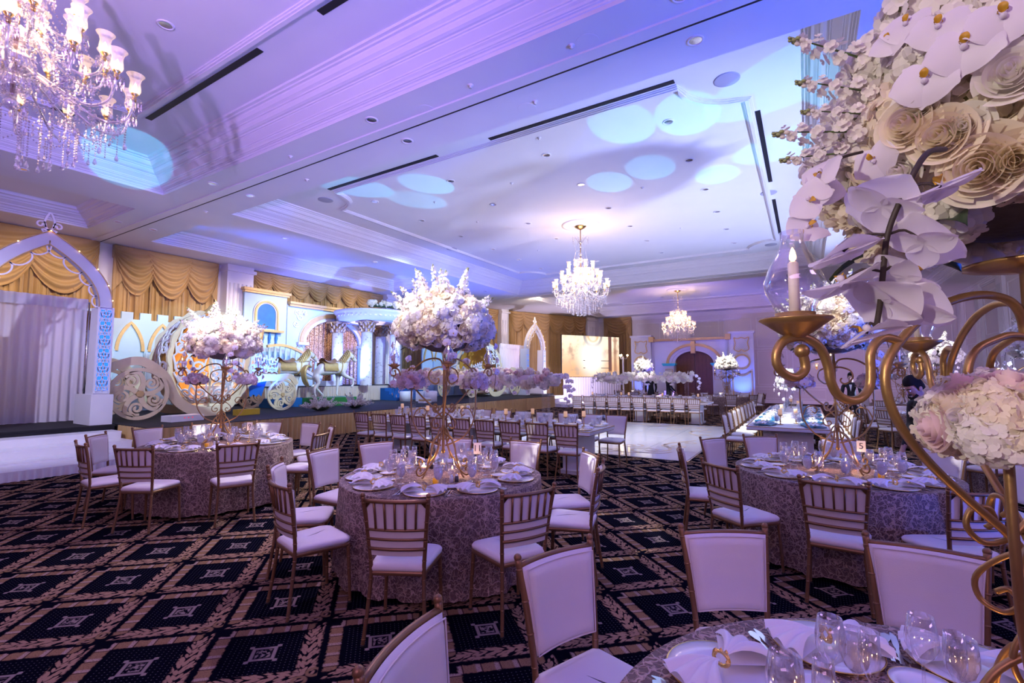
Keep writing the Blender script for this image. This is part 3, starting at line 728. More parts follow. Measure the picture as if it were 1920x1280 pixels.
def sequin_mat(name, c0, c1):
    m = mat(name, c0, 0.4, 0.3); t = NT(m); b = t.nt.nodes['Principled BSDF']; tc = t.n('ShaderNodeTexCoord')
    v = t.n('ShaderNodeTexVoronoi'); v.inputs['Scale'].default_value = 45; t.L(tc.outputs['Object'], v.inputs['Vector'])
    sv = t.n('ShaderNodeSeparateColor'); t.L(v.outputs['Color'], sv.inputs[0])
    t.L(t.mix(t.step(sv.outputs[0], 0.62, 0.25), c0, c1), b.inputs['Base Color'])
    t.L(t.m('MULTIPLY', sv.outputs[1], 0.7), b.inputs['Metallic'])
    bp = t.n('ShaderNodeBump'); bp.inputs['Strength'].default_value = 0.7; bp.inputs['Distance'].default_value = 0.01; t.L(sv.outputs[2], bp.inputs['Height']); t.L(bp.outputs[0], b.inputs['Normal'])
sequin_mat('gold_sequin', (0.22, 0.10, 0.03), (0.85, 0.55, 0.28))
TH = 0.76
def cloth_mesh(r, seed, floor_len=0.735, nf=17):
    random.seed(seed); ph = [random.uniform(0, 6.28) for _ in range(6)]; b = MB(); n = 160
    def rad(a, t):   # t: 0 at the table edge, 1 at the hem
        f = math.sin(a*nf+ph[0]+0.9*math.sin(a*3+ph[1]))*0.5+math.sin(a*(nf*2+3)+ph[2])*0.22+math.sin(a*5+ph[3])*0.3
        return r + 0.006 + t*0.022 + (0.010+0.045*t)*f*min(1, t*3)
    prof = [(0.0, TH), (r*0.6, TH), (r-0.012, TH)]
    vs = []
    for rr, z in prof: vs += [(rr*math.cos(2*PI*i/n), rr*math.sin(2*PI*i/n), z+0.004) for i in range(n)]
    lv = [0.0, 0.02, 0.06, 0.14, 0.26, 0.4, 0.55, 0.7, 0.85, 1.0]
    for t in lv:
        for i in range(n):
            a = 2*PI*i/n; R = rad(a, t); z = TH-t*floor_len + (0.004 if t == 0 else 0)
            if t == 1.0: z += 0.006+0.012*abs(math.sin(a*37+ph[4]))*abs(math.sin(a*11+ph[5]))
            vs.append((R*math.cos(a), R*math.sin(a), z))
    m = len(prof)+len(lv)
    fs = [(i*n+j, i*n+(j+1) % n, (i+1)*n+(j+1) % n, (i+1)*n+j) for i in range(m-1) for j in range(n)]
    b.add(vs, fs, 0, True); return b.mesh('tablecloth', M['lace'])
def round_table(cx, cy, desc, seed, r=0.91, m=None):
    t = thing('round_table', 'round table hidden under lace cloth, %s' % desc, 'table', (cx, cy, 0), 0)
    MB().lathe([(0, TH-0.03), (r-0.02, TH-0.03), (r-0.02, TH-0.003), (0, TH-0.003)], 40).build('tabletop', M['wood_brown'], t)
    for k in range(4):
        a = PI/4+k*PI/2; MB().tube([(0.45*math.cos(a), 0.45*math.sin(a), 0), (0.4*math.cos(a), 0.4*math.sin(a), TH-0.03)], 0.02, 8).build('leg', M['steel'], t)
    me = cloth_mesh(r, seed)
    if m: me.materials.clear(); me.materials.append(M[m])
    c = link('tablecloth', me, None, (cx, cy, 0)); tag(c, 'champagne lace cloth over the round table %s' % desc, 'tablecloth')
    return t
def long_table(cx, cy, L, Wd, rz, desc):
    t = thing('long_table', 'long white table with gold edged top, %s' % desc, 'table', (cx, cy, 0), rz)
    MB().box((0, 0, TH-0.035), (L, Wd, 0.06)).build('tabletop', M['white_board'], t)
    b = MB(); b.ribbon([(-L/2, -Wd/2), (L/2, -Wd/2), (L/2, Wd/2), (-L/2, Wd/2)], 0.02, 0.02, lambda x, y, d: (x, y, TH-0.012+d*0.6), closed=True); b.build('gold_edging', M['bright_gold'], t)
    b = MB(); b.ribbon([(-L/2+.02, -Wd/2+.02), (L/2-.02, -Wd/2+.02), (L/2-.02, Wd/2-.02), (-L/2+.02, Wd/2-.02)], 0.05, 0.012, lambda x, y, d: (x, y, TH-0.078+d), closed=True); b.build('apron', M['gold_wood'], t)
    n = max(2, int(L/2.2)+1)
    for k in range(n):
        x = -L/2+0.45+k*(L-0.9)/(n-1)
        b = MB(); b.box((x, 0, 0.34), (0.30, Wd*0.62, 0.68)); b.box((x, 0, 0.03), (0.40, Wd*0.72, 0.06)); b.build('pedestal', M['white_board'], t)
    return t

# ================================================================== tableware
GL = M['glass']
def glass_obj(name, prof, wprof, wm='iced_water', n=18, stem_z=None):
    g = thing(name, name, 'glass')
    MB().lathe(prof, n).build('glass_bowl', GL, g)
    if wprof: MB().lathe(wprof, n).build('water_fill', M[wm], g)
    return Proto(g)
FOOT = [(0, 0.001), (0.033, 0.001), (0.034, 0.004), (0.012, 0.008), (0.005, 0.014)]
GOB = glass_obj('water_goblet', FOOT[:4]+[(0.007, 0.016), (0.006, 0.05), (0.012, 0.057), (0.030, 0.075), (0.040, 0.105), (0.0405, 0.13), (0.036, 0.175), (0.0352, 0.175), (0.0397, 0.13)],
      [(0, 0.058), (0.012, 0.060), (0.029, 0.077), (0.0385, 0.105), (0.039, 0.13), (0.0375, 0.155), (0, 0.155)])
WIN = glass_obj('wine_glass', FOOT+[(0.0042, 0.09), (0.010, 0.098), (0.030, 0.118), (0.041, 0.145), (0.040, 0.175), (0.031, 0.228), (0.0305, 0.228), (0.0393, 0.175)], None)
FLU = glass_obj('champagne_flute', FOOT+[(0.004, 0.09), (0.010, 0.10), (0.024, 0.13), (0.027, 0.16), (0.0235, 0.225), (0.0231, 0.225), (0.0264, 0.16)], None)
def plate(name, r, rim, m1, m2):
    p = thing(name, name, 'plate'); MB().lathe([(0, 0.002), (r*0.62, 0.002), (r*0.68, 0.006), (r*0.985, 0.013), (r*0.985, 0.009), (r*0.66, 0), (0, 0)], 36).build('dish', m1, p)
    MB().lathe([(r*0.97, 0.0128), (r*0.985, 0.0145), (r, 0.0135), (r, 0.0105), (r*0.985, 0.009)], 36).build('gold_rim', m2, p); return Proto(p)
CHG = plate('charger_plate', 0.165, 0.01, M['china'], M['bright_gold'])
BRD = plate('bread_plate', 0.082, 0.006, M['china'], M['bright_gold'])
def napkin():
    t = thing('napkin', 'napkin', 'napkin'); b = MB()
    def fan(sgn):
        def fn(u, v):
            r = 0.015+v*0.165; a = (u-0.5)*(0.55+0.65*v)
            z = 0.018+0.020*(1-v)+0.020*v*abs(math.sin(u*PI*4))+0.022*math.sin(v*PI)
            return (sgn*r*math.cos(a), r*math.sin(a)*1.15, z)
        return fn
    b.grid(fan(1), 24, 6); b.grid(fan(-1), 24, 6)
    def under(sgn):
        return lambda u, v: (sgn*(0.015+v*0.16)*math.cos((u-0.5)*1.2), (0.015+v*0.16)*math.sin((u-0.5)*1.2)*1.1, 0.015)
    b.grid(under(1), 10, 2); b.grid(under(-1), 10, 2)
    b.build('folded_linen', M['napkin'], t)
    b = MB(); b.tube([(0.0, 0.026*math.cos(a*PI/8), 0.034+0.020*math.sin(a*PI/8)) for a in range(16)], 0.006, 6, closed=True)
    for k in range(12):
        a = k*PI/6; b.octa((0.008*math.cos(a*3), 0.026*math.cos(a), 0.036+0.022*math.sin(a)), 0.007, 0.009)
    b.build('napkin_ring', M['bright_gold'], t); return Proto(t)
NAP = napkin()
def cutlery():
    fk = MB(); fk.ribbon([(0, -0.10), (0, -0.05), (0, 0.02), (0, 0.04)], [0.012, 0.009, 0.006, 0.014], 0.0025, lambda x, y, d: (x, y, 0.003+d))
    fk.ribbon([(0, 0.04), (0, 0.055)], [0.014, 0.022], 0.0025, lambda x, y, d: (x, y, 0.003+d))
    for k in range(4): fk.ribbon([(-0.009+0.006*k, 0.055), (-0.009+0.006*k, 0.098)], [0.004, 0.002], 0.002, lambda x, y, d: (x, y, 0.004+d))
    kn = MB(); kn.ribbon([(0, -0.11), (0, -0.02), (0, 0.0)], [0.013, 0.010, 0.009], 0.005, lambda x, y, d: (x, y, 0.002+d)); kn.ribbon([(0, 0.0), (0.001, 0.03), (0.001, 0.09), (-0.004, 0.115)], [0.012, 0.019, 0.019, 0.004], 0.002, lambda x, y, d: (x, y, 0.003+d))
    sp = MB(); sp.ribbon([(0, -0.10), (0, -0.04), (0, 0.03), (0, 0.045), (0, 0.07), (0, 0.09), (0, 0.098)], [0.012, 0.009, 0.005, 0.018, 0.032, 0.024, 0.004], 0.003, lambda x, y, d: (x, y, 0.003+d))
    return [x.mesh(n, M['steel']) for x, n in ((fk, 'dinner_fork'), (kn, 'table_knife'), (sp, 'soup_spoon'))]
FORK, KNIFE, SPOON = cutlery()
def votive():
    t = thing('floating_candle_glass', 'votive', 'candle'); 
    MB().lathe([(0, 0.002), (0.033, 0.002), (0.036, 0.01), (0.036, 0.10), (0.0348, 0.10), (0.0348, 0.01)], 16).build('glass_cylinder', GL, t)
    MB().lathe([(0, 0.006), (0.033, 0.006), (0.033, 0.055), (0, 0.055)], 16).build('water_fill', M['water_glass'], t)
    MB().lathe([(0, 0.055), (0.024, 0.057), (0.028, 0.067), (0.022, 0.074), (0, 0.073)], 14).build('floating_candle', M['wax'], t)
    MB().lathe([(0, 0.075), (0.006, 0.082), (0.007, 0.088), (0.003, 0.100), (0, 0.108)], 8).build('flame', M['flame'], t); return Proto(t)
VOT = votive()
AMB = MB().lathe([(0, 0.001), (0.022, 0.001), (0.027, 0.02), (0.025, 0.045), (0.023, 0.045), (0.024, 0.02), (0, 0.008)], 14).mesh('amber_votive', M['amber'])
def shaker(name, m):
    t = thing(name, name, 'shaker'); MB().lathe([(0, 0.001), (0.019, 0.001), (0.016, 0.05), (0, 0.05)], 10).build('glass_body', m, t)
    MB().lathe([(0.0165, 0.05), (0.017, 0.056), (0.010, 0.068), (0, 0.07)], 10).build('metal_cap', M['steel'], t); return Proto(t)
SALT = shaker('salt_shaker', M['water']); PEP = shaker('pepper_shaker', M['pepper'])
def number_sign(x, y, z, txt, rz, desc):
    t = thing('table_number_sign', 'white number card reading %s on a gold rod, %s' % (dict([('11','eleven'),('9','nine'),('5','five'),('2','two')])[txt], desc), 'sign', (x, y, z), rz)
    MB().lathe([(0, 0), (0.03, 0), (0.03, 0.006), (0.004, 0.010), (0.003, 0.17), (0, 0.17)], 10).build('rod_stand', M['bright_gold'], t)
    MB().box((0, 0, 0.215), (0.075, 0.005, 0.11)).build('card', M['card'], t)
    link('numeral', text_mesh(txt, 0.085, M['ink']), t, (0, -0.0032, 0.215), rot=(PI/2, 0, 0)); return t
def setting(cx, cy, a, desc, grp, R=0.71, detail=2):
    """place setting facing angle a, seen from the table centre"""
    ca, sa = math.cos(a), math.sin(a); z = TH+0.0045
    def at(r, off): return (cx+ca*r-sa*off, cy+sa*r+ca*off, z)
    rz = a+PI/2
    CHG.place(at(R, 0), rz, 'gold rimmed charger plate %s' % desc, 'chargers '+grp)
    p = at(R, 0); NAP.place((p[0], p[1], p[2]+0.012), rz+random.uniform(-0.12, 0.12), 'bow folded white napkin with gold ring %s' % desc, 'napkins '+grp)
    def cut(me, name, off, lab):
        q = at(R+0.005, off); o = link(name, me, None, q, a+PI/2+PI+random.uniform(-0.03, 0.03)); tag(o, lab+' '+desc, 'cutlery', name.replace('_', ' ')+'s '+grp)
    sgn = -1
    cut(FORK, 'dinner_fork', -0.19, 'silver fork'); cut(FORK, 'dinner_fork', -0.215, 'silver fork'); cut(KNIFE, 'table_knife', 0.185, 'silver knife'); cut(SPOON, 'soup_spoon', 0.207, 'silver spoon')
    BRD.place(at(R-0.205, -0.15), rz, 'small gold rimmed bread plate %s' % desc, 'bread plates '+grp)
    GOB.place(at(R-0.225, 0.06), random.uniform(0, 6), 'frosted goblet of iced water %s' % desc, 'water goblets '+grp)
    WIN.place(at(R-0.255, 0.15), 0, 'empty stemmed wine glass %s' % desc, 'wine glasses '+grp)
    FLU.place(at(R-0.325, 0.09), 0, 'slim champagne flute %s' % desc, 'flutes '+grp)
def table_group(cx, cy, key, desc, angs, seed, setangs=None, rback=1.40, num=None, numa=0.0):
    random.seed(seed); round_table(cx, cy, desc, seed)
    for a in angs:
        r = math.radians(a); rr = rback-0.20
        chair(cx+rr*math.cos(r), cy+rr*math.sin(r), r+PI, 'ivory cushioned gold chiavari chair at the round table %s' % desc, 'chairs at the table '+key)
    for a in (setangs if setangs is not None else angs): setting(cx, cy, math.radians(a), 'on the round table '+desc, 'on table '+key)
    z = TH+0.0045
    for k, (a, r) in enumerate(((20, 0.17), (-70, 0.16), (150, 0.19), (80, 0.20))):
        q = math.radians(a+seed*17); VOT.place((cx+r*math.cos(q), cy+r*math.sin(q), z), 0, 'lit floating candle in a glass on the round table '+desc, 'votives on table '+key)
    q = math.radians(-75+seed*5); o = link('amber_votive', AMB, None, (cx+0.37*math.cos(q), cy+0.37*math.sin(q), z)); tag(o, 'small amber glass votive on the round table '+desc, 'candle')
    for pr, nm, da in ((SALT, 'salt shaker', -38), (PEP, 'pepper shaker', -30), (SALT, 'salt shaker', 142), (PEP, 'pepper shaker', 150)):
        q = math.radians(da); pr.place((cx+0.34*math.cos(q), cy+0.34*math.sin(q), z), 0, 'small glass %s on the round table %s' % (nm, desc), nm+'s on table '+key)
    if num:
        q = math.radians(numa); number_sign(cx+0.36*math.cos(q), cy+0.36*math.sin(q), z, num, math.radians(31.6) if num != '5' else math.radians(-5), 'on a lace covered round table')

# ================================================================== blossoms
def rose_mesh(R=0.042, m='petal_cream', npet=17, seed=1, g=5):
    random.seed(seed); b = MB()
    for k in range(npet):
        t = k/(npet-1); a0 = k*2.39996; r = R*(0.08+0.92*t**0.9); h = R*(1.15-0.30*t); half = 1.30-0.35*t
        z0 = -R*0.40*t; curl = 0.42*t**2; wob = random.uniform(-0.1, 0.1)
        def fn(u, v, r=r, h=h, a0=a0, half=half, z0=z0, curl=curl, wob=wob):
            uu = 2*u-1; w = (1-0.35*(1-v)**2)
            a = a0+uu*half*w
            rr = r*(0.45+0.55*min(1, v*1.6))+r*curl*v**3+R*0.04*uu*uu*v
            z = z0-R*0.15+h*v-0.16*h*uu*uu*v-curl*h*0.30*v**4+R*wob*v
            return (rr*math.cos(a), rr*math.sin(a), z)
        b.grid(fn, g, 4)
    b.lathe([(0, -R*0.7), (R*0.45, -R*0.5), (R*0.8, -R*0.1), (0, R*0.1)], 10)
    return b.mesh('rose', M[m])
def petal_fan(b, c, n, L, w, ax, up, mat=0, droop=0.3, a0=0.0):
    """n petals around axis ax at c"""
    ax = Vector(ax).normalized(); e1 = ax.orthogonal().normalized(); e2 = ax.cross(e1); c = Vector(c)
    for k in range(n):
        a = a0+2*PI*k/n; d = e1*math.cos(a)+e2*math.sin(a); s = ax.cross(d); z1, z2 = ax*(L*up*0.6), ax*(L*(up-droop*0.3))
        p = [c+ax*0.1*L, c+d*L*0.40+s*w*0.46+z1*0.8, c+d*L*0.80+s*w*0.44+z2, c+d*L*1.0+s*w*0.14+z2*0.9, c+d*L*1.0-s*w*0.14+z2*0.9, c+d*L*0.80-s*w*0.44+z2, c+d*L*0.40-s*w*0.46+z1*0.8, c+d*L*0.55+ax*(L*(up*0.5-0.10))]
        b.add(p, [(7, i, (i+1) % 7) for i in range(7)], mat, True)
def hydrangea_mesh(R=0.085, nfl=85, m='petal_white', seed=3, L=0.027):
    random.seed(seed); b = MB()
    b.ball((0, 0, 0), R*0.74, 12, 8, 1)  # green core darker than the petals, paints shade between the florets
    for i in range(nfl):
        z = 1-1.62*(i+0.5)/nfl; r = math.sqrt(max(0, 1-z*z)); a = i*2.39996; k = R*random.uniform(0.84, 1.10)
        d = Vector((r*math.cos(a), r*math.sin(a), z)); ax = (d+Vector((random.uniform(-.75, .75), random.uniform(-.75, .75), random.uniform(-.75, .75)))).normalized()
        petal_fan(b, d*k, 4, L*random.uniform(0.85, 1.15), L*1.05, ax, 0.12, 0, 0.6, random.uniform(0, 1.5))
    return b.mesh('hydrangea_head', [M[m], M['bud_and_shade_green']])
def orchid_mesh(R=0.048, m='petal_orchid', seed=5):
    """moth orchid, face towards +z, upright towards +y"""
    b = MB()
    def petal(ang, L, w, z0, cup, mat=0, tip=0.75):
        ca, sa = math.cos(ang), math.sin(ang)
        def fn(u, v):
            uu = 2*u-1; wd = w*max(0.0, math.sin(PI*(0.05+0.93*v)**tip))**0.62*0.5+0.0008
            x = uu*wd; y = L*v*(1-0.06*uu*uu); z = z0+cup*(v*v)*L-abs(uu)**2*wd*0.22+0.035*L*math.sin(v*4+uu*2.5)*v
            return (x*ca-y*sa, x*sa+y*ca, z)
        b.grid(fn, 8, 9, mat)
    petal(0, R*1.0, R*0.85, -0.003, -0.10); petal(2.25, R*1.0, R*0.80, -0.003, -0.08); petal(-2.25, R*1.0, R*0.80, -0.003, -0.08)
    petal(1.25, R*1.08, R*1.62, 0.002, 0.10, 0, 0.62); petal(-1.25, R*1.08, R*1.62, 0.002, 0.10, 0, 0.62)
    b.ball((0, R*0.06, R*0.14), R*0.11, 8, 5, 0)
    def lip(u, v):
        uu = 2*u-1; return (uu*R*0.13*(1-0.5*v)*(0.7+0.6*math.sin(v*PI)), -R*(0.06+0.30*v), R*(0.10+0.18*math.sin(v*2.2))+abs(uu)*R*0.12*(1-v))
    b.grid(lip, 4, 6, 1)
    for s in (-1, 1):
        b.grid(lambda u, v, s=s: (s*R*(0.08+0.06*math.sin(u*PI)), -R*0.05-R*0.10*u, R*(0.10+0.16*v*math.sin(u*PI))), 4, 3, 1)
    return b.mesh('orchid_bloom', [M[m], M['lip_yellow']])
def stock_mesh(Ls=0.27, m='petal_white', seed=8, n=20):
    random.seed(seed); b = MB()
    b.tube([(0, 0, -0.06), (0.004, 0.002, Ls*0.5), (0.0, 0.006, Ls)], [0.003, 0.0026, 0.0012], 5, 1)
    for i in range(n):
        t = i/(n-1); z = Ls*(0.12+0.76*t); rr = 0.030*(1-0.62*t); a = i*2.39996
        c = (rr*math.cos(a), rr*math.sin(a), z); ax = (math.cos(a), math.sin(a), 0.55); L = 0.024*(1-0.45*t)
        petal_fan(b, c, 5, L, L*0.95, ax, 0.25, 0, 0.7, random.uniform(0, 1)); petal_fan(b, Vector(c)+Vector(ax)*0.005, 4, L*0.6, L*0.6, ax, 0.7, 0, 0.2, random.uniform(0, 1))
    for i in range(9):
        a = i*2.4; z = Ls*(0.88+0.014*i); b.ball((0.009*(1-i*0.09)*math.cos(a), 0.009*(1-i*0.09)*math.sin(a), z), 0.0058-0.0003*i, 6, 4, 2 if i > 2 else 0, (1, 1, 1.4))
    return b.mesh('stock_spike', [M[m], M['stem_green'], M['bud_and_shade_green']])
def leaf_mesh(L=0.11, w=0.035):
    b = MB(); b.grid(lambda u, v: ((2*u-1)*w*0.5*math.sin(PI*(0.03+0.94*v)**0.8), L*v, 0.02*math.sin(v*2.6)+abs(2*u-1)*0.006), 4, 7); return b.mesh('leaf', M['leaf_dark'])
ROSE = [rose_mesh(0.042, 'petal_cream', 17, 1), rose_mesh(0.036, 'petal_white', 15, 2), rose_mesh(0.045, 'petal_blush', 17, 4)]
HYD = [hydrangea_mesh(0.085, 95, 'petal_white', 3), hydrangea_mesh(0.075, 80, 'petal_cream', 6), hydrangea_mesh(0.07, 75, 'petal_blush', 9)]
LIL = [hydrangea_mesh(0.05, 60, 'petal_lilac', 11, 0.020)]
ORC = orchid_mesh(); STK = [stock_mesh(), stock_mesh(0.22, 'petal_white', 13, 16)]; LEAF = leaf_mesh()
FGR = [rose_mesh(0.042, 'petal_cream', 24, 21, 8), rose_mesh(0.045, 'petal_blush', 24, 22, 8), rose_mesh(0.038, 'petal_white', 22, 23, 8)]
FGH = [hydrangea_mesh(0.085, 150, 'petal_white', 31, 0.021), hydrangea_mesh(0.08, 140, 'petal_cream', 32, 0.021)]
def place_on(name, me, par, c, d, roll=0.0, sc=1.0):
    q = Vector(d).to_track_quat('Z', 'Y'); e = (q.to_matrix() @ Matrix.Rotation(roll, 3, 'Z')).to_euler()
    return link(name, me, par, c, rot=e, sc=sc)
def orchid_spray(par, pts, nb, size=1.0, seed=0, face=(0.3, -0.8, 0.2), tw=0.004):
    """curved twig with blooms hanging alternately along it (bloom = sub-part of the twig)"""
    random.seed(seed); P = smoothpts(pts, 5); b = MB(); b.tube(P, [tw*(1-0.5*i/len(P)) for i in range(len(P))], 6)
    for k in range(nb):
        i = int((k+0.8)/(nb+0.6)*(len(P)-1)); p = Vector(P[i]); s = 1 if k % 2 else -1
        side = Vector((face[1], -face[0], 0)).normalized()*s
        q = p+side*0.028*size+Vector((0, 0, 0.008)); b.tube([p, (p+q)/2+Vector((0, 0, 0.008)), q+Vector(face).normalized()*0.012], tw*0.45, 5)
    st = b.build('orchid_stem', M['twig'], par)
    for k in range(nb):
        i = int((k+0.8)/(nb+0.6)*(len(P)-1)); p = Vector(P[i]); s = 1 if k % 2 else -1
        f = Vector(face).normalized(); side = Vector((f.y, -f.x, 0)).normalized()*s
        c = p+side*0.032*size+f*0.014; d = f+side*random.uniform(0.0, 0.5)+Vector((0, 0, random.uniform(-0.35, 0.1)))
        place_on('orchid_bloom', ORC, st, c, d, random.uniform(-0.4, 0.4), size*random.uniform(0.85, 1.05))
    return st
def bouquet(name, label, group, cx, cy, cz, R=0.40, H=0.34, n=46, nst=10, nor=4, seed=1, size=1.0, pal=None, cat='flowers', zmin=-0.80, fill=True, spray_len=0.38):
    """domed arrangement: base at cz, blossoms pointing outwards"""
    random.seed(seed); t = thing(name, label, cat, (cx, cy, cz), 0, group); pal = pal or (HYD, ROSE)
    b = MB(); b.ball((0, 0, H*0.45), 1.0, 16, 8, 0, (R*0.72, R*0.72, H*0.50)); b.build('moss_base', M['moss'], t)
    for i in range(n):
        z = 1-(1-zmin)*(i+0.5)/n; r = math.sqrt(max(0, 1-z*z)); a = i*2.39996+seed
        d = Vector((r*math.cos(a), r*math.sin(a), z)); k = random.uniform(0.80, 0.96)
        p = Vector((d.x*R*k, d.y*R*k, H*0.48+d.z*H*(0.78 if d.z > 0 else 0.46)*k)); dd = Vector((d.x, d.y, d.z*1.1+0.1))
        u = random.random()
        if u < 0.60: place_on('hydrangea_head', random.choice(pal[0]), t, p, dd, random.uniform(0, 6), size*random.uniform(0.9, 1.15))
        else: place_on('rose', random.choice(pal[1]), t, p+d*0.03*size, dd, random.uniform(0, 6), size*random.uniform(1.0, 1.3))
    for i in range(nst):
        a = i*2.39996+seed*0.7; el = random.uniform(0.35, 1.35); d = Vector((math.cos(a)*math.cos(el), math.sin(a)*math.cos(el), math.sin(el)))
        p = Vector((d.x*R*0.80, d.y*R*0.80, H*0.48+d.z*H*0.70)); place_on('stock_spike', random.choice(STK), t, p, d+Vector((0, 0, 0.25)), random.uniform(0, 6), size*random.uniform(0.85, 1.3))
    for i in range(nor):
        a = 2*PI*i/max(1, nor)+seed*1.3; ca, sa = math.cos(a), math.sin(a); L = spray_len*random.uniform(0.75, 1.15)
        orchid_spray(t, [(ca*R*0.75, sa*R*0.75, H*0.35), (ca*R*1.02, sa*R*1.02, H*0.28), (ca*R*1.10, sa*R*1.10, H*0.05-L*0.4), (ca*R*1.06, sa*R*1.06, -L*0.9)], 7, size*0.95, seed+i, (ca, sa, 0.15), 0.0035)
    for i in range(8):
        a = i*0.85+seed; place_on('leaf', LEAF, t, (math.cos(a)*R*0.66, math.sin(a)*R*0.66, H*0.06), (math.cos(a)*0.3, math.sin(a)*0.3, 1), a, 1.2)
    return t
def posy(name, label, group, x, y, z, R=0.11, seed=0, n=26, big=False, size=0.8):
    HY, RS = (FGH, FGR) if big else (LIL, [ROSE[2], ROSE[1]])
    random.seed(seed); t = thing(name, label, 'flowers', (x, y, z), random.uniform(0, 6), group)
    b = MB(); b.ball((0, 0, R*0.3), 1.0, 12, 6, 0, (R*0.72, R*0.72, R*0.5)); b.build('foam_base', M['moss'], t)
    for i in range(n):
        zz = 1-1.25*(i+0.5)/n; r = math.sqrt(max(0, 1-zz*zz)); a = i*2.39996; d = Vector((r*math.cos(a), r*math.sin(a), zz))
        p = Vector((d.x*R*0.84, d.y*R*0.84, R*0.35+d.z*R*0.62))
        if random.random() < 0.68: place_on('hydrangea_head', random.choice(HY), t, p, d, random.uniform(0, 6), size*(0.75 if big else 1)*random.uniform(0.85, 1.1))
        else: place_on('rose', random.choice(RS), t, p+d*0.014, d, random.uniform(0, 6), size*(1.15 if big else 0.95))
    return t
def floral_runner(name, label, p0, p1, z, seed, n=70, R=0.17, ends=True, pal=None, group=None):
    """long hedge of blossoms from p0 to p1, centre height z, trailing orchids at the ends"""
    random.seed(seed); p0 = Vector((*p0, 0)); p1 = Vector((*p1, 0)); c = (p0+p1)/2; L = (p1-p0).length; ax = (p1-p0).normalized(); nx = Vector((-ax.y, ax.x, 0))
    t = thing(name, label, 'flowers', (c.x, c.y, z), 0, group); b = MB()
    b.tube([ax*(-L/2), ax*(-L/4), ax*(L/4), ax*(L/2)], R*0.62, 10); b.build('greenery_base', M['petal_lilac'], t); pal = pal or (HYD, ROSE)
    for i in range(n):
        u = (i+random.random())/n-0.5; a = random.uniform(-0.9, PI+0.9); d = nx*math.cos(a)+Vector((0, 0, 1))*math.sin(a); p = ax*(u*L)+d*R*random.uniform(0.72, 0.95)
        if random.random() < 0.66: place_on('hydrangea_head', random.choice(pal[0]), t, p, d, random.uniform(0, 6), random.uniform(0.85, 1.1))
        else: place_on('rose', random.choice(pal[1]), t, p+d*0.03, d, random.uniform(0, 6), random.uniform(1.0, 1.4))
    for i in range(int(n*0.16)):
        u = random.uniform(-0.5, 0.5); s = random.choice((-1, 1)); place_on('stock_spike', STK[1], t, ax*(u*L)+nx*s*R*0.4+Vector((0, 0, R*0.55)), nx*s*random.uniform(0, 1)+ax*random.uniform(-1, 1)+Vector((0, 0, 1)), 0, 0.75)
    if ends:
        k = 0
        for s in (-1, 1):
            for off in (-0.09, 0.04, 0.12):
                k += 1; e = ax*(s*L/2)+nx*off
                orchid_spray(t, [e-ax*s*0.1+Vector((0, 0, 0.08)), e+ax*s*0.14+Vector((0, 0, 0.08)), e+ax*s*0.22+Vector((0, 0, -0.12)), e+ax*s*0.22+Vector((0, 0, -0.38-0.08*(k % 3)))], 8, 1.0, seed+k, (ax.x*s*0.6+nx.x*0.5, ax.y*s*0.6-abs(nx.y)*0.5, 0.1), 0.003)
        for u in (-0.25, 0.05, 0.3):
            for s in (-1, 1):
                k += 1; e = ax*(u*L)+nx*s*R
                orchid_spray(t, [e, e+nx*s*0.08+Vector((0, 0, -0.1)), e+nx*s*0.10+Vector((0, 0, -0.32))], 5, 0.95, seed+k, (nx.x*s, nx.y*s, 0.1), 0.003)
    return t

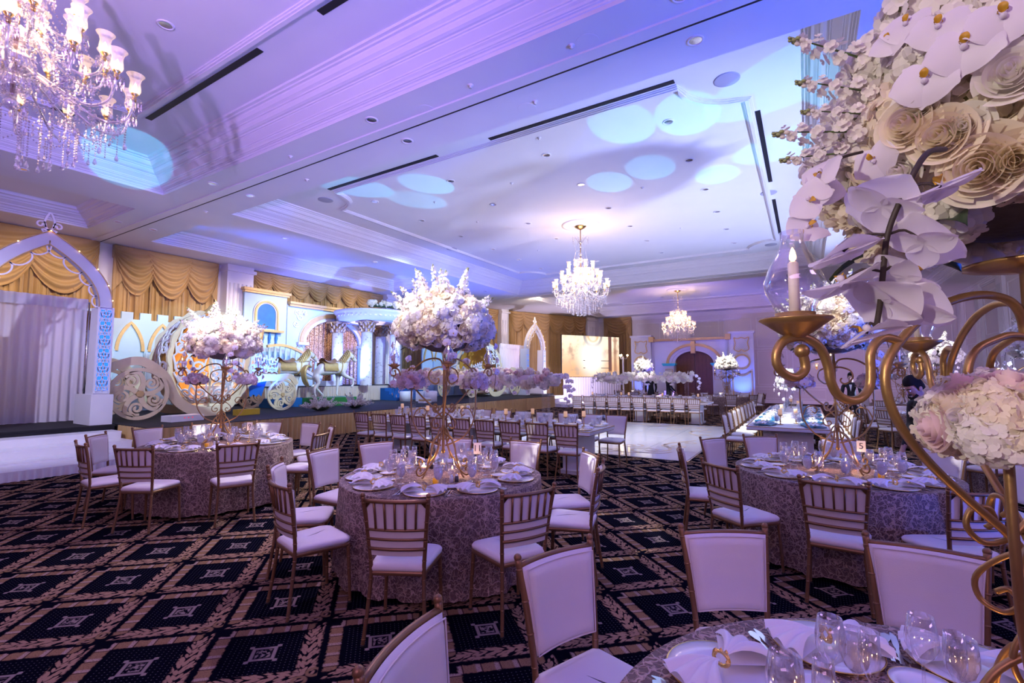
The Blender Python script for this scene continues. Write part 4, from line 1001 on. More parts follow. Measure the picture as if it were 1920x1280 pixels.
def orchid_table_arrangement(cx, cy, cz):
    """the arrangement seen from close by: every bloom set by hand"""
    random.seed(101); t = thing('floral_arrangement', 'large arrangement of moth orchids, cream roses and hydrangea with trailing orchid sprays', 'flowers', (cx, cy, cz)); H0 = 0.293
    b = MB(); b.ball((0, 0, H0-0.02), 1.0, 20, 10, 0, (0.265, 0.265, 0.22)); b.build('moss_base', M['moss'], t)
    N = 96
    for i in range(N):
        z = 1-1.86*(i+0.5)/N; r = math.sqrt(max(0, 1-z*z)); a = i*2.39996; d = Vector((r*math.cos(a), r*math.sin(a), z)); k = random.uniform(0.80, 0.93)
        p = Vector((d.x*0.345*k, d.y*0.345*k, H0+d.z*(0.34 if d.z > 0 else 0.30)*k))
        u = random.random()
        if u < 0.80: place_on('hydrangea_head', random.choice(FGH), t, p, d, random.uniform(0, 6), random.uniform(0.75, 1.0))
        else: place_on('rose', FGR[random.choice((0, 2))], t, p+d*0.03, d, random.uniform(0, 6), random.uniform(0.9, 1.1))
    for p, n, k, sc in FR_: place_on('rose', FGR[k], t, p, Vector(n)+Vector((-0.1, -0.2, 0.1)), random.uniform(0, 6), sc)
    for p, n, sc in FO_: place_on('orchid_bloom', ORC, t, p, Vector(n)+Vector((0.1, -0.2, -0.05)), random.uniform(-0.3, 0.3)+PI, sc)
    for p, n, sc in FS_: place_on('stock_spike', STK[0], t, (Vector(p)+Vector(n)*-0.06), Vector(n)+Vector((-0.35, 0.1, 0.15)), 0, sc*0.85)
    b = MB(); b.tube(smoothpts(SPR1, 5), 0.0042, 6)
    for p in BL1:
        q = min(SPR1, key=lambda e: (Vector(e)-Vector(p)).length); b.tube(smoothpts([q, tuple((Vector(q)+Vector(p))/2+Vector((0, 0, 0.012))), p], 3), 0.002, 5)
    st = b.build('orchid_stem', M['twig'], t)
    for i, p in enumerate(BL1):
        s = 1 if i % 2 else -1; d = Vector((-0.852, -0.524, 0))*s*0.5+Vector((0.10, 0.25, 0.9)); place_on('orchid_bloom', ORC, st, p, d, random.uniform(-0.8, 0.8)+i, random.uniform(0.92, 1.12))
    b = MB(); b.tube(smoothpts(SPR2, 5), 0.003, 6); st = b.build('orchid_stem', M['twig'], t)
    for i, p in enumerate(BL2): place_on('orchid_bloom', ORC, st, p, (-0.5+0.3*i, -0.6, 0.4-0.3*(i % 2)), 1.0*i, 0.85)
    for i in range(7):
        a = i*0.9+3; place_on('leaf', LEAF, t, (math.cos(a)*0.2, math.sin(a)*0.2, 0.06), (math.cos(a)*0.4, math.sin(a)*0.4, 0.8), a, 1.4)
    return t
FO_ = [((-0.156,-0.364,0.308),(-0.39,-0.92,0.04),1.05), ((-0.203,-0.340,0.279),(-0.51,-0.86,-0.04),1.0), ((-0.218,-0.307,0.410),(-0.55,-0.78,0.30),0.8), ((-0.242,-0.294,0.396),(-0.61,-0.75,0.26),0.7), ((-0.271,-0.264,0.182),(-0.69,-0.67,-0.28),0.85), ((-0.112,-0.377,0.334),(-0.28,-0.95,0.10),1.0), ((-0.182,-0.345,0.366),(-0.46,-0.87,0.16),0.9)]
FR_ = [((-0.221,-0.293,0.224),(-0.59,-0.79,-0.19),0,0.95), ((-0.178,-0.308,0.185),(-0.48,-0.83,-0.29),0,1.0), ((-0.150,-0.318,0.190),(-0.42,-0.85,-0.32),2,0.75), ((-0.130,-0.300,0.122),(-0.35,-0.81,-0.46),0,1.25), ((-0.204,-0.300,0.255),(-0.54,-0.82,-0.16),2,0.9), ((-0.091,-0.312,0.119),(-0.25,-0.85,-0.47),0,1.0), ((-0.230,-0.256,0.154),(-0.62,-0.69,-0.38),2,0.8), ((-0.102,-0.356,0.245),(-0.27,-0.95,-0.13),2,1.0)]
FS_ = [((-0.257,-0.221,0.408),(-0.72,-0.62,0.32),1.0), ((-0.281,-0.222,0.257),(-0.78,-0.62,-0.10),1.0), ((-0.289,-0.201,0.223),(-0.81,-0.56,-0.20),0.9), ((-0.272,-0.236,0.287),(-0.76,-0.65,-0.02),0.8), ((-0.262,-0.226,0.338),(-0.76,-0.65,0.12),0.9)]
SPR1 = [(-0.200,-0.420,0.12), (-0.248,-0.555,0.068), (-0.278,-0.569,0.009), (-0.295,-0.563,-0.039), (-0.301,-0.551,-0.089), (-0.305,-0.538,-0.133), (-0.31,-0.527,-0.167)]
BL1 = [(-0.298,-0.557,0.006), (-0.236,-0.567,0.016), (-0.253,-0.548,-0.053), (-0.347,-0.559,-0.055), (-0.274,-0.546,-0.099), (-0.349,-0.556,-0.101), (-0.302,-0.536,-0.129), (-0.322,-0.533,-0.175), (-0.261,-0.522,-0.139)]
SPR2 = [(-0.290,-0.270,0.20), (-0.333,-0.311,0.178), (-0.359,-0.312,0.141), (-0.371,-0.304,0.098), (-0.38,-0.306,0.056)]
BL2 = [(-0.36,-0.314,0.157), (-0.38,-0.321,0.105), (-0.386,-0.321,0.05), (-0.356,-0.286,0.139)]

# ================================================================== candelabra
ARM_S = [(0.532,1.732),(0.526,1.706),(0.531,1.692),(0.549,1.682),(0.571,1.689),(0.585,1.706),(0.585,1.729),(0.571,1.749),(0.546,1.758),(0.518,1.755),(0.492,1.737),(0.478,1.704),(0.473,1.674),(0.458,1.648),(0.432,1.638),(0.409,1.643),(0.390,1.663),(0.385,1.694),(0.384,1.725),(0.373,1.746),(0.354,1.759),(0.331,1.757),(0.316,1.752)]
ARM_B = [(0.020,1.295),(0.059,1.335),(0.094,1.373),(0.176,1.438),(0.257,1.508),(0.313,1.57),(0.343,1.622),(0.354,1.673),(0.345,1.715),(0.312,1.757),(0.26,1.80),(0.195,1.834),(0.117,1.850),(0.055,1.842),(0.025,1.815),(0.016,1.77)]
ARM_I = [(0.015,1.765),(0.05,1.768),(0.086,1.760),(0.139,1.737),(0.162,1.694),(0.156,1.652),(0.123,1.62),(0.089,1.606),(0.06,1.62),(0.052,1.645),(0.066,1.66)]
ARM_L = [(0.016,1.16),(0.08,1.24),(0.16,1.36),(0.235,1.45),(0.25,1.50),(0.225,1.535),(0.19,1.53),(0.18,1.50),(0.198,1.485)]
POSY_A = [(0.018,1.03),(0.10,1.06),(0.20,1.12),(0.275,1.24),(0.30,1.38),(0.30,1.565)]
POSY_C = [(0.285,1.28),(0.25,1.36),(0.19,1.38),(0.16,1.345),(0.175,1.31),(0.20,1.325)]
FOOT_A = [(0.014,1.20),(0.055,1.17),(0.075,1.12),(0.06,1.075),(0.035,1.085),(0.03,1.11)]
FOOT_B = [(0.014,1.22),(0.05,1.05),(0.11,0.93),(0.20,0.845),(0.27,0.80),(0.315,0.805),(0.33,0.845),(0.305,0.872),(0.28,0.855),(0.29,0.835)]
FOOT_C = [(0.012,1.15),(0.10,1.10),(0.15,1.02),(0.17,0.93),(0.21,0.845),(0.245,0.785),(0.265,0.7705)]
RING_A = [(0.012,1.42),(0.06,1.36),(0.11,1.345),(0.14,1.375),(0.13,1.41),(0.10,1.415),(0.09,1.39),(0.105,1.375)]
RING_B = [(0.012,1.34),(0.07,1.30),(0.11,1.25),(0.105,1.205),(0.07,1.19),(0.045,1.215),(0.06,1.24),(0.08,1.228)]
def rot_pts(pts, a, k=5):
    return [(r*math.cos(a), r*math.sin(a), z) for r, z in smoothpts(pts, k)]
DZ = 0.76
def make_candelabra():
    t = thing('candelabrum', 'candelabrum', 'candelabrum'); G = M['gold_metal']; Z = lambda P: [(x, y, z-DZ) for x, y, z in P]
    b = MB(); b.lathe([(0, 0.195), (0.016, 0.205), (0.020, 0.225), (0.013, 0.245), (0.013, 0.60), (0.011, 0.62), (0.011, 1.14), (0.05, 1.145), (0.10, 1.155), (0.10, 1.162), (0, 1.162)], 14); b.build('pole', G, t)
    for k in range(3):
        a = math.radians(-139.6+120*k)
        b = MB(); b.tube(Z(rot_pts(ARM_B, a)), 0.0085, 8); b.tube(Z(rot_pts(ARM_S, a)), 0.0085, 8)
        e = Z(rot_pts(ARM_S[:1]*2, a))[0]; b.ball(e, 0.0135, 8, 6)
        b.tube(Z(rot_pts(ARM_I, a)), 0.0075, 8); arm = b.build('candle_arm', G, t)
        c = (0.543*math.cos(a), 0.543*math.sin(a), 1.757-DZ)
        b = MB(); b.lathe([(0, 0.0), (0.012, 0.0), (0.030, 0.010), (0.048, 0.024), (0.063, 0.034), (0.061, 0.037), (0.040, 0.026), (0.0, 0.022)], 20, c); b.lathe([(0.032, 0.026), (0.034, 0.029), (0.034, 0.047), (0.030, 0.047), (0.030, 0.030)], 20, c)
        b.build('drip_bowl', G, arm)
    for k in range(2):
        a = math.radians(-113+180*k)
        b = MB(); b.tube(Z(rot_pts(POSY_A, a)), 0.0075, 8); b.tube(Z(rot_pts(POSY_C, a)), 0.006, 7)
        c = (0.30*math.cos(a), 0.30*math.sin(a), 1.562-DZ); b.lathe([(0, 0), (0.02, 0.0), (0.075, 0.012), (0.075, 0.018), (0, 0.008)], 16, c); b.build('posy_holder', G, t)
    for k in range(4):
        a = math.radians(-113+90*k)
        a2 = a+math.radians(45)
        b = MB(); b.tube(Z(rot_pts(FOOT_B, a2)), 0.0075, 8); b.tube(Z(rot_pts(FOOT_A, a2)), 0.006, 7); b.tube(Z(rot_pts(FOOT_C, a2)), 0.0075, 8); b.build('foot_scroll', G, t)
        b = MB(); b.tube(Z(rot_pts(RING_A, a2)), 0.006, 7); b.tube(Z(rot_pts(RING_B, a)), 0.006, 7); b.build('scroll', G, t)
    return Proto(t)
CANDEL = make_candelabra()
TAPER = thing('taper_candle', 'candle', 'candle')
MB().lathe([(0, 0), (0.0105, 0), (0.0105, 0.003)], 12).build('cup', M['gold_metal'], TAPER)
MB().lathe([(0, 0.002), (0.0095, 0.002), (0.0092, 0.118), (0.006, 0.121), (0, 0.1205)], 12).build('candle_body', M['led_wax'], TAPER)
MB().lathe([(0, 0.120), (0.0055, 0.126), (0.006, 0.132), (0.003, 0.144), (0, 0.150)], 8).build('flame_tip', M['flame'], TAPER)
TAPER = Proto(TAPER)
HUR = MB().lathe([(0.0275, 0), (0.029, 0.004), (0.034, 0.03), (0.050, 0.065), (0.052, 0.08), (0.044, 0.105), (0.026, 0.14), (0.021, 0.155), (0.0215, 0.178), (0.0205, 0.178), (0.020, 0.155), (0.025, 0.14), (0.043, 0.105), (0.051, 0.08)], 24).mesh('hurricane_shade', M['glass'])
def candelabrum(cx, cy, key, desc, seed, rz=0.0, top=True, zt=0.7645, bq=None, zz=None):
    CANDEL.place((cx, cy, zt), rz, 'tall scrolled gold candelabrum %s' % desc, None)
    for k in range(3):
        a = math.radians(-139.6+120*k)+rz; x, y = cx+0.543*math.cos(a), cy+0.543*math.sin(a); z = zt+1.757-DZ+0.0245
        TAPER.place((x, y, z), 0, 'ivory taper candle on the candelabrum %s' % desc, 'taper candles '+key)
        o = link('hurricane_shade', HUR, None, (x, y, z+0.001)); tag(o, 'clear glass candle shade on the candelabrum %s' % desc, 'candle shade', 'glass shades '+key)
    for k in range(2):
        a = math.radians(-113+180*k)+rz
        posy('flower_posy', 'lilac hydrangea posy on the candelabrum %s' % desc, 'posies '+key, cx+0.30*math.cos(a), cy+0.30*math.sin(a), zt+(1.574 if top else 1.568)-DZ, 0.115 if top else 0.088, seed+k, big=not top, n=30 if not top else 26, size=0.8 if top else 0.70)
    if top:
        kw = dict(R=0.45, H=0.46, n=120, nst=26, nor=5, seed=seed, size=0.9, pal=(HYD[:2], ROSE[:2])); kw.update(bq or {})
        bouquet('floral_arrangement', 'white orchid and hydrangea arrangement atop the candelabrum %s' % desc, None, cx, cy, zt+1.162, **kw)
def pillar_candle(): 
    t = thing('pillar_candle_stand', 'ivory pillar candle on a turned brass stand', 'candle'); MB().lathe([(0, 0), (0.05, 0), (0.05, 0.006), (0.012, 0.012), (0.009, 0.05), (0.017, 0.06), (0.009, 0.07), (0.008, 0.15), (0.02, 0.165), (0.045, 0.18), (0.045, 0.186), (0, 0.186)], 14).build('brass_stand', M['gold_metal'], t)
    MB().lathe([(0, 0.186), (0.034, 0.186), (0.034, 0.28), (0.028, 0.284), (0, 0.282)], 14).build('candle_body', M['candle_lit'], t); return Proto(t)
PILL = pillar_candle()

# ================================================================== chandeliers (origin = ceiling panel, hanging down)
def bead_chain(b, pts, r=0.011, gap=0.026):
    P = [Vector(p) for p in smoothpts(pts, 8)]; acc = 0.0; last = P[0]
    for i in range(1, len(P)):
        seg = (P[i]-P[i-1]).length; acc += seg
        if acc >= gap: b.octa(P[i], r, r*1.25); acc = 0
def make_chandelier():
    t = thing('crystal_chandelier', 'chandelier', 'chandelier'); C_, G = M['crystal'], M['bright_gold']
    b = MB(); b.lathe([(0.60, 0), (0.60, -0.015), (0.52, -0.03), (0.50, -0.02), (0.40, -0.02), (0.36, -0.045), (0.30, -0.03), (0.27, -0.03), (0.22, -0.05), (0, -0.05)], 40); b.build('ceiling_rosette', M['trim_paint'], t)
    MB().lathe([(0.19, -0.05), (0.18, -0.07), (0.10, -0.12), (0.04, -0.15), (0.0, -0.15)], 24).build('canopy', G, t)
    b = MB(); b.tube([(0, 0, -0.14), (0, 0, -0.75), (0, 0, -2.3)], 0.016, 8); b.build('stem', M['gold_metal'], t)
    b = MB()
    for z, r in ((-0.55, 0.07), (-0.70, 0.05), (-0.95, 0.06), (-1.15, 0.09), (-1.45, 0.10), (-1.75, 0.12), (-2.0, 0.15), (-2.2, 0.13), (-2.38, 0.06)): b.ball((0, 0, z), r, 10, 6, 0, (1, 1, 0.9))
    b.build('crystal_baluster', C_, t)
    # crown of curled glass prisms at the top
    for k in range(8):
        a = 2*PI*k/8
        b = MB(); b.tube([(q*math.cos(a), q*math.sin(a), z) for q, z in smoothpts([(0.03, -0.60), (0.10, -0.50), (0.20, -0.40), (0.26, -0.42), (0.25, -0.49), (0.21, -0.49)], 4)], 0.011, 6); 
        bead_chain(b, [(0.25*math.cos(a), 0.25*math.sin(a), -0.48), (0.17*math.cos(a), 0.17*math.sin(a), -0.85), (0.26*math.cos(a), 0.26*math.sin(a), -1.25)], 0.011, 0.028); b.octa((0.26*math.cos(a), 0.26*math.sin(a), -0.56), 0.014, 0.05); b.build('crown_prism', C_, t)
    shade = MB().lathe([(0.028, 0.0), (0.040, 0.012), (0.050, 0.04), (0.047, 0.08), (0.042, 0.12), (0.052, 0.165), (0.074, 0.195), (0.076, 0.197), (0.074, 0.199), (0.050, 0.168)], 16).mesh('tulip_shade', M['frosted'])
    cup = MB().lathe([(0, -0.075), (0.015, -0.075), (0.019, -0.045), (0.013, -0.04), (0.022, -0.012), (0.032, 0.0), (0.03, 0.006), (0, 0.004)], 10).mesh('candle_cup', M['bright_gold'])
    bulb = MB().lathe([(0, 0.005), (0.008, 0.005), (0.008, 0.05), (0.015, 0.062), (0.016, 0.075), (0.009, 0.10), (0, 0.118)], 8).mesh('bulb', M['bulb'])
    pb = MB()
    for k in range(10):
        a = 2*PI*k/10; pb.octa((0.06*math.cos(a), 0.06*math.sin(a), -0.085), 0.008, 0.010); pb.octa((0.06*math.cos(a), 0.06*math.sin(a), -0.125), 0.010, 0.034)
    pb.lathe([(0.02, -0.05), (0.062, -0.062), (0.066, -0.058)], 12); pan = pb.mesh('drip_pan', M['crystal'])
    tiers = [(0.86, -2.02, 14, -2.20, 0.34), (0.63, -1.72, 12, -1.85, 0.26), (0.41, -1.42, 8, -1.55, 0.20)]
    for ti, (R, zc, n, zh, sag) in enumerate(tiers):
        for k in range(n):
            a = 2*PI*(k+0.5*(ti % 2))/n; ca, sa = math.cos(a), math.sin(a)
            b = MB(); P = smoothpts([(0.06, zh+0.10), (0.16, zh+0.13), (R*0.45, zh-0.02), (R*0.72, zh-sag*0.45), (R*0.93, zh-sag*0.30), (R, zc-0.07)], 6)
            b.tube([(q*ca, q*sa, z) for q, z in P], 0.013, 6); arm = b.build('glass_arm', C_, t)
            p = (R*ca, R*sa, zc)
            link('drip_pan', pan, arm, p); link('candle_cup', cup, arm, p); sh = link('tulip_shade', shade, t, p); link('bulb', bulb, sh, (0, 0, 0))
        # bead swags between neighbouring cups and strands up to the stem
        for k in range(n):
            a0 = 2*PI*(k+0.5*(ti % 2))/n; a1 = a0+2*PI/n; am = (a0+a1)/2; b = MB()
            bead_chain(b, [(R*math.cos(a0), R*math.sin(a0), zc-0.06), (R*1.0*math.cos(am), R*1.0*math.sin(am), zc-0.22), (R*math.cos(a1), R*math.sin(a1), zc-0.06)])
            bead_chain(b, [(R*math.cos(a0), R*math.sin(a0), zc-0.06), (R*0.72*math.cos(a0), R*0.72*math.sin(a0), zc-0.20), (R*0.40*math.cos(a0), R*0.40*math.sin(a0), zc+0.10), (0.13*math.cos(a0), 0.13*math.sin(a0), zc+0.36)])
            for q, zz in ((0.86, zc-0.26), (0.66, zc-0.30), (0.46, zc-0.24)):
                for da in (0, 0.5):
                    aa = a0+da*2*PI/n; b.octa((R*q*math.cos(aa), R*q*math.sin(aa), zz), 0.014, 0.016); b.octa((R*q*math.cos(aa), R*q*math.sin(aa), zz-0.04), 0.011, 0.022); b.octa((R*q*math.cos(aa), R*q*math.sin(aa), zz-0.085), 0.017, 0.030)
            b.build('crystal_strand', C_, t)
    # hanging fringe of prisms underneath
    for ri, (R, z, n, L) in enumerate(((0.80, -2.35, 26, 0.16), (0.62, -2.42, 22, 0.20), (0.45, -2.48, 16, 0.24), (0.28, -2.52, 12, 0.30), (0.12, -2.50, 6, 0.36))):
        for k in range(n):
            a = 2*PI*k/n+ri*0.3; x, y = R*math.cos(a), R*math.sin(a); b = MB(); q = 0
            while q < L: b.octa((x, y, z-q), 0.0105, 0.013); q += 0.026
            if k % 2 == 0 or ri > 1: b.lathe([(0, 0.03), (0.006, 0.02), (0.018, -0.015), (0.016, -0.03), (0, -0.042)], 6, (x, y, z-L-0.035), smooth=False)
            b.build('crystal_drop', C_, t)
    for k in range(12):
        a = 2*PI*k/12; b = MB(); a1 = a+2*PI/12
        bead_chain(b, [(0.80*math.cos(a), 0.80*math.sin(a), -2.30), (0.70*math.cos((a+a1)/2), 0.70*math.sin((a+a1)/2), -2.48), (0.80*math.cos(a1), 0.80*math.sin(a1), -2.30)]); bead_chain(b, [(0.80*math.cos(a), 0.80*math.sin(a), -2.32), (0.5*math.cos(a), 0.5*math.sin(a), -2.52), (0.15*math.cos(a), 0.15*math.sin(a), -2.35)]); b.build('crystal_swag', C_, t)
    for c in t.children:
        if c.name.split('.')[0] in ('crystal_strand', 'crystal_drop', 'crystal_swag', 'crown_prism', 'crystal_baluster'): c['kind'] = 'stuff'
    return Proto(t)
CHANDY = make_chandelier()
CHANDY.place((-5.98, 1.15, ZP), 0.2, 'large tiered crystal chandelier with tulip shades, beside the round speaker grille')
CHANDY.place((-5.98, 13.9, ZP), 0.0, 'tiered crystal chandelier glowing warm above the white dance floor')
CHANDY.place((-5.98, 27.5, ZP), 0.1, 'tiered crystal chandelier hanging before the arched palace facade')

# ================================================================== skin helper (figures)
def skin_mesh(name, verts, edges, radii, mats, sub=2, root=0, post=None):
    me = bpy.data.meshes.new(name); me.from_pydata(verts, edges, []); o = bpy.data.objects.new(name, me); COL.objects.link(o)
    md = o.modifiers.new('skin', 'SKIN'); md.branch_smoothing = 0.6
    for i, r in enumerate(radii):
        sv = me.skin_vertices[0].data[i]; sv.radius = (r, r) if not isinstance(r, tuple) else r; sv.use_root = (i == root)
    s = o.modifiers.new('sub', 'SUBSURF'); s.levels = sub; s.render_levels = sub
    dg = bpy.context.evaluated_depsgraph_get(); out = bpy.data.meshes.new_from_object(o.evaluated_get(dg)); bpy.data.objects.remove(o); bpy.data.meshes.remove(me)
    out.name = name; out.materials.clear()
    for m in (mats if isinstance(mats, list) else [mats]): out.materials.append(m)
    for p in out.polygons:
        p.use_smooth = True
        if post: p.material_index = post(p.center)
    return out

# ================================================================== stage decks
YM = 27.8                                   # the set is mirrored about the middle of the stage
def my(y, mir): return YM-y if mir else y
ZD, ZR = 0.6, 1.27
def deck(name, label, x0, x1, y0, y1, z0, z1, m='deck_black'):
    t = thing(name, label, 'stage', ((x0+x1)/2, (y0+y1)/2, z0)); 
    MB().box((0, 0, (z1-z0)/2-0.02), (x1-x0, y1-y0, z1-z0-0.04)).build('platform', M['black_cloth'], t)
    MB().box((0, 0, z1-z0-0.02), (x1-x0+0.02, y1-y0+0.02, 0.04)).build('deck_surface', M[m], t); return t
def skirt_part(par, p, q, z0, z1, m, n=None, amp=0.028, off=(0, 0)):
    """pleated skirt from p to q (local xy), facing to the right of the direction"""
    d = Vector((q[0]-p[0], q[1]-p[1])); L = d.length; d.normalize(); nr = Vector((d.y, -d.x)); n = n or max(6, int(L*7)); b = MB(); rnd = random.Random(int(L*100))
    ph = [rnd.uniform(0, 6) for _ in range(4)]
    def fn(u, v):
        w = math.sin(u*n*2*PI+1.3*math.sin(u*n*0.7+ph[0]))+0.4*math.sin(u*n*4.3+ph[1]); k = 0.035+amp*w*(0.35+0.9*(1-v))
        return (p[0]+d.x*L*u+nr.x*k, p[1]+d.y*L*u+nr.y*k, z0+(z1-z0)*v)
    b.grid(fn, n*9, 5); return b.build('pleated_skirt', M[m], par)
def poly_deck(name, label, pts, z1, c):
    t = thing(name, label, 'stage', (c[0], c[1], 0)); P = [(x-c[0], y-c[1]) for x, y in pts]
    b = MB(); b.plate(P, z1-0.04, lambda x, y, d: (x, y, d)); b.build('platform', M['black_cloth'], t)
    b = MB(); b.plate(P, 0.04, lambda x, y, d: (x*1.002, y*1.001, z1-0.04+d)); b.build('deck_surface', M['deck_black'], t); return t
st = poly_deck('stage_platform', 'long black stage platform with pleated gold satin skirt', [(-18.3, 4.6), (-11.6, 4.6), (-11.6, 23.2), (-16.85, 23.2), (-18.3, 17.9)], ZD, (-15.0, 13.9))
hx, hy = 3.4, 9.3
skirt_part(st, (hx, -hy), (hx, hy), 0.005, ZD-0.01, 'gold_satin', 150)
skirt_part(st, (hx-1.58, -hy), (hx, -hy), 0.005, ZD-0.01, 'gold_satin', 14); skirt_part(st, (hx, hy), (hx-1.58, hy), 0.005, ZD-0.01, 'gold_satin', 14)
for mir, lab in ((0, 'beside the white plank steps'), (1, 'near the projection screen')):
    y0, y1 = sorted((my(0.6 if not mir else 1.4, mir), my(4.53, mir)))
    deck('stage_wing', 'black stage wing under the pointed gate, %s' % lab, (-15.6 if mir else -18.3), -13.25, y0, y1, 0, ZD)
    # plank steps
    s_ = thing('plank_steps', 'white plank steps with ruffled satin skirt, %s' % lab, 'steps', (-12.2, my(2.75, mir), 0))
    for k in range(3):
        z1 = ZD-0.02-0.15*(k+1)+0.05; x1 = -13.2+12.2+0.55*(k+1)
        b = MB(); b.box((x1-0.275, 0, z1/2), (0.55, 3.4, z1-0.03)); b.build('step_box', M['white_board'], s_)
        for j in range(3):
            MB().box((x1-0.275-0.18+0.18*j, 0, z1+0.0), (0.172, 3.42, 0.03)).build('plank', M['white_board'], s_)
    zt = 0.16; MB().box((0.98, 0.0, zt/2), (0.75, 3.4, zt)).build('step_box', M['white_board'], s_)
    skirt_part(s_, (1.36, -1.7), (1.36, 1.7), 0.004, zt, 'white_satin', 32, 0.02); skirt_part(s_, (0.6, -1.7), (1.36, -1.7), 0.004, zt, 'white_satin', 8, 0.02)
rs = deck('stage_riser', 'upper black riser with champagne pleated skirt at the back of the stage', -17.95, -16.4, 9.6, 18.4, ZD, ZR)
rx = 0.775
skirt_part(rs, (rx, -4.4), (rx, 4.4), 0.005, ZR-ZD-0.02, 'champagne_satin', 90)
bs = thing('blue_stairs', 'blue carpeted stairs leading up to the round colonnade', 'stairs', (-16.35, 16.35, ZD))
for k in range(4):
    z1 = (ZR-ZD)*(4-k)/5; MB().box((0.16+0.28*k, 0, z1/2), (0.28, 2.2, z1)).build('step', M['blue_carpet'], bs)

# ================================================================== plates cut with scrolls
def scroll_wheel(name, par, x, y, z, R, nrm=(1, 0, 0), th=0.05):
    """disc of flat scrollwork in the plane across x"""
    w = thing(name, None or 'wheel', 'wheel'); 
    for k in ('label', 'category'): del w[k]
    w.parent = par; w.location = (x, y, z); fr = lambda a, b_, d: (d-th/2, a, b_)
    b = MB(); b.ribbon([(R*0.93*math.cos(2*PI*k/40), R*0.93*math.sin(2*PI*k/40)) for k in range(40)], R*0.14, th, fr, closed=True); b.build('rim', M['prop_cream'], w)
    for k in range(5):
        a = 2*PI*k/5+0.3; b = MB()
        P = smoothpts([(R*0.05*math.cos(a), R*0.05*math.sin(a)), (R*0.42*math.cos(a-0.25), R*0.42*math.sin(a-0.25)), (R*0.78*math.cos(a+0.05), R*0.78*math.sin(a+0.05)), (R*0.86*math.cos(a+0.45), R*0.86*math.sin(a+0.45))], 5)
        b.ribbon(P, [R*(0.20-0.10*i/len(P)) for i in range(len(P))], th, fr)
        c = (R*0.56*math.cos(a+0.52), R*0.56*math.sin(a+0.52)); b.ribbon(spiral(c[0], c[1], R*0.25, R*0.05, a+1.0, -1.5, 22), [R*0.085]*23, th, fr)
        b.build('scroll', M['prop_cream'], w)
    b = MB(); b.plate([(R*0.12*math.cos(2*PI*k/12), R*0.12*math.sin(2*PI*k/12)) for k in range(12)], th*1.6, fr); b.build('hub', M['prop_gold'], w)
    return w
def filigree(b, fr0, rows, w=0.035, t=0.02, cols=1, asp=1.0):
    """mirrored C-scroll lattice over the unit square; fr0(u,v,d); asp = height/width of the real panel"""
    fr = lambda u, v, d: fr0(u, v/asp, d)
    for c in range(cols):
        for j in range(rows):
            h = asp/rows; v0 = j*h; cw = 1.0/cols; u0 = c*cw
            for s in (0, 1):
                mx = lambda P: [(u0+(1-x if s else x)*cw, v0+y*h) for x, y in P]
                b.ribbon(mx(spiral(0.26, 0.66, 0.20, 0.05, -PI/2, -1.35, 14)), w, t, fr)
                b.ribbon(mx(spiral(0.27, 0.24, 0.17, 0.05, PI/2, 1.35, 14)), w, t, fr)
                b.ribbon(mx(smoothpts([(0.5, 0.0), (0.40, 0.22), (0.50, 0.45), (0.62, 0.70), (0.5, 1.0)], 4)), w, t, fr)
                b.ribbon(mx([(0.02, 0.0), (0.12, 0.10), (0.02, 0.45), (0.13, 0.5), (0.02, 1.0)]), w*0.8, t, fr)
                b.ribbon(mx([(0.26, 0.46), (0.13, 0.5), (0.27, 0.41)]), w*0.8, t, fr)
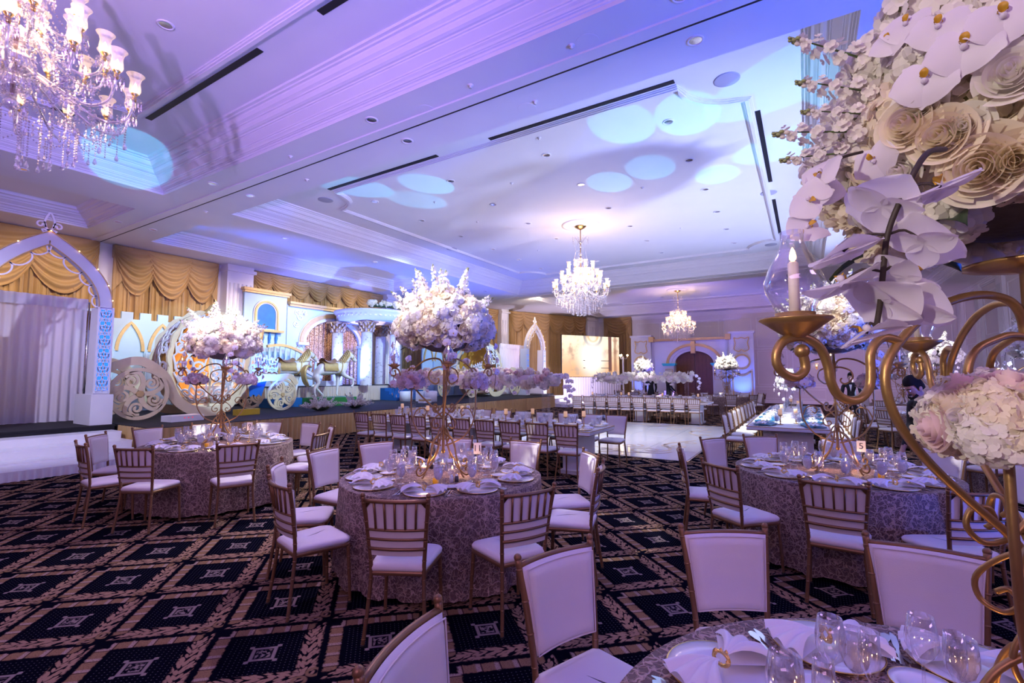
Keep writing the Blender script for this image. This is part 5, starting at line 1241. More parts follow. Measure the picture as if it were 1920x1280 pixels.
# ================================================================== carriage
def carriage(mir, lab):
    sg = -1 if mir else 1
    t = thing('pumpkin_carriage', 'cream and gold filigree pumpkin carriage on scrollwork wheels, %s' % lab, 'carriage', (-14.75, my(7.2, mir), ZD+0.012)); t.scale = (1, sg, 1)
    C0 = Vector((0, 0, 1.50)); RX, RY, RZ = 1.15, 1.30, 1.38
    def surf(az, el, k=1.0): return Vector((RX*k*math.cos(el)*math.cos(az), RY*k*math.cos(el)*math.sin(az), C0.z+RZ*k*math.sin(el)))
    NR = 8; az0 = math.radians(-112)
    for k in range(NR):
        az = az0+2*PI*k/NR; b = MB(); n = 30; vs = []; th = 0.05
        tang = Vector((-math.sin(az), math.cos(az), 0))*th/2
        front = 0.75 < (math.degrees(az) % 360)/90 < 1.6
        for i in range(n+1):
            el = math.radians(-74+(154 if not front else 80)*i/n); sc = 0.055*abs(math.sin(i/n*PI*7))
            for kk in (0.96, 1.035+sc):
                p = surf(az, el, kk); vs += [p-tang, p+tang]
        fs = []
        for i in range(n):
            a, c = i*4, (i+1)*4
            fs += [(a, c, c+2, a+2), (a+1, a+3, c+3, c+1), (a+2, c+2, c+3, a+3), (a, a+1, c+1, c)]
        b.add(vs, fs); b.build('scalloped_rib', M['prop_cream'], t)
        a1 = az+2*PI/NR; open_ = 10 < (math.degrees(az+PI/NR) % 360) < 150
        b = MB(); top = math.radians(70) if not open_ else math.radians(2)
        def fr(u, v, d, az=az, a1=a1, top=top): return surf(az+0.05+(a1-az-0.10)*u, math.radians(-62)+(top+math.radians(62))*v, 0.985+d)
        filigree(b, fr, 4 if not open_ else 2, 0.055, 0.02, 1, 3.2 if not open_ else 1.6); b.build('filigree_panel', M['prop_white'], t)
        if not open_ and math.cos(az+PI/NR) < 0.35:
            b = MB(); b.grid(lambda u, v, az=az, a1=a1: surf(az+(a1-az)*u, math.radians(-62+132*v), 0.90), 6, 10); b.build('gold_lining', M['warm_panel'], t)
    b = MB(); b.lathe([(0.0, 2.95), (0.10, 2.93), (0.22, 2.82), (0.30, 2.86), (0.12, 3.02), (0.05, 3.12), (0, 3.16)], 14); b.build('finial', M['prop_gold'], t)
    b = MB(); b.lathe([(0, 0.16), (0.62, 0.18), (0.66, 0.24), (0.60, 0.30), (0, 0.30)], 20); b.build('floor_pan', M['prop_cream'], t)
    b = MB(); b.box((0.0, 0.05, 0.62), (0.9, 0.7, 0.36)); b.build('bench', M['prop_white'], t)
    for xx in (0.85, -0.9):
        b = MB(); P = smoothpts([(-2.75, 0.75), (-2.70, 1.15), (-2.40, 1.36), (-1.95, 1.42), (-1.48, 1.05), (-1.18, 0.45), (-0.66, 0.13), (0.05, 0.20), (0.58, 0.82), (1.05, 1.00), (1.55, 1.02), (2.0, 1.05), (2.22, 0.80)], 6)
        b.ribbon(P, [0.13+0.12*math.sin(PI*i/len(P)) for i in range(len(P))], 0.06, lambda a, c, d, xx=xx: (xx-0.03+d, a, c)); b.build('sweeping_frame', M['prop_cream'], t)
    for xx in (1.0, -1.05):
        scroll_wheel('rear_wheel', t, xx, -2.05, 0.64, 0.63); scroll_wheel('front_wheel', t, xx*0.85, 1.75, 0.49, 0.485)
    # driver's bench with filigree side, blue cloth and gold volutes
    b = MB(); filigree(b, lambda u, v, d: (0.80+d, 0.85+0.75*u, 1.15+(0.65-0.2*u)*v), 1, 0.045, 0.03, 2, 0.8); filigree(b, lambda u, v, d: (-0.80+d, 0.85+0.75*u, 1.15+(0.65-0.2*u)*v), 1, 0.045, 0.03, 2, 0.8); b.build('bench_filigree', M['prop_white'], t)
    b = MB(); b.box((0, 1.2, 1.12), (1.5, 0.75, 0.08)); b.build('driver_seat', M['prop_cream'], t)
    b = MB(); b.grid(lambda u, v: (0.72-0.1*v, 0.75+0.62*u*(1-0.4*v)+0.1*v, 1.10-0.62*v-0.12*math.sin(u*14)*v*0.3), 12, 6); b.build('blue_cloth', M['blue_paint'], t)
    b = MB(); b.ribbon(spiral(1.62, 1.22, 0.20, 0.03, -PI/2, 1.6, 26), 0.07, 1.2, lambda a, c, d: (0.6-d, a, c)); b.build('dash_volute', M['prop_gold'], t)
    return t
carriage(0, 'beside the white plank steps'); carriage(1, 'near the projection screen')
tag(MB().box((0, 0, 0.08), (0.25, 0.62, 0.16)).build('equipment_case', M['yellow_box'], None, (-13.35, 7.55, ZD)), 'yellow case on the deck below the pumpkin carriage', 'case')
fm = thing('fog_machine', 'flat white fog machine with red lamps on the stage deck', 'machine', (-12.9, 5.75, ZD), 0.1)
MB().box((0, 0, 0.07), (0.42, 0.75, 0.14)).build('housing', M['prop_white'], fm)
for k in range(3): MB().box((0.212, -0.08+0.09*k, 0.085), (0.006, 0.025, 0.02)).build('indicator_lamp', M['exit_red'], fm)

# ================================================================== carousel horses
def horse(name, x, y, z, label, rz=0.0):
    t = thing(name, label, 'horse statue', (x, y, z), rz); t.scale = (1.06, 1.06, 1.06)
    V = [(0,0,0.98),(0,-0.32,0.98),(0,-0.56,0.95),(0,0.30,1.00),(0,0.52,1.02),(0,0.70,1.22),(0,0.80,1.42),(0,0.88,1.52),(0,1.02,1.42),(0,1.14,1.30),(0,1.20,1.25)]
    E = [(0,1),(1,2),(0,3),(3,4),(4,5),(5,6),(6,7),(7,8),(8,9),(9,10)]; R = [(0.225,0.25),(0.21,0.24),(0.17,0.20),(0.215,0.245),(0.19,0.235),(0.125,0.195),(0.105,0.155),(0.095,0.125),(0.080,0.100),(0.062,0.074),(0.052,0.06)]
    def leg(root, pts, rr):
        prev = root
        for p, r in zip(pts, rr): V.append(p); R.append(r); E.append((prev, len(V)-1)); prev = len(V)-1
    leg(2, [(0.11,-0.58,0.72),(0.12,-0.46,0.50),(0.12,-0.62,0.30),(0.12,-0.60,0.10),(0.12,-0.55,0.03)], [0.125,0.085,0.050,0.040,0.050])
    leg(2, [(-0.11,-0.52,0.72),(-0.12,-0.30,0.52),(-0.12,-0.36,0.30),(-0.12,-0.16,0.12),(-0.12,-0.10,0.04)], [0.105,0.072,0.042,0.034,0.044])
    leg(4, [(0.11,0.58,0.74),(0.12,0.82,0.66),(0.12,0.98,0.62),(0.12,0.99,0.42),(0.12,0.90,0.33)], [0.085,0.056,0.042,0.034,0.044])
    leg(4, [(-0.11,0.50,0.72),(-0.11,0.49,0.46),(-0.11,0.47,0.22),(-0.11,0.46,0.09),(-0.11,0.50,0.03)], [0.085,0.054,0.036,0.033,0.044])
    link('body', skin_mesh('body', V, E, R, M['horse_white'], 2), t)
    b = MB()
    for s in (-1, 1): b.lathe([(0.028, 0), (0.022, 0.05), (0.0, 0.11)], 6, (s*0.05, 0.84, 1.58))
    b.build('ears', M['horse_white'], t)
    b = MB()   # mane: overlapping locks
    for k in range(9):
        u = k/8; y0, z0 = 0.45+0.42*u, 1.18+0.44*u
        for s in (-1, 1):
            b.tube(smoothpts([(0, y0-0.03, z0+0.03), (s*0.09, y0-0.06, z0-0.02), (s*0.125, y0-0.05, z0-0.15), (s*0.12, y0-0.12, z0-0.26)], 4), [0.035*(1-0.7*i/12) for i in range(13)], 6)
    b.tube([(0, 0.88, 1.60), (0.02, 0.98, 1.54), (0.02, 1.02, 1.47)], [0.04, 0.03, 0.01], 6); b.build('mane', M['horse_gold'], t)
    b = MB()
    for k in range(6):
        o = (k-2.5)*0.022; b.tube(smoothpts([(o*0.4, -0.68, 1.02), (o, -0.84, 1.06), (o*1.5, -0.95, 0.90), (o*1.6, -0.93, 0.66), (o*2, -0.84, 0.46), (o, -0.76, 0.36)], 4), [0.035, 0.04, 0.042, 0.045, 0.045, 0.045, 0.045, 0.045, 0.045, 0.042, 0.04, 0.038, 0.035, 0.03, 0.028, 0.022, 0.018, 0.014, 0.01, 0.006, 0.004], 6)
    b.build('tail', M['horse_gold'], t)
    b = MB(); b.grid(lambda u, v: ((2*u-1)*0.20*(1-0.1*v), -0.26+0.50*v, 1.235-0.10*(2*u-1)**2+0.09*(2*v-1)**2+0.02), 10, 10); b.build('saddle', M['saddle'], t)
    b = MB(); b.grid(lambda u, v: (math.sin((2*u-1)*1.9)*0.236, -0.30+0.56*v+0.02*math.sin(u*20), 0.985+math.cos((2*u-1)*1.9)*0.245), 20, 8)
    b.tube([(0.20*math.cos(a*PI/10), 0.44+0.06*math.sin(a*PI/10), 1.0+0.235*math.sin(a*PI/10)) for a in range(20)], 0.022, 6, closed=True)
    b.tube([(0.085*math.cos(a*PI/8), 1.02+0.04*math.sin(a*PI/8), 1.42+0.075*math.sin(a*PI/8)) for a in range(16)], 0.010, 5, closed=True)
    b.tube([(0.08, 1.05, 1.40), (0.13, 0.85, 1.25), (0.18, 0.45, 1.22), (0.1, 0.2, 1.27)], 0.009, 5); b.build('trappings', M['horse_gold'], t)
    b = MB()
    for s in (-1, 1): b.ball((s*0.066, 0.965, 1.50), 0.013, 8, 5)
    b.build('eyes', M['hair'], t)
    return t
horse('carousel_horse', -15.0, 11.45, 0.905, 'white and gold carousel horse with one foreleg raised, by the sequin curtain')
horse('carousel_horse', -15.6, 10.15, 0.905, 'white and gold carousel horse next to the carriage front wheel')
for (x, y, sx, sy, m, lab) in ((-15.0, 11.5, 0.9, 1.8, 'green_box', 'green covered plinth under the carousel horse by the sequin curtain'), (-15.6, 10.12, 0.7, 1.36, 'blue_carpet', 'dark blue covered plinth under the carousel horse next to the carriage')):
    tag(MB().box((0, 0, 0.15), (sx, sy, 0.30)).build('plinth', M[m], None, (x, y, ZD)), lab, 'plinth')
def ground_flowers(x, y, seed, lab):
    random.seed(seed); t = thing('floor_arrangement', lab, 'flowers', (x, y, ZD)); MB().ball((0, 0, 0.10), 1, 10, 6, 0, (0.2, 0.3, 0.1)).build('moss_base', M['leaf_dark'], t)
    for k in range(26):
        a = random.uniform(0, 6.28); el = random.uniform(0.1, 1.3); d = Vector((math.cos(a)*math.cos(el), math.sin(a)*math.cos(el), math.sin(el)))
        place_on('stock_spike', STK[k % 2], t, (d.x*0.18, d.y*0.28, 0.10+d.z*0.06), d, 0, 1.5)
    for k in range(8): a = k*0.8; place_on('hydrangea_head', HYD[0], t, (0.14*math.cos(a), 0.22*math.sin(a), 0.18), (math.cos(a), math.sin(a), 1), 0, 1.0)
ground_flowers(-12.95, 9.65, 3, 'spray of white stock flowers on the stage edge by the front wheel'); ground_flowers(-12.95, 11.0, 5, 'spray of white stock flowers on the stage edge before the green plinth')

# ================================================================== pointed gates
def gate(mir, lab):
    t = thing('pointed_gate', 'white pointed gate arch with blue lattice pillars, %s' % lab, 'gate', (-13.4, my(3.29, mir), ZD))
    for s in (-1, 1):
        MB().box((-0.45, s*1.03, 0.335), (0.95, 0.40, 0.67)).build('pillar_base', M['prop_white'], t)
        p = MB().box((-0.22, s*1.01, 0.67+0.975), (0.42, 0.30, 1.95), taper=0.92).build('pillar', M['prop_white'], t)
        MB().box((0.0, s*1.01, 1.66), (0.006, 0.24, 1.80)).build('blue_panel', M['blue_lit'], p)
        b = MB(); filigree(b, lambda u, v, d, s=s: (0.004+d, s*1.01-0.11+0.22*u, 0.74+1.84*v), 6, 0.085, 0.012, 1, 8.4); b.ribbon([(-0.13, 0.70), (0.13, 0.70), (0.13, 2.62), (-0.13, 2.62)], 0.035, 0.014, lambda x, y, d, s=s: (0.003+d, s*1.01+x, y), closed=True); b.build('lattice', M['prop_white'], p)
    zs, hs, hh, r2 = 2.62, 1.12, 1.50, 0.24
    def arc(off, n=18):
        out = []
        for i in range(n+1):
            q = i/n; y, z = hs*(1-q**2.2), hh*q; ty, tz = -hs*2.2*q**1.2, hh; L = math.hypot(ty, tz); out.append((max(0.0, y-off*tz/L), zs+z+off*ty/L))
        return out
    for s in (-1, 1):
        O, I = arc(0), arc(r2); b = MB(); vs = []
        for (yo, zo), (yi, zi) in zip(O, I): vs += [(0.0, s*yo, zo), (0.0, s*yi, zi), (-0.20, s*yi, zi), (-0.20, s*yo, zo)]
        fs = [(i*4+k, i*4+(k+1) % 4, i*4+4+(k+1) % 4, i*4+4+k) for i in range(len(O)-1) for k in range(4)]; b.add(vs, fs); b.build('arch_half', M['prop_panel'], t)
        b = MB(); b.tube([(0.005, s*y, z) for y, z in I], 0.012, 6); b.tube([(0.005, s*y, z) for y, z in O], 0.012, 6); b.build('gold_edge', M['prop_gold'], t)
        J = arc(r2+0.02, 20); 
        for k in range(5):
            a, c = Vector(J[k*4]), Vector(J[min(20, k*4+4)]); m_ = (a+c)/2; d = (c-a); nn = Vector((-d.y, d.x)).normalized(); h = d.length/2
            b = MB(); b.ribbon([((m_+d*0.5*math.cos(q*PI/10)*-1+nn*h*0.75*math.sin(q*PI/10)).x*s, (m_+d*0.5*math.cos(q*PI/10)*-1+nn*h*0.75*math.sin(q*PI/10)).y) for q in range(11)], 0.028, 0.02, lambda x, y, d_: (-0.02-d_, x, y)); b.build('scallop', M['card'], t)
            MB().ball((0.03, s*O[min(18, k*4+2)][0], O[min(18, k*4+2)][1]), 0.011, 6, 4).build('fairy_bulb', M['flame'], t)
    za = zs+hh
    f = MB(); fr = lambda x, y, d: (-0.12+d, x, za-0.02+y)
    f.ribbon(smoothpts([(0, 0.03), (-0.085, 0.18), (0, 0.42), (0.085, 0.18), (0, 0.03)], 6), 0.035, 0.04, fr)
    for s in (-1, 1): f.ribbon([(s*x, y) for x, y in spiral(-0.14, 0.15, 0.085, 0.02, -0.6, 1.2, 18)], 0.03, 0.04, fr); f.ribbon([(s*0.03, 0.03), (s*0.09, 0.0), (s*0.12, 0.05)], 0.03, 0.04, fr)
    f.ribbon([(-0.1, 0.05), (0.1, 0.05)], 0.03, 0.04, fr); f.build('fleur_finial', M['card'], t)
    return t
gate(0, 'above the plank steps by table nine'); gate(1, 'beside the projection screen')
def sheer(y0, y1, x, z0, z1, lab, mir):
    t = thing('sheer_drape', lab, 'drape', (x, my((y0+y1)/2, mir), z0)); L = y1-y0; n = int(L*6)
    MB().grid(lambda u, v: (0.05*math.sin(u*n*2*PI)*(0.4+0.6*(1-v))+0.03*math.sin(u*9), -L/2+L*u, (z1-z0)*v), n*8, 6).build('sheer_panel', M['sheer'], t)
    b = MB(); b.tube([(0, -L/2-0.05, z1-z0), (0, L/2+0.05, z1-z0)], 0.02, 8); b.build('rod', M['steel'], t)
    MB().grid(lambda u, v: (0.06+0.03*math.sin(u*n*5), -L/2+L*u, z1-z0-0.18+0.26*v), n*8, 2).build('ruffle', M['sheer'], t)
    for s in (-1, 1): MB().tube([(0, s*(L/2+0.04), 0), (0, s*(L/2+0.04), z1-z0)], 0.018, 6).build('upright', M['steel'], t)
for mir, lab in ((0, 'white sheer drape behind the gate above the plank steps'), (1, 'white sheer drape left of the projection screen')): sheer(1.6, 4.5, -15.2, ZD+0.005, 3.5, lab, mir)

# ================================================================== columns
def corinthian(t, x, y, z0, z1, r, m='marble', gold='antique_gold'):
    hc = min(0.5, r*1.9)
    MB().lathe([(r*1.0, z0), (r*1.0, z0+0.02), (r, z0+0.04), (r*0.97, (z0+z1)/2), (r*0.92, z1-hc), (0, z1-hc)], 20, (x, y, 0)).build('shaft', M[m], t)
    b = MB(); b.lathe([(r*0.98, z1-hc), (r*1.02, z1-hc+0.03), (r*0.92, z1-hc+0.05), (r*0.95, z1-hc*0.5), (r*1.15, z1-hc*0.2), (r*1.35, z1-0.05)], 20, (x, y, 0)); b.box((x, y, z1-0.03), (r*2.75, r*2.75, 0.06))
    for row in range(3):
        for k in range(8):
            a = 2*PI*(k+0.5*row)/8; ca, sa = math.cos(a), math.sin(a); zb = z1-hc+hc*(0.06+0.27*row); q = r*(1.0+0.08*row)
            b.tube([(x+q*ca, y+q*sa, zb), (x+q*1.10*ca, y+q*1.10*sa, zb+hc*0.20), (x+q*1.32*ca, y+q*1.32*sa, zb+hc*0.33), (x+q*1.38*ca, y+q*1.38*sa, zb+hc*0.26)], [0.25*r, 0.28*r, 0.18*r, 0.06*r], 6, flat=0.5)
    b.build('leafy_capital', M[gold], t)
def marble():
    m = mat('marble', (0.75, 0.74, 0.78), 0.35); q = NT(m); tc = q.n('ShaderNodeTexCoord'); n = q.n('ShaderNodeTexNoise'); n.inputs['Scale'].default_value = 9; n.inputs['Detail'].default_value = 6; n.inputs['Roughness'].default_value = 0.7; q.L(tc.outputs['Object'], n.inputs['Vector'])
    q.L(q.mix(q.step(n.outputs['Fac'], 0.60, 0.05), (0.78, 0.77, 0.80), (0.30, 0.27, 0.32)), q.nt.nodes['Principled BSDF'].inputs['Base Color'])
marble()
for mir, lab in ((0, 'behind the gate pillar by the plank steps'), (1, 'behind the gate pillar by the projection screen')):
    t = thing('column', 'marbled column with dark gold leafy capital %s' % lab, 'column', (0, 0, 0)); corinthian(t, -15.7, my(4.78, mir), ZD+0.003, 3.32, 0.25)
GZ = (-16.65, 15.0)
for (dx, dy, lab) in ((0.55, -0.8, 'nearest the carousel horses'), (-0.85, -1.2, 'in front of the sequin curtain'), (-0.75, 1.2, 'half hidden behind its neighbours'), (0.55, 0.87, 'above the blue stairs')):
    t = thing('colonnade_column', 'marbled column with leafy capital of the round colonnade, %s' % lab, 'column', (0, 0, 0)); corinthian(t, GZ[0]+dx, GZ[1]+dy, ZR+0.003, 4.03, 0.25)
t = thing('colonnade_ring', 'round entablature ring resting on the four marbled columns', 'entablature', (GZ[0], GZ[1], 4.06))
b = MB(); b.lathe([(0.95, 0), (1.52, 0), (1.52, 0.12), (1.56, 0.14), (1.56, 0.26), (1.64, 0.34), (1.68, 0.42), (1.66, 0.46), (0.95, 0.46), (0.95, 0)], 48); b.build('ring', M['prop_panel'], t)
for k in range(48):
    a = 2*PI*k/48; MB().box((1.58*math.cos(a), 1.58*math.sin(a), 0.20), (0.04, 0.10, 0.05), a).build('dentil', M['prop_white'], t) if math.cos(a) > -0.3 else None
random.seed(77); t = thing('ring_garland', 'garland of white blossoms lying along the top of the colonnade ring', 'flowers', (GZ[0], GZ[1], 4.60)); b = MB(); b.tube([(1.48*math.cos(a*0.1-0.85), 1.48*math.sin(a*0.1-0.85), 0.08) for a in range(19)], 0.09, 8); b.build('foliage_rope', M['leaf_dark'], t)
for k in range(46):
    a = random.uniform(-0.9, 1.0); d = Vector((math.cos(a)*random.uniform(.2, 1), math.sin(a)*random.uniform(.2, 1), random.uniform(-.2, 1))); place_on('hydrangea_head', random.choice(HYD[:2]), t, (1.48*math.cos(a)+d.x*0.12, 1.48*math.sin(a)+d.y*0.12, 0.10+d.z*0.12), d, k, random.uniform(0.9, 1.3))
for k in range(16):
    a = -0.85+k*0.115; place_on('stock_spike', STK[1], t, (1.52*math.cos(a), 1.52*math.sin(a), 0.12), (math.cos(a)*0.6, math.sin(a)*0.6, random.uniform(-0.8, 1)), 0, 1.0)

# ================================================================== painted flats behind the stage
def pointed_ring(b, yc, hw, z0, h, w, x, t, m=0):
    R_ = (hw*hw+h*h)/(2*hw); pts = []
    am = math.acos(max(-1, (R_-hw)/R_))
    L_ = [(yc+hw-R_+R_*math.cos(am*i/8), z0+R_*math.sin(am*i/8)) for i in range(9)]; P = L_+[(2*yc-y, z) for y, z in L_[-2::-1]]
    b.ribbon(P, w, t, lambda y, z, d: (x+d, y, z), m)
for mir, lab in ((0, 'behind the carriage by the plank steps'), (1, 'behind the carriage near the screen')):
    t = thing('castle_flat', 'pale blue battlement flat with gold pointed arches %s' % lab, 'backdrop', ((-16.8 if mir else -17.85), my(7.2, mir), ZD)); hL = 2.15
    b = MB(); b.box((0, 0, 1.42), (0.08, 2*hL, 2.84)); 
    b.build('wall_flat', M['prop_blue_white'], t)
    for k in range(9): MB().box((0, -hL+0.24+0.48*k, 2.84+0.11), (0.08, 0.30, 0.22)).build('merlon', M['prop_blue_white'], t)
    for k in range(5):
        yc = -1.7+0.85*k; b = MB(); pointed_ring(b, yc, 0.34, 1.85, 0.88, 0.09, 0.045, 0.04); b.build('gold_arch', M['prop_gold'], t)
        b = MB(); b.box((0.055, yc+0.425, 0.95), (0.05, 0.12, 1.9)); b.tube([(0.085, yc+0.425, 0.1), (0.085, yc+0.425, 1.8)], 0.035, 8); b.build('half_column', M['prop_blue_white'], t)
    for k in range(4): pass
# balcony tower flat
t = thing('balcony_flat', 'pale tower flat with blue arched niche, gold cornice and balcony ledge', 'backdrop', (-18.2, 10.9, ZD))
MB().box((0, 0, 2.2), (0.08, 1.75, 4.4)).build('wall_flat', M['prop_blue_white'], t)
b = MB(); b.box((0.06, 0, 4.42), (0.25, 1.95, 0.10)); b.box((0.05, 0, 4.33), (0.18, 1.85, 0.08)); b.build('cornice', M['prop_gold'], t)
b = MB(); pts = [(-0.42, 2.95), (0.42, 2.95)]+[(0.42*math.cos(PI*i/12), 3.55+0.42*math.sin(PI*i/12)) for i in range(13)]
b.plate(pts, 0.01, lambda y, z, d: (0.045+d, y, z)); b.build('blue_niche', M['blue_paint'], t)
for w, d, m in ((0.16, 0.05, 'prop_panel'), (0.07, 0.09, 'prop_gold')):
    b = MB(); b.ribbon([(-0.46, 2.9)]+[(-0.46*math.cos(PI*i/14), 3.55+0.46*math.sin(PI*i/14)) for i in range(15)]+[(0.46, 2.9)], w, d, lambda y, z, q: (0.04+q, y, z)); b.build('niche_frame', M[m], t)
MB().box((0.12, 0, 2.85), (0.30, 1.3, 0.09)).build('ledge', M['prop_gold'], t)
for k in range(4): MB().lathe([(0.05, 0), (0.03, 0.06), (0.06, 0.2), (0.03, 0.36), (0.05, 0.42)], 8, (0.1, -0.42+0.28*k, 2.38)).build('baluster', M['blue_paint'], t)
b = MB(); b.tube([(0.25, -0.4, 2.8), (0.3, -0.4, 2.5), (0.22, -0.4, 2.2), (0.1, -0.4, 2.0)], [0.2, 0.14, 0.08, 0.03], 8); b.build('gold_bracket', M['antique_gold'], t)
# arch flat with sequin curtain
t = thing('arch_flat', 'pale blue palace flat with a broad gold arch and scroll ornament', 'backdrop', (-18.2, 13.95, ZD))
b = MB(); R_ = 1.55; yc = 0.15; zs = 2.5; poly = []
for y0_, y1_, z0_, z1_ in ((-2.15, yc-1.45, 0, 4.05), (yc+1.45, 2.0, 0, 4.05)): b.box((0, (y0_+y1_)/2, (z0_+z1_)/2), (0.08, y1_-y0_, z1_-z0_))
vs = []
for i in range(17):
    a = PI*i/16; vs += [(0.04, yc+1.45*math.cos(a), zs+1.05*math.sin(a)), (0.04, yc+1.45*math.cos(a), 4.05), (-0.04, yc+1.45*math.cos(a), zs+1.05*math.sin(a)), (-0.04, yc+1.45*math.cos(a), 4.05)]
b.add(vs, [f for i in range(16) for f in ((i*4, i*4+1, i*4+5, i*4+4), (i*4+2, i*4+6, i*4+7, i*4+3), (i*4, i*4+4, i*4+6, i*4+2))]); b.build('wall_flat', M['prop_blue_white'], t)
for w, d, m, k in ((0.34, 0.06, 'prop_panel', 1.0), (0.16, 0.11, 'prop_gold', 1.04)):
    b = MB(); b.ribbon([(yc-1.6*k*math.cos(PI*i/24), zs+1.2*k*math.sin(PI*i/24)) for i in range(25)], w, d, lambda y, z, q: (0.04+q, y, z)); b.build('arch_band', M[m], t)
b = MB(); b.box((0.10, 0, 4.10), (0.30, 4.3, 0.10)); b.box((0.08, 0, 4.0), (0.2, 4.25, 0.08)); b.build('cornice', M['prop_gold'], t)
for s in (-1, 1):
    MB().box((0.10, yc+s*1.6, zs-0.06), (0.22, 0.5, 0.12)).build('impost', M['prop_panel'], t)
    b = MB(); b.ribbon([(-0.16, 0), (0.16, 0), (0.2, 0.45), (0.1, 0.6), (0, 0.52), (-0.1, 0.6), (-0.2, 0.45)], 0.035, 0.03, lambda y, z, q, s=s: (0.042+q, yc+s*1.68+y, 1.75+z), closed=True); b.build('gold_cartouche', M['prop_gold'], t)
for (cy, cz, r, s) in ((-1.55, 3.55, 0.20, 1), (-1.35, 3.78, 0.13, -1), (-1.75, 3.25, 0.14, -1), (-1.72, 3.72, 0.12, 1)):
    b = MB(); b.ribbon(spiral(cy, cz, r, 0.03, 0.5*s, 1.3*s, 18), 0.045, 0.03, lambda y, z, q: (0.042+q, y, z)); b.build('scroll_ornament', M['prop_panel'], t)
t = thing('sequin_curtain', 'shimmering rose gold sequin curtain inside the broad gold arch', 'curtain', (-18.27, 14.1, ZR+0.005))
for s in (-1, 1): MB().grid(lambda u, v, s=s: (0.04*math.sin(u*40)*(1-0.3*v), s*(0.02+1.42*u), 2.85*v*(1-0.0*u)), 60, 4).build('curtain_half', M['gold_sequin'], t)
# balustrade flat in front of the tower
t = thing('balustrade_flat', 'curved stair balustrade flat with pale balusters beside the sequin curtain', 'backdrop', (-17.75, 12.2, ZR+0.003))
b = MB(); P = smoothpts([(-1.5, 1.55), (-0.9, 1.62), (-0.2, 1.45), (0.5, 1.10), (1.0, 0.95)], 5); b.ribbon(P, 0.10, 0.12, lambda y, z, d: (d, y, z)); b.build('handrail', M['prop_gold'], t)
b = MB(); b.ribbon([(y, z-0.62) for y, z in P], 0.12, 0.08, lambda y, z, d: (d, y, z)); b.build('string', M['prop_panel'], t)
for k in range(11):
    y = -1.4+0.23*k; z = min(P, key=lambda p: abs(p[0]-y))[1]; MB().lathe([(0.04, 0), (0.025, 0.05), (0.065, 0.2), (0.03, 0.42), (0.045, 0.5)], 8, (0.05, y, z-0.56)).build('baluster', M['prop_blue_white'], t)
b = MB(); b.add([(0.03, y, z-0.65) for y, z in P]+[(0.03, y, 0) for y, z in P], [(i, i+1, len(P)+i+1, len(P)+i) for i in range(len(P)-1)]); b.build('base_panel', M['prop_blue_white'], t)
# white cylinders and boxes by the blue stairs
for (x, y, r, h, lab) in ((-14.6, 15.1, 0.28, 0.42, 'short white drum plinth beside the stacked white boxes'), (-13.4, 15.3, 0.26, 0.45, 'white drum plinth at the stage edge by the blue stairs')):
    o = MB().lathe([(0, 0), (r, 0), (r, h-0.02), (r-0.02, h), (0, h)], 28).build('drum_plinth', M['prop_white'], None, (x, y, ZD)); tag(o, lab, 'plinth')
t = thing('draped_box', 'white cloth draped box between the two drum plinths', 'box', (-14.0, 15.55, ZD)); MB().box((0, 0, 0.21), (0.4, 0.6, 0.42)).build('box', M['prop_white'], t); skirt_part(t, (0.2, -0.32), (0.2, 0.32), 0.0, 0.44, 'white_satin', 5, 0.02)
for k, (w, m) in enumerate(((0.45, 'white_board'), (0.40, 'prop_gold'), (0.42, 'white_board'))):
    tag(MB().box((0, 0, 0.035), (0.3, w, 0.066)).build('flat_box', M[m], None, (-13.1, 14.6, ZD+0.07*k)), 'flat %s box, %s of the stack at the stage edge' % ('gold' if k == 1 else 'white', ('lowest', 'middle one', 'topmost')[k]), 'box')
tag(MB().box((0, 0, 0.10), (0.5, 0.7, 0.20)).build('amplifier_box', M['prop_white'], None, (-16.8, 12.9, ZR)), 'white box on the riser between the carousel horse legs', 'box')

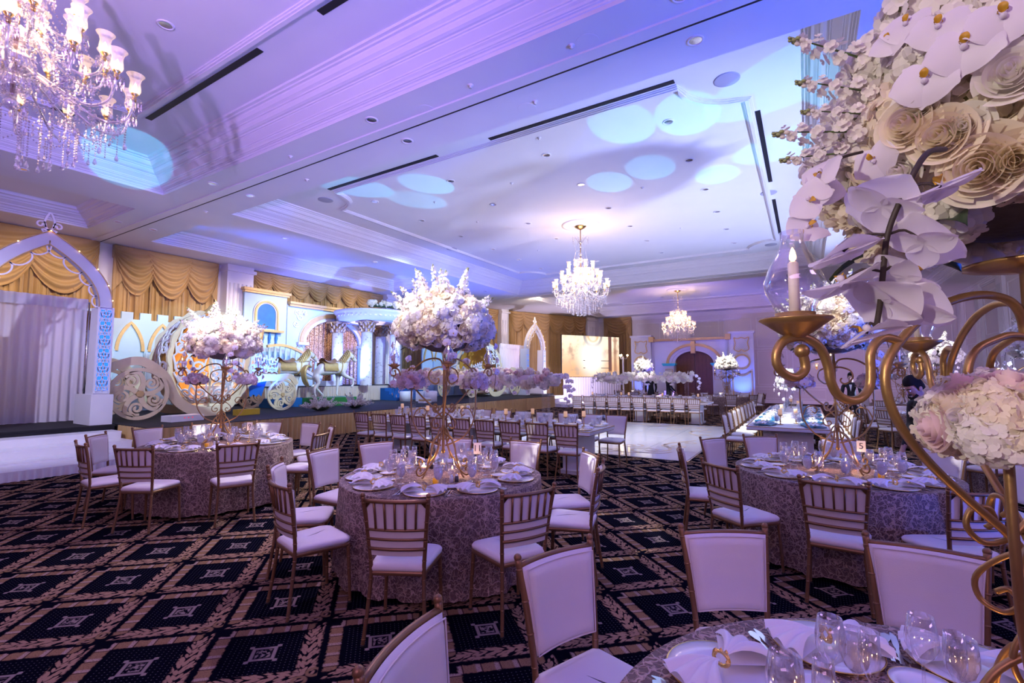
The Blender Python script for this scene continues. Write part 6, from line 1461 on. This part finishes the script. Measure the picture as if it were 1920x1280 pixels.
# ================================================================== screen in the corner
def screen_mat():
    m = mat('screen_image', (0, 0, 0), 0.4); q = NT(m); b = q.nt.nodes['Principled BSDF']; tc = q.n('ShaderNodeTexCoord'); s = q.n('ShaderNodeSeparateXYZ'); q.L(tc.outputs['Object'], s.inputs[0])
    u = q.m('DIVIDE', s.outputs[0], 2.3); v = q.m('DIVIDE', s.outputs[2], 1.35)      # -1..1
    col = q.mix(q.step(v, 0.0, 0.8), (0.75, 0.42, 0.22), (1.0, 0.82, 0.60))
    n = q.n('ShaderNodeTexNoise'); n.inputs['Scale'].default_value = 1.6; n.inputs['Detail'].default_value = 5; q.L(tc.outputs['Object'], n.inputs['Vector'])
    col = q.mix(q.step(n.outputs['Fac'], 0.58, 0.12), col, (0.55, 0.36, 0.26))
    r = q.m('SQRT', q.m('ADD', q.m('POWER', q.m('SUBTRACT', u, 0.05), 2.0), q.m('POWER', q.m('MULTIPLY', q.m('SUBTRACT', v, 1.0), 0.62), 2.0)))
    col = q.mix(q.band(r, 0.26, 0.34, 0.02), col, (0.35, 0.30, 0.30)); col = q.mix(q.band(r, 0.14, 0.20, 0.02), col, (0.75, 0.45, 0.22))
    glow = q.m('SQRT', q.m('ADD', q.m('POWER', q.m('SUBTRACT', u, 0.02), 2.0), q.m('POWER', q.m('MULTIPLY', q.m('ADD', v, 0.1), 0.55), 2.0)))
    col = q.mix(q.m('SUBTRACT', 1.0, q.step(glow, 0.40, 0.30)), col, (1.0, 0.97, 0.90))
    col = q.mix(q.m('MULTIPLY', q.band(u, 0.60, 0.72, 0.01), q.step(v, -0.75, 0.1)), col, (0.16, 0.07, 0.06)); col = q.mix(q.m('MULTIPLY', q.band(u, 0.80, 0.90, 0.01), 0.7), col, (0.30, 0.13, 0.08))
    rail = q.m('MULTIPLY', q.m('ADD', q.band(v, -0.22, -0.19, 0.005), q.band(v, -0.58, -0.55, 0.005)), q.m('MULTIPLY', q.step(q.m('ABSOLUTE', q.m('SUBTRACT', u, 0.05)), 0.28, 0.01), q.band(u, -0.30, 0.66, 0.005)))
    col = q.mix(rail, col, (0.08, 0.06, 0.08))
    q.L(col, b.inputs['Emission Color']); b.inputs['Emission Strength'].default_value = 1.35
screen_mat()
p, q_ = Vector((-13.2, 27.5)), Vector((-10.8, 31.5)); a = math.atan2(q_.y-p.y, q_.x-p.x)
t = thing('projection_screen', 'bright display screen showing a glowing golden palace hall', 'screen', ((p.x+q_.x)/2, (p.y+q_.y)/2, 0), a)
link('display', MB().box((0, 0, 0), (4.6, 0.06, 2.68)).mesh('display', M['screen_image']), t, (0, 0, 2.95))
MB().box((0, 0.08, 2.95), (4.66, 0.08, 2.74)).build('frame', M['black_cloth'], t)
for s in (-1, 1): MB().tube([(s*2.1, 0.1, 0), (s*2.1, 0.1, 1.7)], 0.05, 8).build('stand', M['steel'], t)
t2 = thing('screen_skirt', 'white pleated skirt below the display screen', 'drape', ((p.x+q_.x)/2, (p.y+q_.y)/2, 0), a)
MB().grid(lambda u, v: (-2.3+4.6*u, -0.12+0.05*math.sin(u*150), 1.58*v+0.004), 240, 3).build('pleated_cloth', M['sheer'], t2)

# ================================================================== dance floor
def dance_floor():
    m = mat('dance_panel', (0.78, 0.78, 0.82), 0.10, var=0.03, vscale=1.0, coat=0.5)
    t = thing('dance_floor', 'glossy white dance floor of square panels with gold scroll corners', 'dance floor', (-5.98, 13.45, 0.0)); nx, ny = 7, 6; w, h = 7.86/nx, 7.2/ny
    me = MB().box((0, 0, 0.012), (w-0.008, h-0.008, 0.024)).mesh('floor_panel', m)
    for i in range(nx):
        for j in range(ny): link('floor_panel', me, t, (-3.93+w*(i+0.5), -3.6+h*(j+0.5), 0))
    b = MB(); b.ribbon([(-3.95, -3.62), (3.95, -3.62), (3.95, 3.62), (-3.95, 3.62)], 0.04, 0.02, lambda x, y, d: (x, y, d), closed=True); b.build('edge_strip', M['steel'], t)
    fr = lambda x, y, d: (x, y, 0.0245+d)
    for sx in (-1, 1):
        for sy in (-1, 1):
            b = MB()
            for (cx, cy, r, a, tr) in ((2.9, 2.6, 0.5, 0, 1.4), (2.1, 3.0, 0.34, 2, -1.3), (3.3, 1.7, 0.34, 4, -1.3), (1.3, 3.1, 0.22, 1, 1.2), (3.45, 0.95, 0.22, 3, 1.2), (2.35, 2.1, 0.3, 5, 1.3)):
                b.ribbon([(sx*x, sy*y) for x, y in spiral(cx, cy, r, 0.05, a, tr, 24)], 0.07, 0.002, fr)
            b.ribbon([(sx*x, sy*y) for x, y in smoothpts([(0.6, 3.2), (1.6, 2.7), (2.6, 3.15), (3.3, 2.4), (3.0, 1.4), (3.5, 0.4)], 6)], 0.08, 0.002, fr); b.build('scroll_inlay', M['floor_gold'], t)
    b = MB(); 
    for k in range(8):
        a = k*PI/4; b.ribbon([(x*math.cos(a)-y*math.sin(a), x*math.sin(a)+y*math.cos(a)) for x, y in spiral(0.9, 0, 0.45, 0.06, PI, 1.3, 20)], 0.06, 0.002, fr)
    b.build('centre_inlay', M['floor_gold'], t)
dance_floor()
# ================================================================== palace facade on the far side
t = thing('palace_facade', 'white palace facade with two panelled towers, gold cornice and keystone arch', 'backdrop', (0, 31.4, 0)); PW = M['prop_panel']
def fbox(nm, x0, x1, z0, z1, y0, y1, m, par=t): return MB().box(((x0+x1)/2, (y0+y1)/2, (z0+z1)/2), (x1-x0, y1-y0, z1-z0)).build(nm, M[m], par)
for x0, x1 in ((-9.85, -8.55), (-3.85, -2.55)):
    tw = fbox('tower', x0, x1, 0, 4.2, -0.25, 0.15, 'prop_panel'); fbox('tower_cap', x0-0.06, x1+0.06, 4.2, 4.32, -0.32, 0.2, 'prop_panel', tw); c = (x0+x1)/2
    fr = lambda x, z, d, c=c: (c+x, -0.25-d, z)
    b = MB(); b.ribbon(smoothpts([(-0.4, 3.95), (-0.2, 3.88), (0, 3.95), (0.2, 3.88), (0.4, 3.95), (0.33, 3.6), (0.4, 3.25), (0.15, 3.12), (0, 3.22), (-0.15, 3.12), (-0.4, 3.25), (-0.33, 3.6), (-0.4, 3.95)], 3), 0.05, 0.04, fr); b.build('gold_cartouche', M['prop_gold'], tw)
    b = MB()
    for k in range(-3, 4): b.ribbon([(k*0.1-0.25, 3.25), (k*0.1+0.25, 3.85)], 0.012, 0.02, fr); b.ribbon([(k*0.1+0.25, 3.25), (k*0.1-0.25, 3.85)], 0.012, 0.02, fr)
    b.build('lattice', M['card'], tw)
    b = MB(); b.ribbon([(0.42*math.cos(k*PI/16), 2.5+0.42*math.sin(k*PI/16)) for k in range(32)], 0.09, 0.05, fr, closed=True); b.build('roundel_frame', M['prop_gold'], tw)
    b = MB(); b.plate([(0.36*math.cos(k*PI/12), 2.5+0.36*math.sin(k*PI/12)) for k in range(24)], 0.02, fr); b.build('roundel', M['card'], tw)
    b = MB(); P = [(-0.5, 0.25), (0.5, 0.25), (0.5, 1.95)]+[(0.5-k*0.1, 1.95-0.28*math.sin(PI*k/10)) for k in range(1, 10)]+[(-0.5, 1.95)]
    b.ribbon(P, 0.08, 0.05, fr, closed=True); b.build('panel_frame', M['prop_gold'], tw)
cxA = -5.95
vs = []; b = MB(); N = 24
for i in range(N+1):
    a = PI*i/N; x = cxA+1.15*math.cos(a); vs += [(x, -0.02, 2.45+0.78*math.sin(a)), (x, -0.02, 3.95), (x, 0.1, 2.45+0.78*math.sin(a)), (x, 0.1, 3.95)]
b.add(vs, [f for i in range(N) for f in ((i*4, i*4+4, i*4+5, i*4+1), (i*4+2, i*4+3, i*4+7, i*4+6), (i*4, i*4+2, i*4+6, i*4+4))])
for x0, x1 in ((-8.55, cxA-1.15), (cxA+1.15, -3.85)): b.box(((x0+x1)/2, 0.04, 1.975), (x1-x0, 0.12, 3.95))
b.build('wall_flat', M['prop_panel'], t)
for w, d, k, m in ((0.34, 0.07, 1.0, 'prop_panel'), (0.16, 0.13, 1.06, 'prop_gold')):
    b = MB(); b.ribbon([(cxA-1.5*k*math.cos(PI*i/24), 2.45+1.1*k*math.sin(PI*i/24)) for i in range(25)], w, d, lambda x, z, q: (x, -0.02-q, z)); b.build('arch_band', M[m], t)
MB().box((cxA, -0.14, 3.45), (0.26, 0.24, 0.75)).build('keystone', M['prop_gold'], t)
b = MB(); b.box((-6.2, -0.15, 4.0), (4.75, 0.34, 0.07)); b.box((-6.2, -0.11, 3.93), (4.7, 0.26, 0.08)); b.build('cornice', M['prop_gold'], t)
for x in (-8.5, -3.92): MB().box((x, -0.2, 4.02), (0.30, 0.42, 0.34)).build('cornice_block', M['prop_gold'], t)
for s in (-1, 1):
    p_ = MB().box((cxA+s*1.45, -0.18, 1.15), (0.62, 0.32, 2.3)).build('pedestal', M['prop_panel'], t)
    b = MB(); b.box((cxA+s*1.45, -0.2, 2.34), (0.74, 0.44, 0.08)); b.box((cxA+s*1.45, -0.2, 2.42), (0.84, 0.5, 0.08)); b.build('pedestal_cap', M['teal_light_paint'], p_)
    b = MB(); b.ribbon([(-0.2, 1.45), (0.2, 1.45), (0.2, 2.1), (-0.2, 2.1)], 0.03, 0.03, lambda x, z, d, s=s: (cxA+s*1.45+x, -0.34-d, z), closed=True); b.build('gold_cartouche', M['prop_gold'], p_)
dr = thing('arched_doors', 'dark brown wooden double doors under the keystone arch', 'doors', (cxA, 31.75, 0))
for s in (-1, 1):
    lf = MB().box((s*0.58, 0, 1.62), (1.14, 0.06, 3.24)).build('door_leaf', M['wood_brown'], dr)
    for k in range(5): MB().box((s*(0.12+0.23*k), -0.035, 1.62), (0.21, 0.02, 3.2)).build('plank', M['wood_brown'], lf)
# ================================================================== card castle on a pedestal by the right wall
cs = thing('castle_card_box', 'cut wooden toy castle with pierced spires and a clock face', 'model castle', (2.75, 5.35, 1.64), math.radians(-25)); CB = M['castle_board']
def pierced(par, name, x0, x1, z0, z1, y, tri=False, rows=2, cols=2):
    b = MB(); fr = (lambda u, v, d: (x0+(x1-x0)*((u-0.5)*(1-v)*0.9+0.5 if tri else u), y-d, z0+(z1-z0)*v)); filigree(b, fr, rows, 0.06, 0.008, cols, 1.2); P = [(0, 0), (1, 0), (0.5, 1)] if tri else [(0, 0), (1, 0), (1, 1), (0, 1)]
    b.ribbon([(x0+(x1-x0)*u, z0+(z1-z0)*v) for u, v in P], 0.03, 0.012, lambda x, z, d: (x, y-d, z), closed=True); b.build(name, CB, par)
def spire(x, y, w, z0, z1):
    b = MB(); b.add([(x-w, y-w, z0), (x+w, y-w, z0), (x+w, y+w, z0), (x-w, y+w, z0), (x, y, z1)], [(0,1,4), (1,2,4), (2,3,4), (3,0,4), (3,2,1,0)]); b.build('spire', M['prop_panel'], cs); pierced(cs, 'pierced_gable', x-w, x+w, z0, z0+(z1-z0)*0.72, y-w-0.01, True, 2, 1)
def tower(x, y, w, h):
    MB().box((x, y, h/2), (2*w, 2*w, h)).build('tower', M['prop_panel'], cs); pierced(cs, 'pierced_wall', x-w, x+w, 0.02, h, y-w-0.008, False, 2, 1)
tower(-0.36, 0, 0.15, 0.42); spire(-0.36, 0, 0.16, 0.42, 0.72); tower(0.36, 0, 0.15, 0.42); spire(0.36, 0, 0.16, 0.42, 0.72)
MB().box((0, 0.05, 0.24), (0.46, 0.40, 0.48)).build('keep', M['prop_panel'], cs); spire(0, 0.05, 0.24, 0.48, 1.05)
b = MB(); b.ribbon([(0.15*math.cos(k*PI/12), 0.26+0.15*math.sin(k*PI/12)) for k in range(24)], 0.04, 0.02, lambda x, z, d: (x, -0.152-d, z), closed=True)
for k in range(12): a = k*PI/6; b.ribbon([(0.09*math.cos(a), 0.26+0.09*math.sin(a)), (0.13*math.cos(a), 0.26+0.13*math.sin(a))], 0.012, 0.015, lambda x, z, d: (x, -0.155-d, z))
b.build('clock_ring', CB, cs); MB().box((0, 0, -0.02), (1.15, 0.62, 0.05)).build('base_board', CB, cs)
b = MB(); b.plate([(0.10*math.cos(k*PI/10), 0.26+0.10*math.sin(k*PI/10)) for k in range(20)], 0.01, lambda x, z, d: (x, -0.151-d, z)); b.build('clock_face', M['blue_paint'], cs)
pd = thing('castle_pedestal', 'white square pedestal with gilt capital under the model castle', 'pedestal', (2.75, 5.35, 0), math.radians(-25)); MB().box((0, 0, 0.62), (0.42, 0.42, 1.24)).build('shaft', M['prop_white'], pd); MB().lathe([(0.16, 1.24), (0.2, 1.3), (0.18, 1.4), (0.30, 1.54), (0.30, 1.593), (0, 1.593)], 12).build('gilt_capital', M['antique_gold'], pd)
ls = thing('lamp_stand', 'tall white stand with three glowing warm bulbs beside the display screen', 'lamp', (-9.9, 29.6, 0))
MB().lathe([(0, 0), (0.22, 0), (0.22, 0.03), (0.05, 0.06), (0.05, 2.9), (0, 2.9)], 14).build('pole', M['prop_white'], ls)
for k in range(3):
    a = 2*PI*k/3+0.5; x_, y_ = 0.28*math.cos(a), 0.28*math.sin(a)
    MB().tube([(0, 0, 2.8), (x_*0.7, y_*0.7, 2.75), (x_, y_, 2.9)], 0.015, 6).build('arm', M['prop_white'], ls); MB().ball((x_, y_, 2.98), 0.06, 10, 6).build('bulb', M['bulb'], ls)
for x_ in (0.55, 4.6):
    sc_ = thing('wall_sconce', 'gold wall sconce glowing on the panelled end wall', 'lamp', (x_, YF-0.02, 2.2), 0, 'wall sconces'); MB().box((0, -0.02, 0), (0.10, 0.04, 0.30)).build('backplate', M['bright_gold'], sc_); MB().tube([(0, -0.03, -0.05), (0, -0.14, -0.08), (0, -0.16, 0.02)], 0.012, 6).build('arm', M['bright_gold'], sc_); MB().lathe([(0.04, 0.0), (0.09, 0.2)], 12, (0, -0.16, 0.03)).build('shade', M['frosted'], sc_); MB().ball((0, -0.16, 0.10), 0.03, 8, 5).build('bulb', M['bulb'], sc_)
# speaker pole by the right wall
sp = thing('microphone_stand', 'slim black stand with a small lamp head against the right wall', 'stand', (5.7, 14.2, 0))
MB().tube([(0, 0, 0.02), (0, 0, 2.35)], 0.015, 8).build('pole', M['rubber'], sp); MB().box((-0.03, 0, 2.42), (0.16, 0.2, 0.16)).build('lamp_head', M['rubber'], sp); MB().lathe([(0, 0), (0.2, 0), (0.2, 0.02), (0, 0.03)], 14).build('base', M['rubber'], sp)

# ================================================================== people
def person(label, loc, rz, lean=0.0, reach=0.0, beard=False):
    """standing figure facing local +y; lean = forward bend at the hips (radians)"""
    t = thing('person', label, 'person', loc, rz); c, s = math.cos(lean), math.sin(lean)
    def up(x, y, z, hip=0.95): return (x, y*c+(z-hip)*s, hip+(z-hip)*c-y*s) if z > hip else (x, y, z)
    V, E, R, K = [], [], [], []
    def add(p, r, par=None):
        V.append(p); R.append(r)
        if par is not None: E.append((par, len(V)-1))
        return len(V)-1
    pel = add(up(0, 0, 0.96), (0.155, 0.115)); wa = add(up(0, 0.01, 1.12), (0.135, 0.10), pel); ch = add(up(0, 0.01, 1.30), (0.165, 0.115), wa); sh = add(up(0, 0.0, 1.42), (0.13, 0.085), ch)
    nk = add(up(0, 0.01, 1.50), 0.055, sh); hd0 = add(up(0, 0.035, 1.57), (0.062, 0.075), nk); hd1 = add(up(0, 0.035, 1.65), (0.072, 0.092), hd0); hd2 = add(up(0, 0.025, 1.71), (0.060, 0.080), hd1)
    for q in (-1, 1):
        h = add((q*0.10, 0.0, 0.88), 0.092, pel); kn = add((q*0.11, 0.03, 0.50), 0.062, h); an = add((q*0.11, -0.01, 0.10), 0.042, kn); ft = add((q*0.115, 0.05, 0.045), 0.042, an); add((q*0.125, 0.17, 0.035), 0.034, ft)
        so = add(up(q*0.185, 0.0, 1.415), 0.062, sh); el = add(up(q*(0.23), 0.03+0.10*reach, 1.14+0.06*reach), 0.046, so); wr = add(up(q*(0.22-0.06*reach), 0.10+0.30*reach, 0.92+0.16*reach), 0.032, el); pm = add(up(q*(0.215-0.06*reach), 0.12+0.37*reach, 0.86+0.16*reach), (0.036, 0.018), wr)
        bx, by, bz = V[pm]
        for k in range(4):
            f1 = add((bx+(k-1.5)*0.019, by+0.012+0.03*reach, bz-0.055), 0.0088, pm); add((bx+(k-1.5)*0.020, by+0.025+0.03*reach, bz-0.085+0.006*abs(k-1.5)), 0.0075, f1)
        th = add((bx-q*0.038, by+0.02, bz-0.02), 0.0095, pm); add((bx-q*0.046, by+0.035, bz-0.05), 0.008, th)
    headz = Vector(up(0, 0.03, 1.50)); hdir = (Vector(up(0, 0.03, 1.72))-headz).normalized(); hands = [Vector(v) for v in V if False]
    wrists = [Vector(V[i]) for i in range(len(V)) if R[i] == 0.032]
    def reg(p):
        if (Vector(p)-headz).dot(hdir) > 0.0 and (Vector(p)-headz).length < 0.4: return 1
        for w in wrists:
            if (Vector(p)-w).length < 0.16 and p[2] < w.z-0.01: return 1
        return 0
    link('body', skin_mesh('body', V, E, R, [M['suit_black'], M['skin']], 2, 0, reg), t)
    hc = Vector(up(0, 0.022, 1.675)); rot = Matrix.Rotation(-lean, 4, 'X')
    b = MB(); b.grid(lambda u, v: (0.080*math.sin(v*1.75)*math.cos(u*2*PI), 0.100*math.sin(v*1.75)*math.sin(u*2*PI)-0.010, 0.005+0.115*math.cos(v*1.75)+(0.035 if math.sin(u*2*PI) > 0.3 else -0.055)*v*v), 24, 8, cu=True); b.xf(Matrix.Translation(hc) @ rot); b.build('hair', M['hair'], t)
    b = MB(); fc = lambda x, y, z: up(x, y, z)
    b.tube([fc(0, 0.125, 1.645), fc(0, 0.143, 1.615), fc(0, 0.132, 1.603)], [0.008, 0.014, 0.010], 6, 0)
    for q in (-1, 1): b.ball(fc(q*0.078, 0.02, 1.625), 0.022, 8, 5, 0, (0.4, 1, 1.3)); b.ball(fc(q*0.032, 0.112, 1.642), 0.010, 6, 4, 1); b.tube([fc(q*0.015, 0.125, 1.662), fc(q*0.035, 0.124, 1.667), fc(q*0.055, 0.108, 1.660)], 0.005, 5, 2)
    b.tube([fc(-0.026, 0.113, 1.577), fc(0, 0.124, 1.579), fc(0.026, 0.113, 1.577)], 0.006, 5, 3)
    if beard: b.tube([fc(-0.055, 0.07, 1.575), fc(-0.04, 0.105, 1.552), fc(0, 0.122, 1.545), fc(0.04, 0.105, 1.552), fc(0.055, 0.07, 1.575)], 0.016, 6, 2); b.tube([fc(-0.03, 0.118, 1.59), fc(0, 0.128, 1.592), fc(0.03, 0.118, 1.59)], 0.007, 5, 2)
    b.build('face_features', [M['skin'], M['card'], M['hair'], M['petal_blush']], t)
    b = MB(); b.add([fc(-0.035, 0.118, 1.44), fc(0.035, 0.118, 1.44), fc(0.0, 0.128, 1.24)], [(0, 1, 2)]); b.build('shirt_front', M['card'], t)
    return t
person('man in a black suit with dark hair bending over the table with sign five', (1.36, 7.42, 0), math.radians(122), 0.48, 0.8, True)
person('waiter in black standing beyond the teal runner table', (1.10, 16.9, 0), math.radians(170), 0.05, 0.2)
person('figure in black standing behind the far floral hedge, before the left pedestal', (-5.9, 21.4, 0), math.radians(20), 0.0, 0.3)
person('figure in black standing behind the far floral hedge, before the wooden doors', (-5.2, 21.6, 0), math.radians(-60), 0.0, 0.5)

# ================================================================== the numbered round tables
D11 = 'with sign eleven'; D9 = 'with sign nine'; D5 = 'with sign five'; DF = 'below the trailing orchid sprays'
table_group(-2.93, 3.53, '11', D11, [-62, -104, -137, -171, 162, 124, 88, 43, 15, -27], 3, num='11', numa=63)
table_group(-6.92, 3.56, '9', D9, [-20, -60, -95, -135, -168, 160, 124, 92, 59, 26], 5, num='9', numa=50)
table_group(0.24, 5.70, '5', D5, [-166, 150, -129, -94, -60, 122, 86, 48, 12, -26], 8, num='5', numa=55)
table_group(0.40, 1.40, 'orchid', DF, [89, 122, 158, 192], 2, setangs=[53, 89, 122, 158, 192], rback=1.42)
candelabrum(-2.93, 3.53, 'on table 11', 'on table eleven', 11, math.radians(-27))
candelabrum(-6.92, 3.56, 'on table 9', 'on table nine', 23, math.radians(-4))
candelabrum(0.24, 5.70, 'on table 5', 'on table five', 37, math.radians(110))
candelabrum(0.40, 1.40, 'on the orchid table', 'under the trailing orchid sprays', 41, 0.0, top=False)
orchid_table_arrangement(0.40, 1.40, 0.7645+1.162)
# ================================================================== long tables
DA = 'facing the stage steps'
long_table(-5.78, 8.05, 5.4, 1.2, 0, 'beside the white dance floor with sign two')
xs = [-8.05+0.528*k for k in range(10)]
for x in xs: chair(x, 7.24, PI/2, 'gold chiavari chair on the carpet side of the long table with sign two', 'near chairs of the long table 2')
for x in xs: chair(x+0.1, 8.87, -PI/2, 'gold chiavari chair on the dance floor side of the long table with sign two', 'far chairs of the long table 2')
long_table(-5.35, 18.1, 4.9, 1.2, 0, 'far across the dance floor')
for k in range(10): chair(-7.55+0.475*k, 17.28, PI/2, 'gold chiavari chair along the long table far across the dance floor', 'chairs of the far long table')
for k in range(9): chair(-7.4+0.5*k, 18.95, -PI/2, 'gold chiavari chair behind the long table far across the dance floor', 'back chairs of the far long table')
long_table(-0.33, 13.4, 7.0, 1.3, PI/2, 'with teal sequin runner')
for k in range(9):
    chair(-1.18, 10.35+0.75*k, 0, 'gold chiavari chair on the dance floor side of the table with teal sequin runner', 'dance floor side chairs of the teal table')
    chair(0.52, 10.35+0.75*k, PI, 'gold chiavari chair on the wall side of the table with teal sequin runner', 'wall side chairs of the teal table')
# ================================================================== floral hedges on clear stands
def acrylic_stands(xs_, y, z, lab, grp, along='x'):
    for x in xs_:
        p = (x, y, TH) if along == 'x' else (y, x, TH)
        t = thing('acrylic_stand', lab, 'stand', p, 0, grp); MB().box((0, 0, (z-TH)/2), (0.12, 0.12, z-TH)).build('clear_column', M['acrylic'], t); MB().box((0, 0, z-TH+0.006), (0.34, 0.34, 0.012)).build('clear_shelf', M['acrylic'], t)
acrylic_stands([-7.6, -5.9, -4.2], 8.05, 1.46, 'clear acrylic column stand on the table with sign two', 'acrylic stands table 2'); floral_runner('floral_hedge', 'long hedge of blush and white blossoms over the table with sign two', (-7.9, 8.05), (-3.95, 8.05), 1.60, 5, 110, 0.19)
acrylic_stands([-6.9, -5.3, -3.7], 18.1, 1.46, 'clear acrylic column stand on the table far across the dance floor', 'acrylic stands far table'); floral_runner('floral_hedge', 'white orchid and hydrangea hedge over the table far across the dance floor', (-7.1, 18.1), (-3.5, 18.1), 1.60, 8, 90, 0.19, pal=(HYD[:1], ROSE[1:2]))
acrylic_stands([11.5, 13.4, 15.3], -0.33, 1.46, 'clear acrylic column stand on the table with teal sequin runner', 'acrylic stands teal table', 'y'); floral_runner('floral_hedge', 'white orchid hedge over the table with teal sequin runner', (-0.33, 11.3), (-0.33, 15.6), 1.60, 9, 90, 0.19, pal=(HYD[:1], ROSE[1:2]))
random.seed(12)
def along_table(xs_, ys_, desc, grp, vert=False):
    for i, x in enumerate(xs_):
        for s, y in ((-1, ys_[0]), (1, ys_[1])):
            def P(dx, dy): return (x+dx, y-s*dy, TH-0.0005) if not vert else (y-s*dy, x+dx, TH-0.0005)
            CHG.place(P(0, 0.06), 0, 'gold rimmed charger plate '+desc, 'chargers '+grp); q = P(0, 0.06); NAP.place((q[0], q[1], q[2]+0.012), (PI/2 if vert else 0)+random.uniform(-.2, .2), 'bow folded white napkin '+desc, 'napkins '+grp)
            GOB.place(P(0.10, 0.29), 0, 'goblet of iced water '+desc, 'water goblets '+grp); WIN.place(P(0.19, 0.30), 0, 'stemmed wine glass '+desc, 'wine glasses '+grp); FLU.place(P(0.15, 0.345), 0, 'champagne flute '+desc, 'flutes '+grp)
along_table(xs, (7.63, 8.47), 'on the long table with sign two', 'on the long table 2')
along_table([-7.45+0.475*k for k in range(10)], (17.7, 18.5), 'on the table far across the dance floor', 'on the far long table')
along_table([10.35+0.75*k for k in range(9)], (-0.80, 0.14), 'on the table with teal sequin runner', 'on the teal table', True)
for x, y in ((-8.0, 8.15), (-7.0, 7.9), (-6.3, 8.2), (-5.0, 7.9), (-4.6, 8.25), (-3.75, 7.95), (-3.5, 8.2)): PILL.place((x, y, TH-0.0005), 0, 'ivory pillar candle on a brass stand on the table with sign two', 'pillar candles on table 2')
for x, y in ((-7.3, 18.0), (-6.2, 18.25), (-5.8, 17.95), (-4.6, 18.2), (-3.3, 18.0)): PILL.place((x, y, TH-0.0005), 0, 'ivory pillar candle on a brass stand far across the dance floor', 'pillar candles on the far table')
for x, y in ((-0.45, 10.5), (-0.2, 10.9), (-0.5, 12.4), (-0.2, 14.4), (-0.4, 16.0)): PILL.place((x, y, TH-0.0005), 0, 'ivory pillar candle on a brass stand over the teal sequin runner', 'pillar candles on the teal table')
number_sign(-6.4, 8.55, TH, '2', math.radians(31), 'by the dance floor')
t = thing('sequin_runner', 'crumpled teal sequin table runner on the long white table', 'runner', (-0.33, 13.4, TH-0.0005)); rnd = random.Random(4)
for s in (-1, 1): MB().grid(lambda u, v, s=s: (s*(0.22+0.34*v)+0.05*math.sin(u*40+s), -3.35+6.7*u, 0.006+0.030*abs(math.sin(u*60+v*9))*abs(math.sin(u*23+v*5))), 180, 6).build('runner_strip', M['teal_sequin'], t)
# ================================================================== more round tables towards the far end
for i, (x, y, desc, sd) in enumerate(((-2.95, 22.6, 'before the right palace tower', 15), (-7.1, 24.4, 'before the left palace tower', 16), (2.6, 14.7, 'beside the lamp stand at the right wall', 17), (2.7, 20.2, 'beyond the teal runner table', 18), (2.9, 9.6, 'beside the model castle', 19))):
    random.seed(sd); round_table(x, y, desc, sd, m='champagne_satin' if False else None)
    for k in range(10):
        a = 2*PI*k/10+sd; chair(x+1.21*math.cos(a), y+1.21*math.sin(a), a+PI, 'gold chiavari chair at the round table %s' % desc, 'chairs %d' % sd)
    for k in range(10):
        a = 2*PI*k/10+sd; CHG.place((x+0.7*math.cos(a), y+0.7*math.sin(a), TH+0.0045), a, 'charger plate on the round table %s' % desc, 'chargers %d' % sd); NAP.place((x+0.7*math.cos(a), y+0.7*math.sin(a), TH+0.0165), a+PI/2, 'white napkin on the round table %s' % desc, 'napkins %d' % sd)
        GOB.place((x+0.48*math.cos(a+0.12), y+0.48*math.sin(a+0.12), TH+0.0045), 0, 'water goblet on the round table %s' % desc, 'goblets %d' % sd); WIN.place((x+0.45*math.cos(a+0.32), y+0.45*math.sin(a+0.32), TH+0.0045), 0, 'wine glass on the round table %s' % desc, 'wine glasses %d' % sd)
    candelabrum(x, y, 'far %d' % sd, desc, 50+i*7, 0.3*i, bq=dict(n=90, nst=10, nor=5, pal=(HYD[:1], ROSE[1:2])))
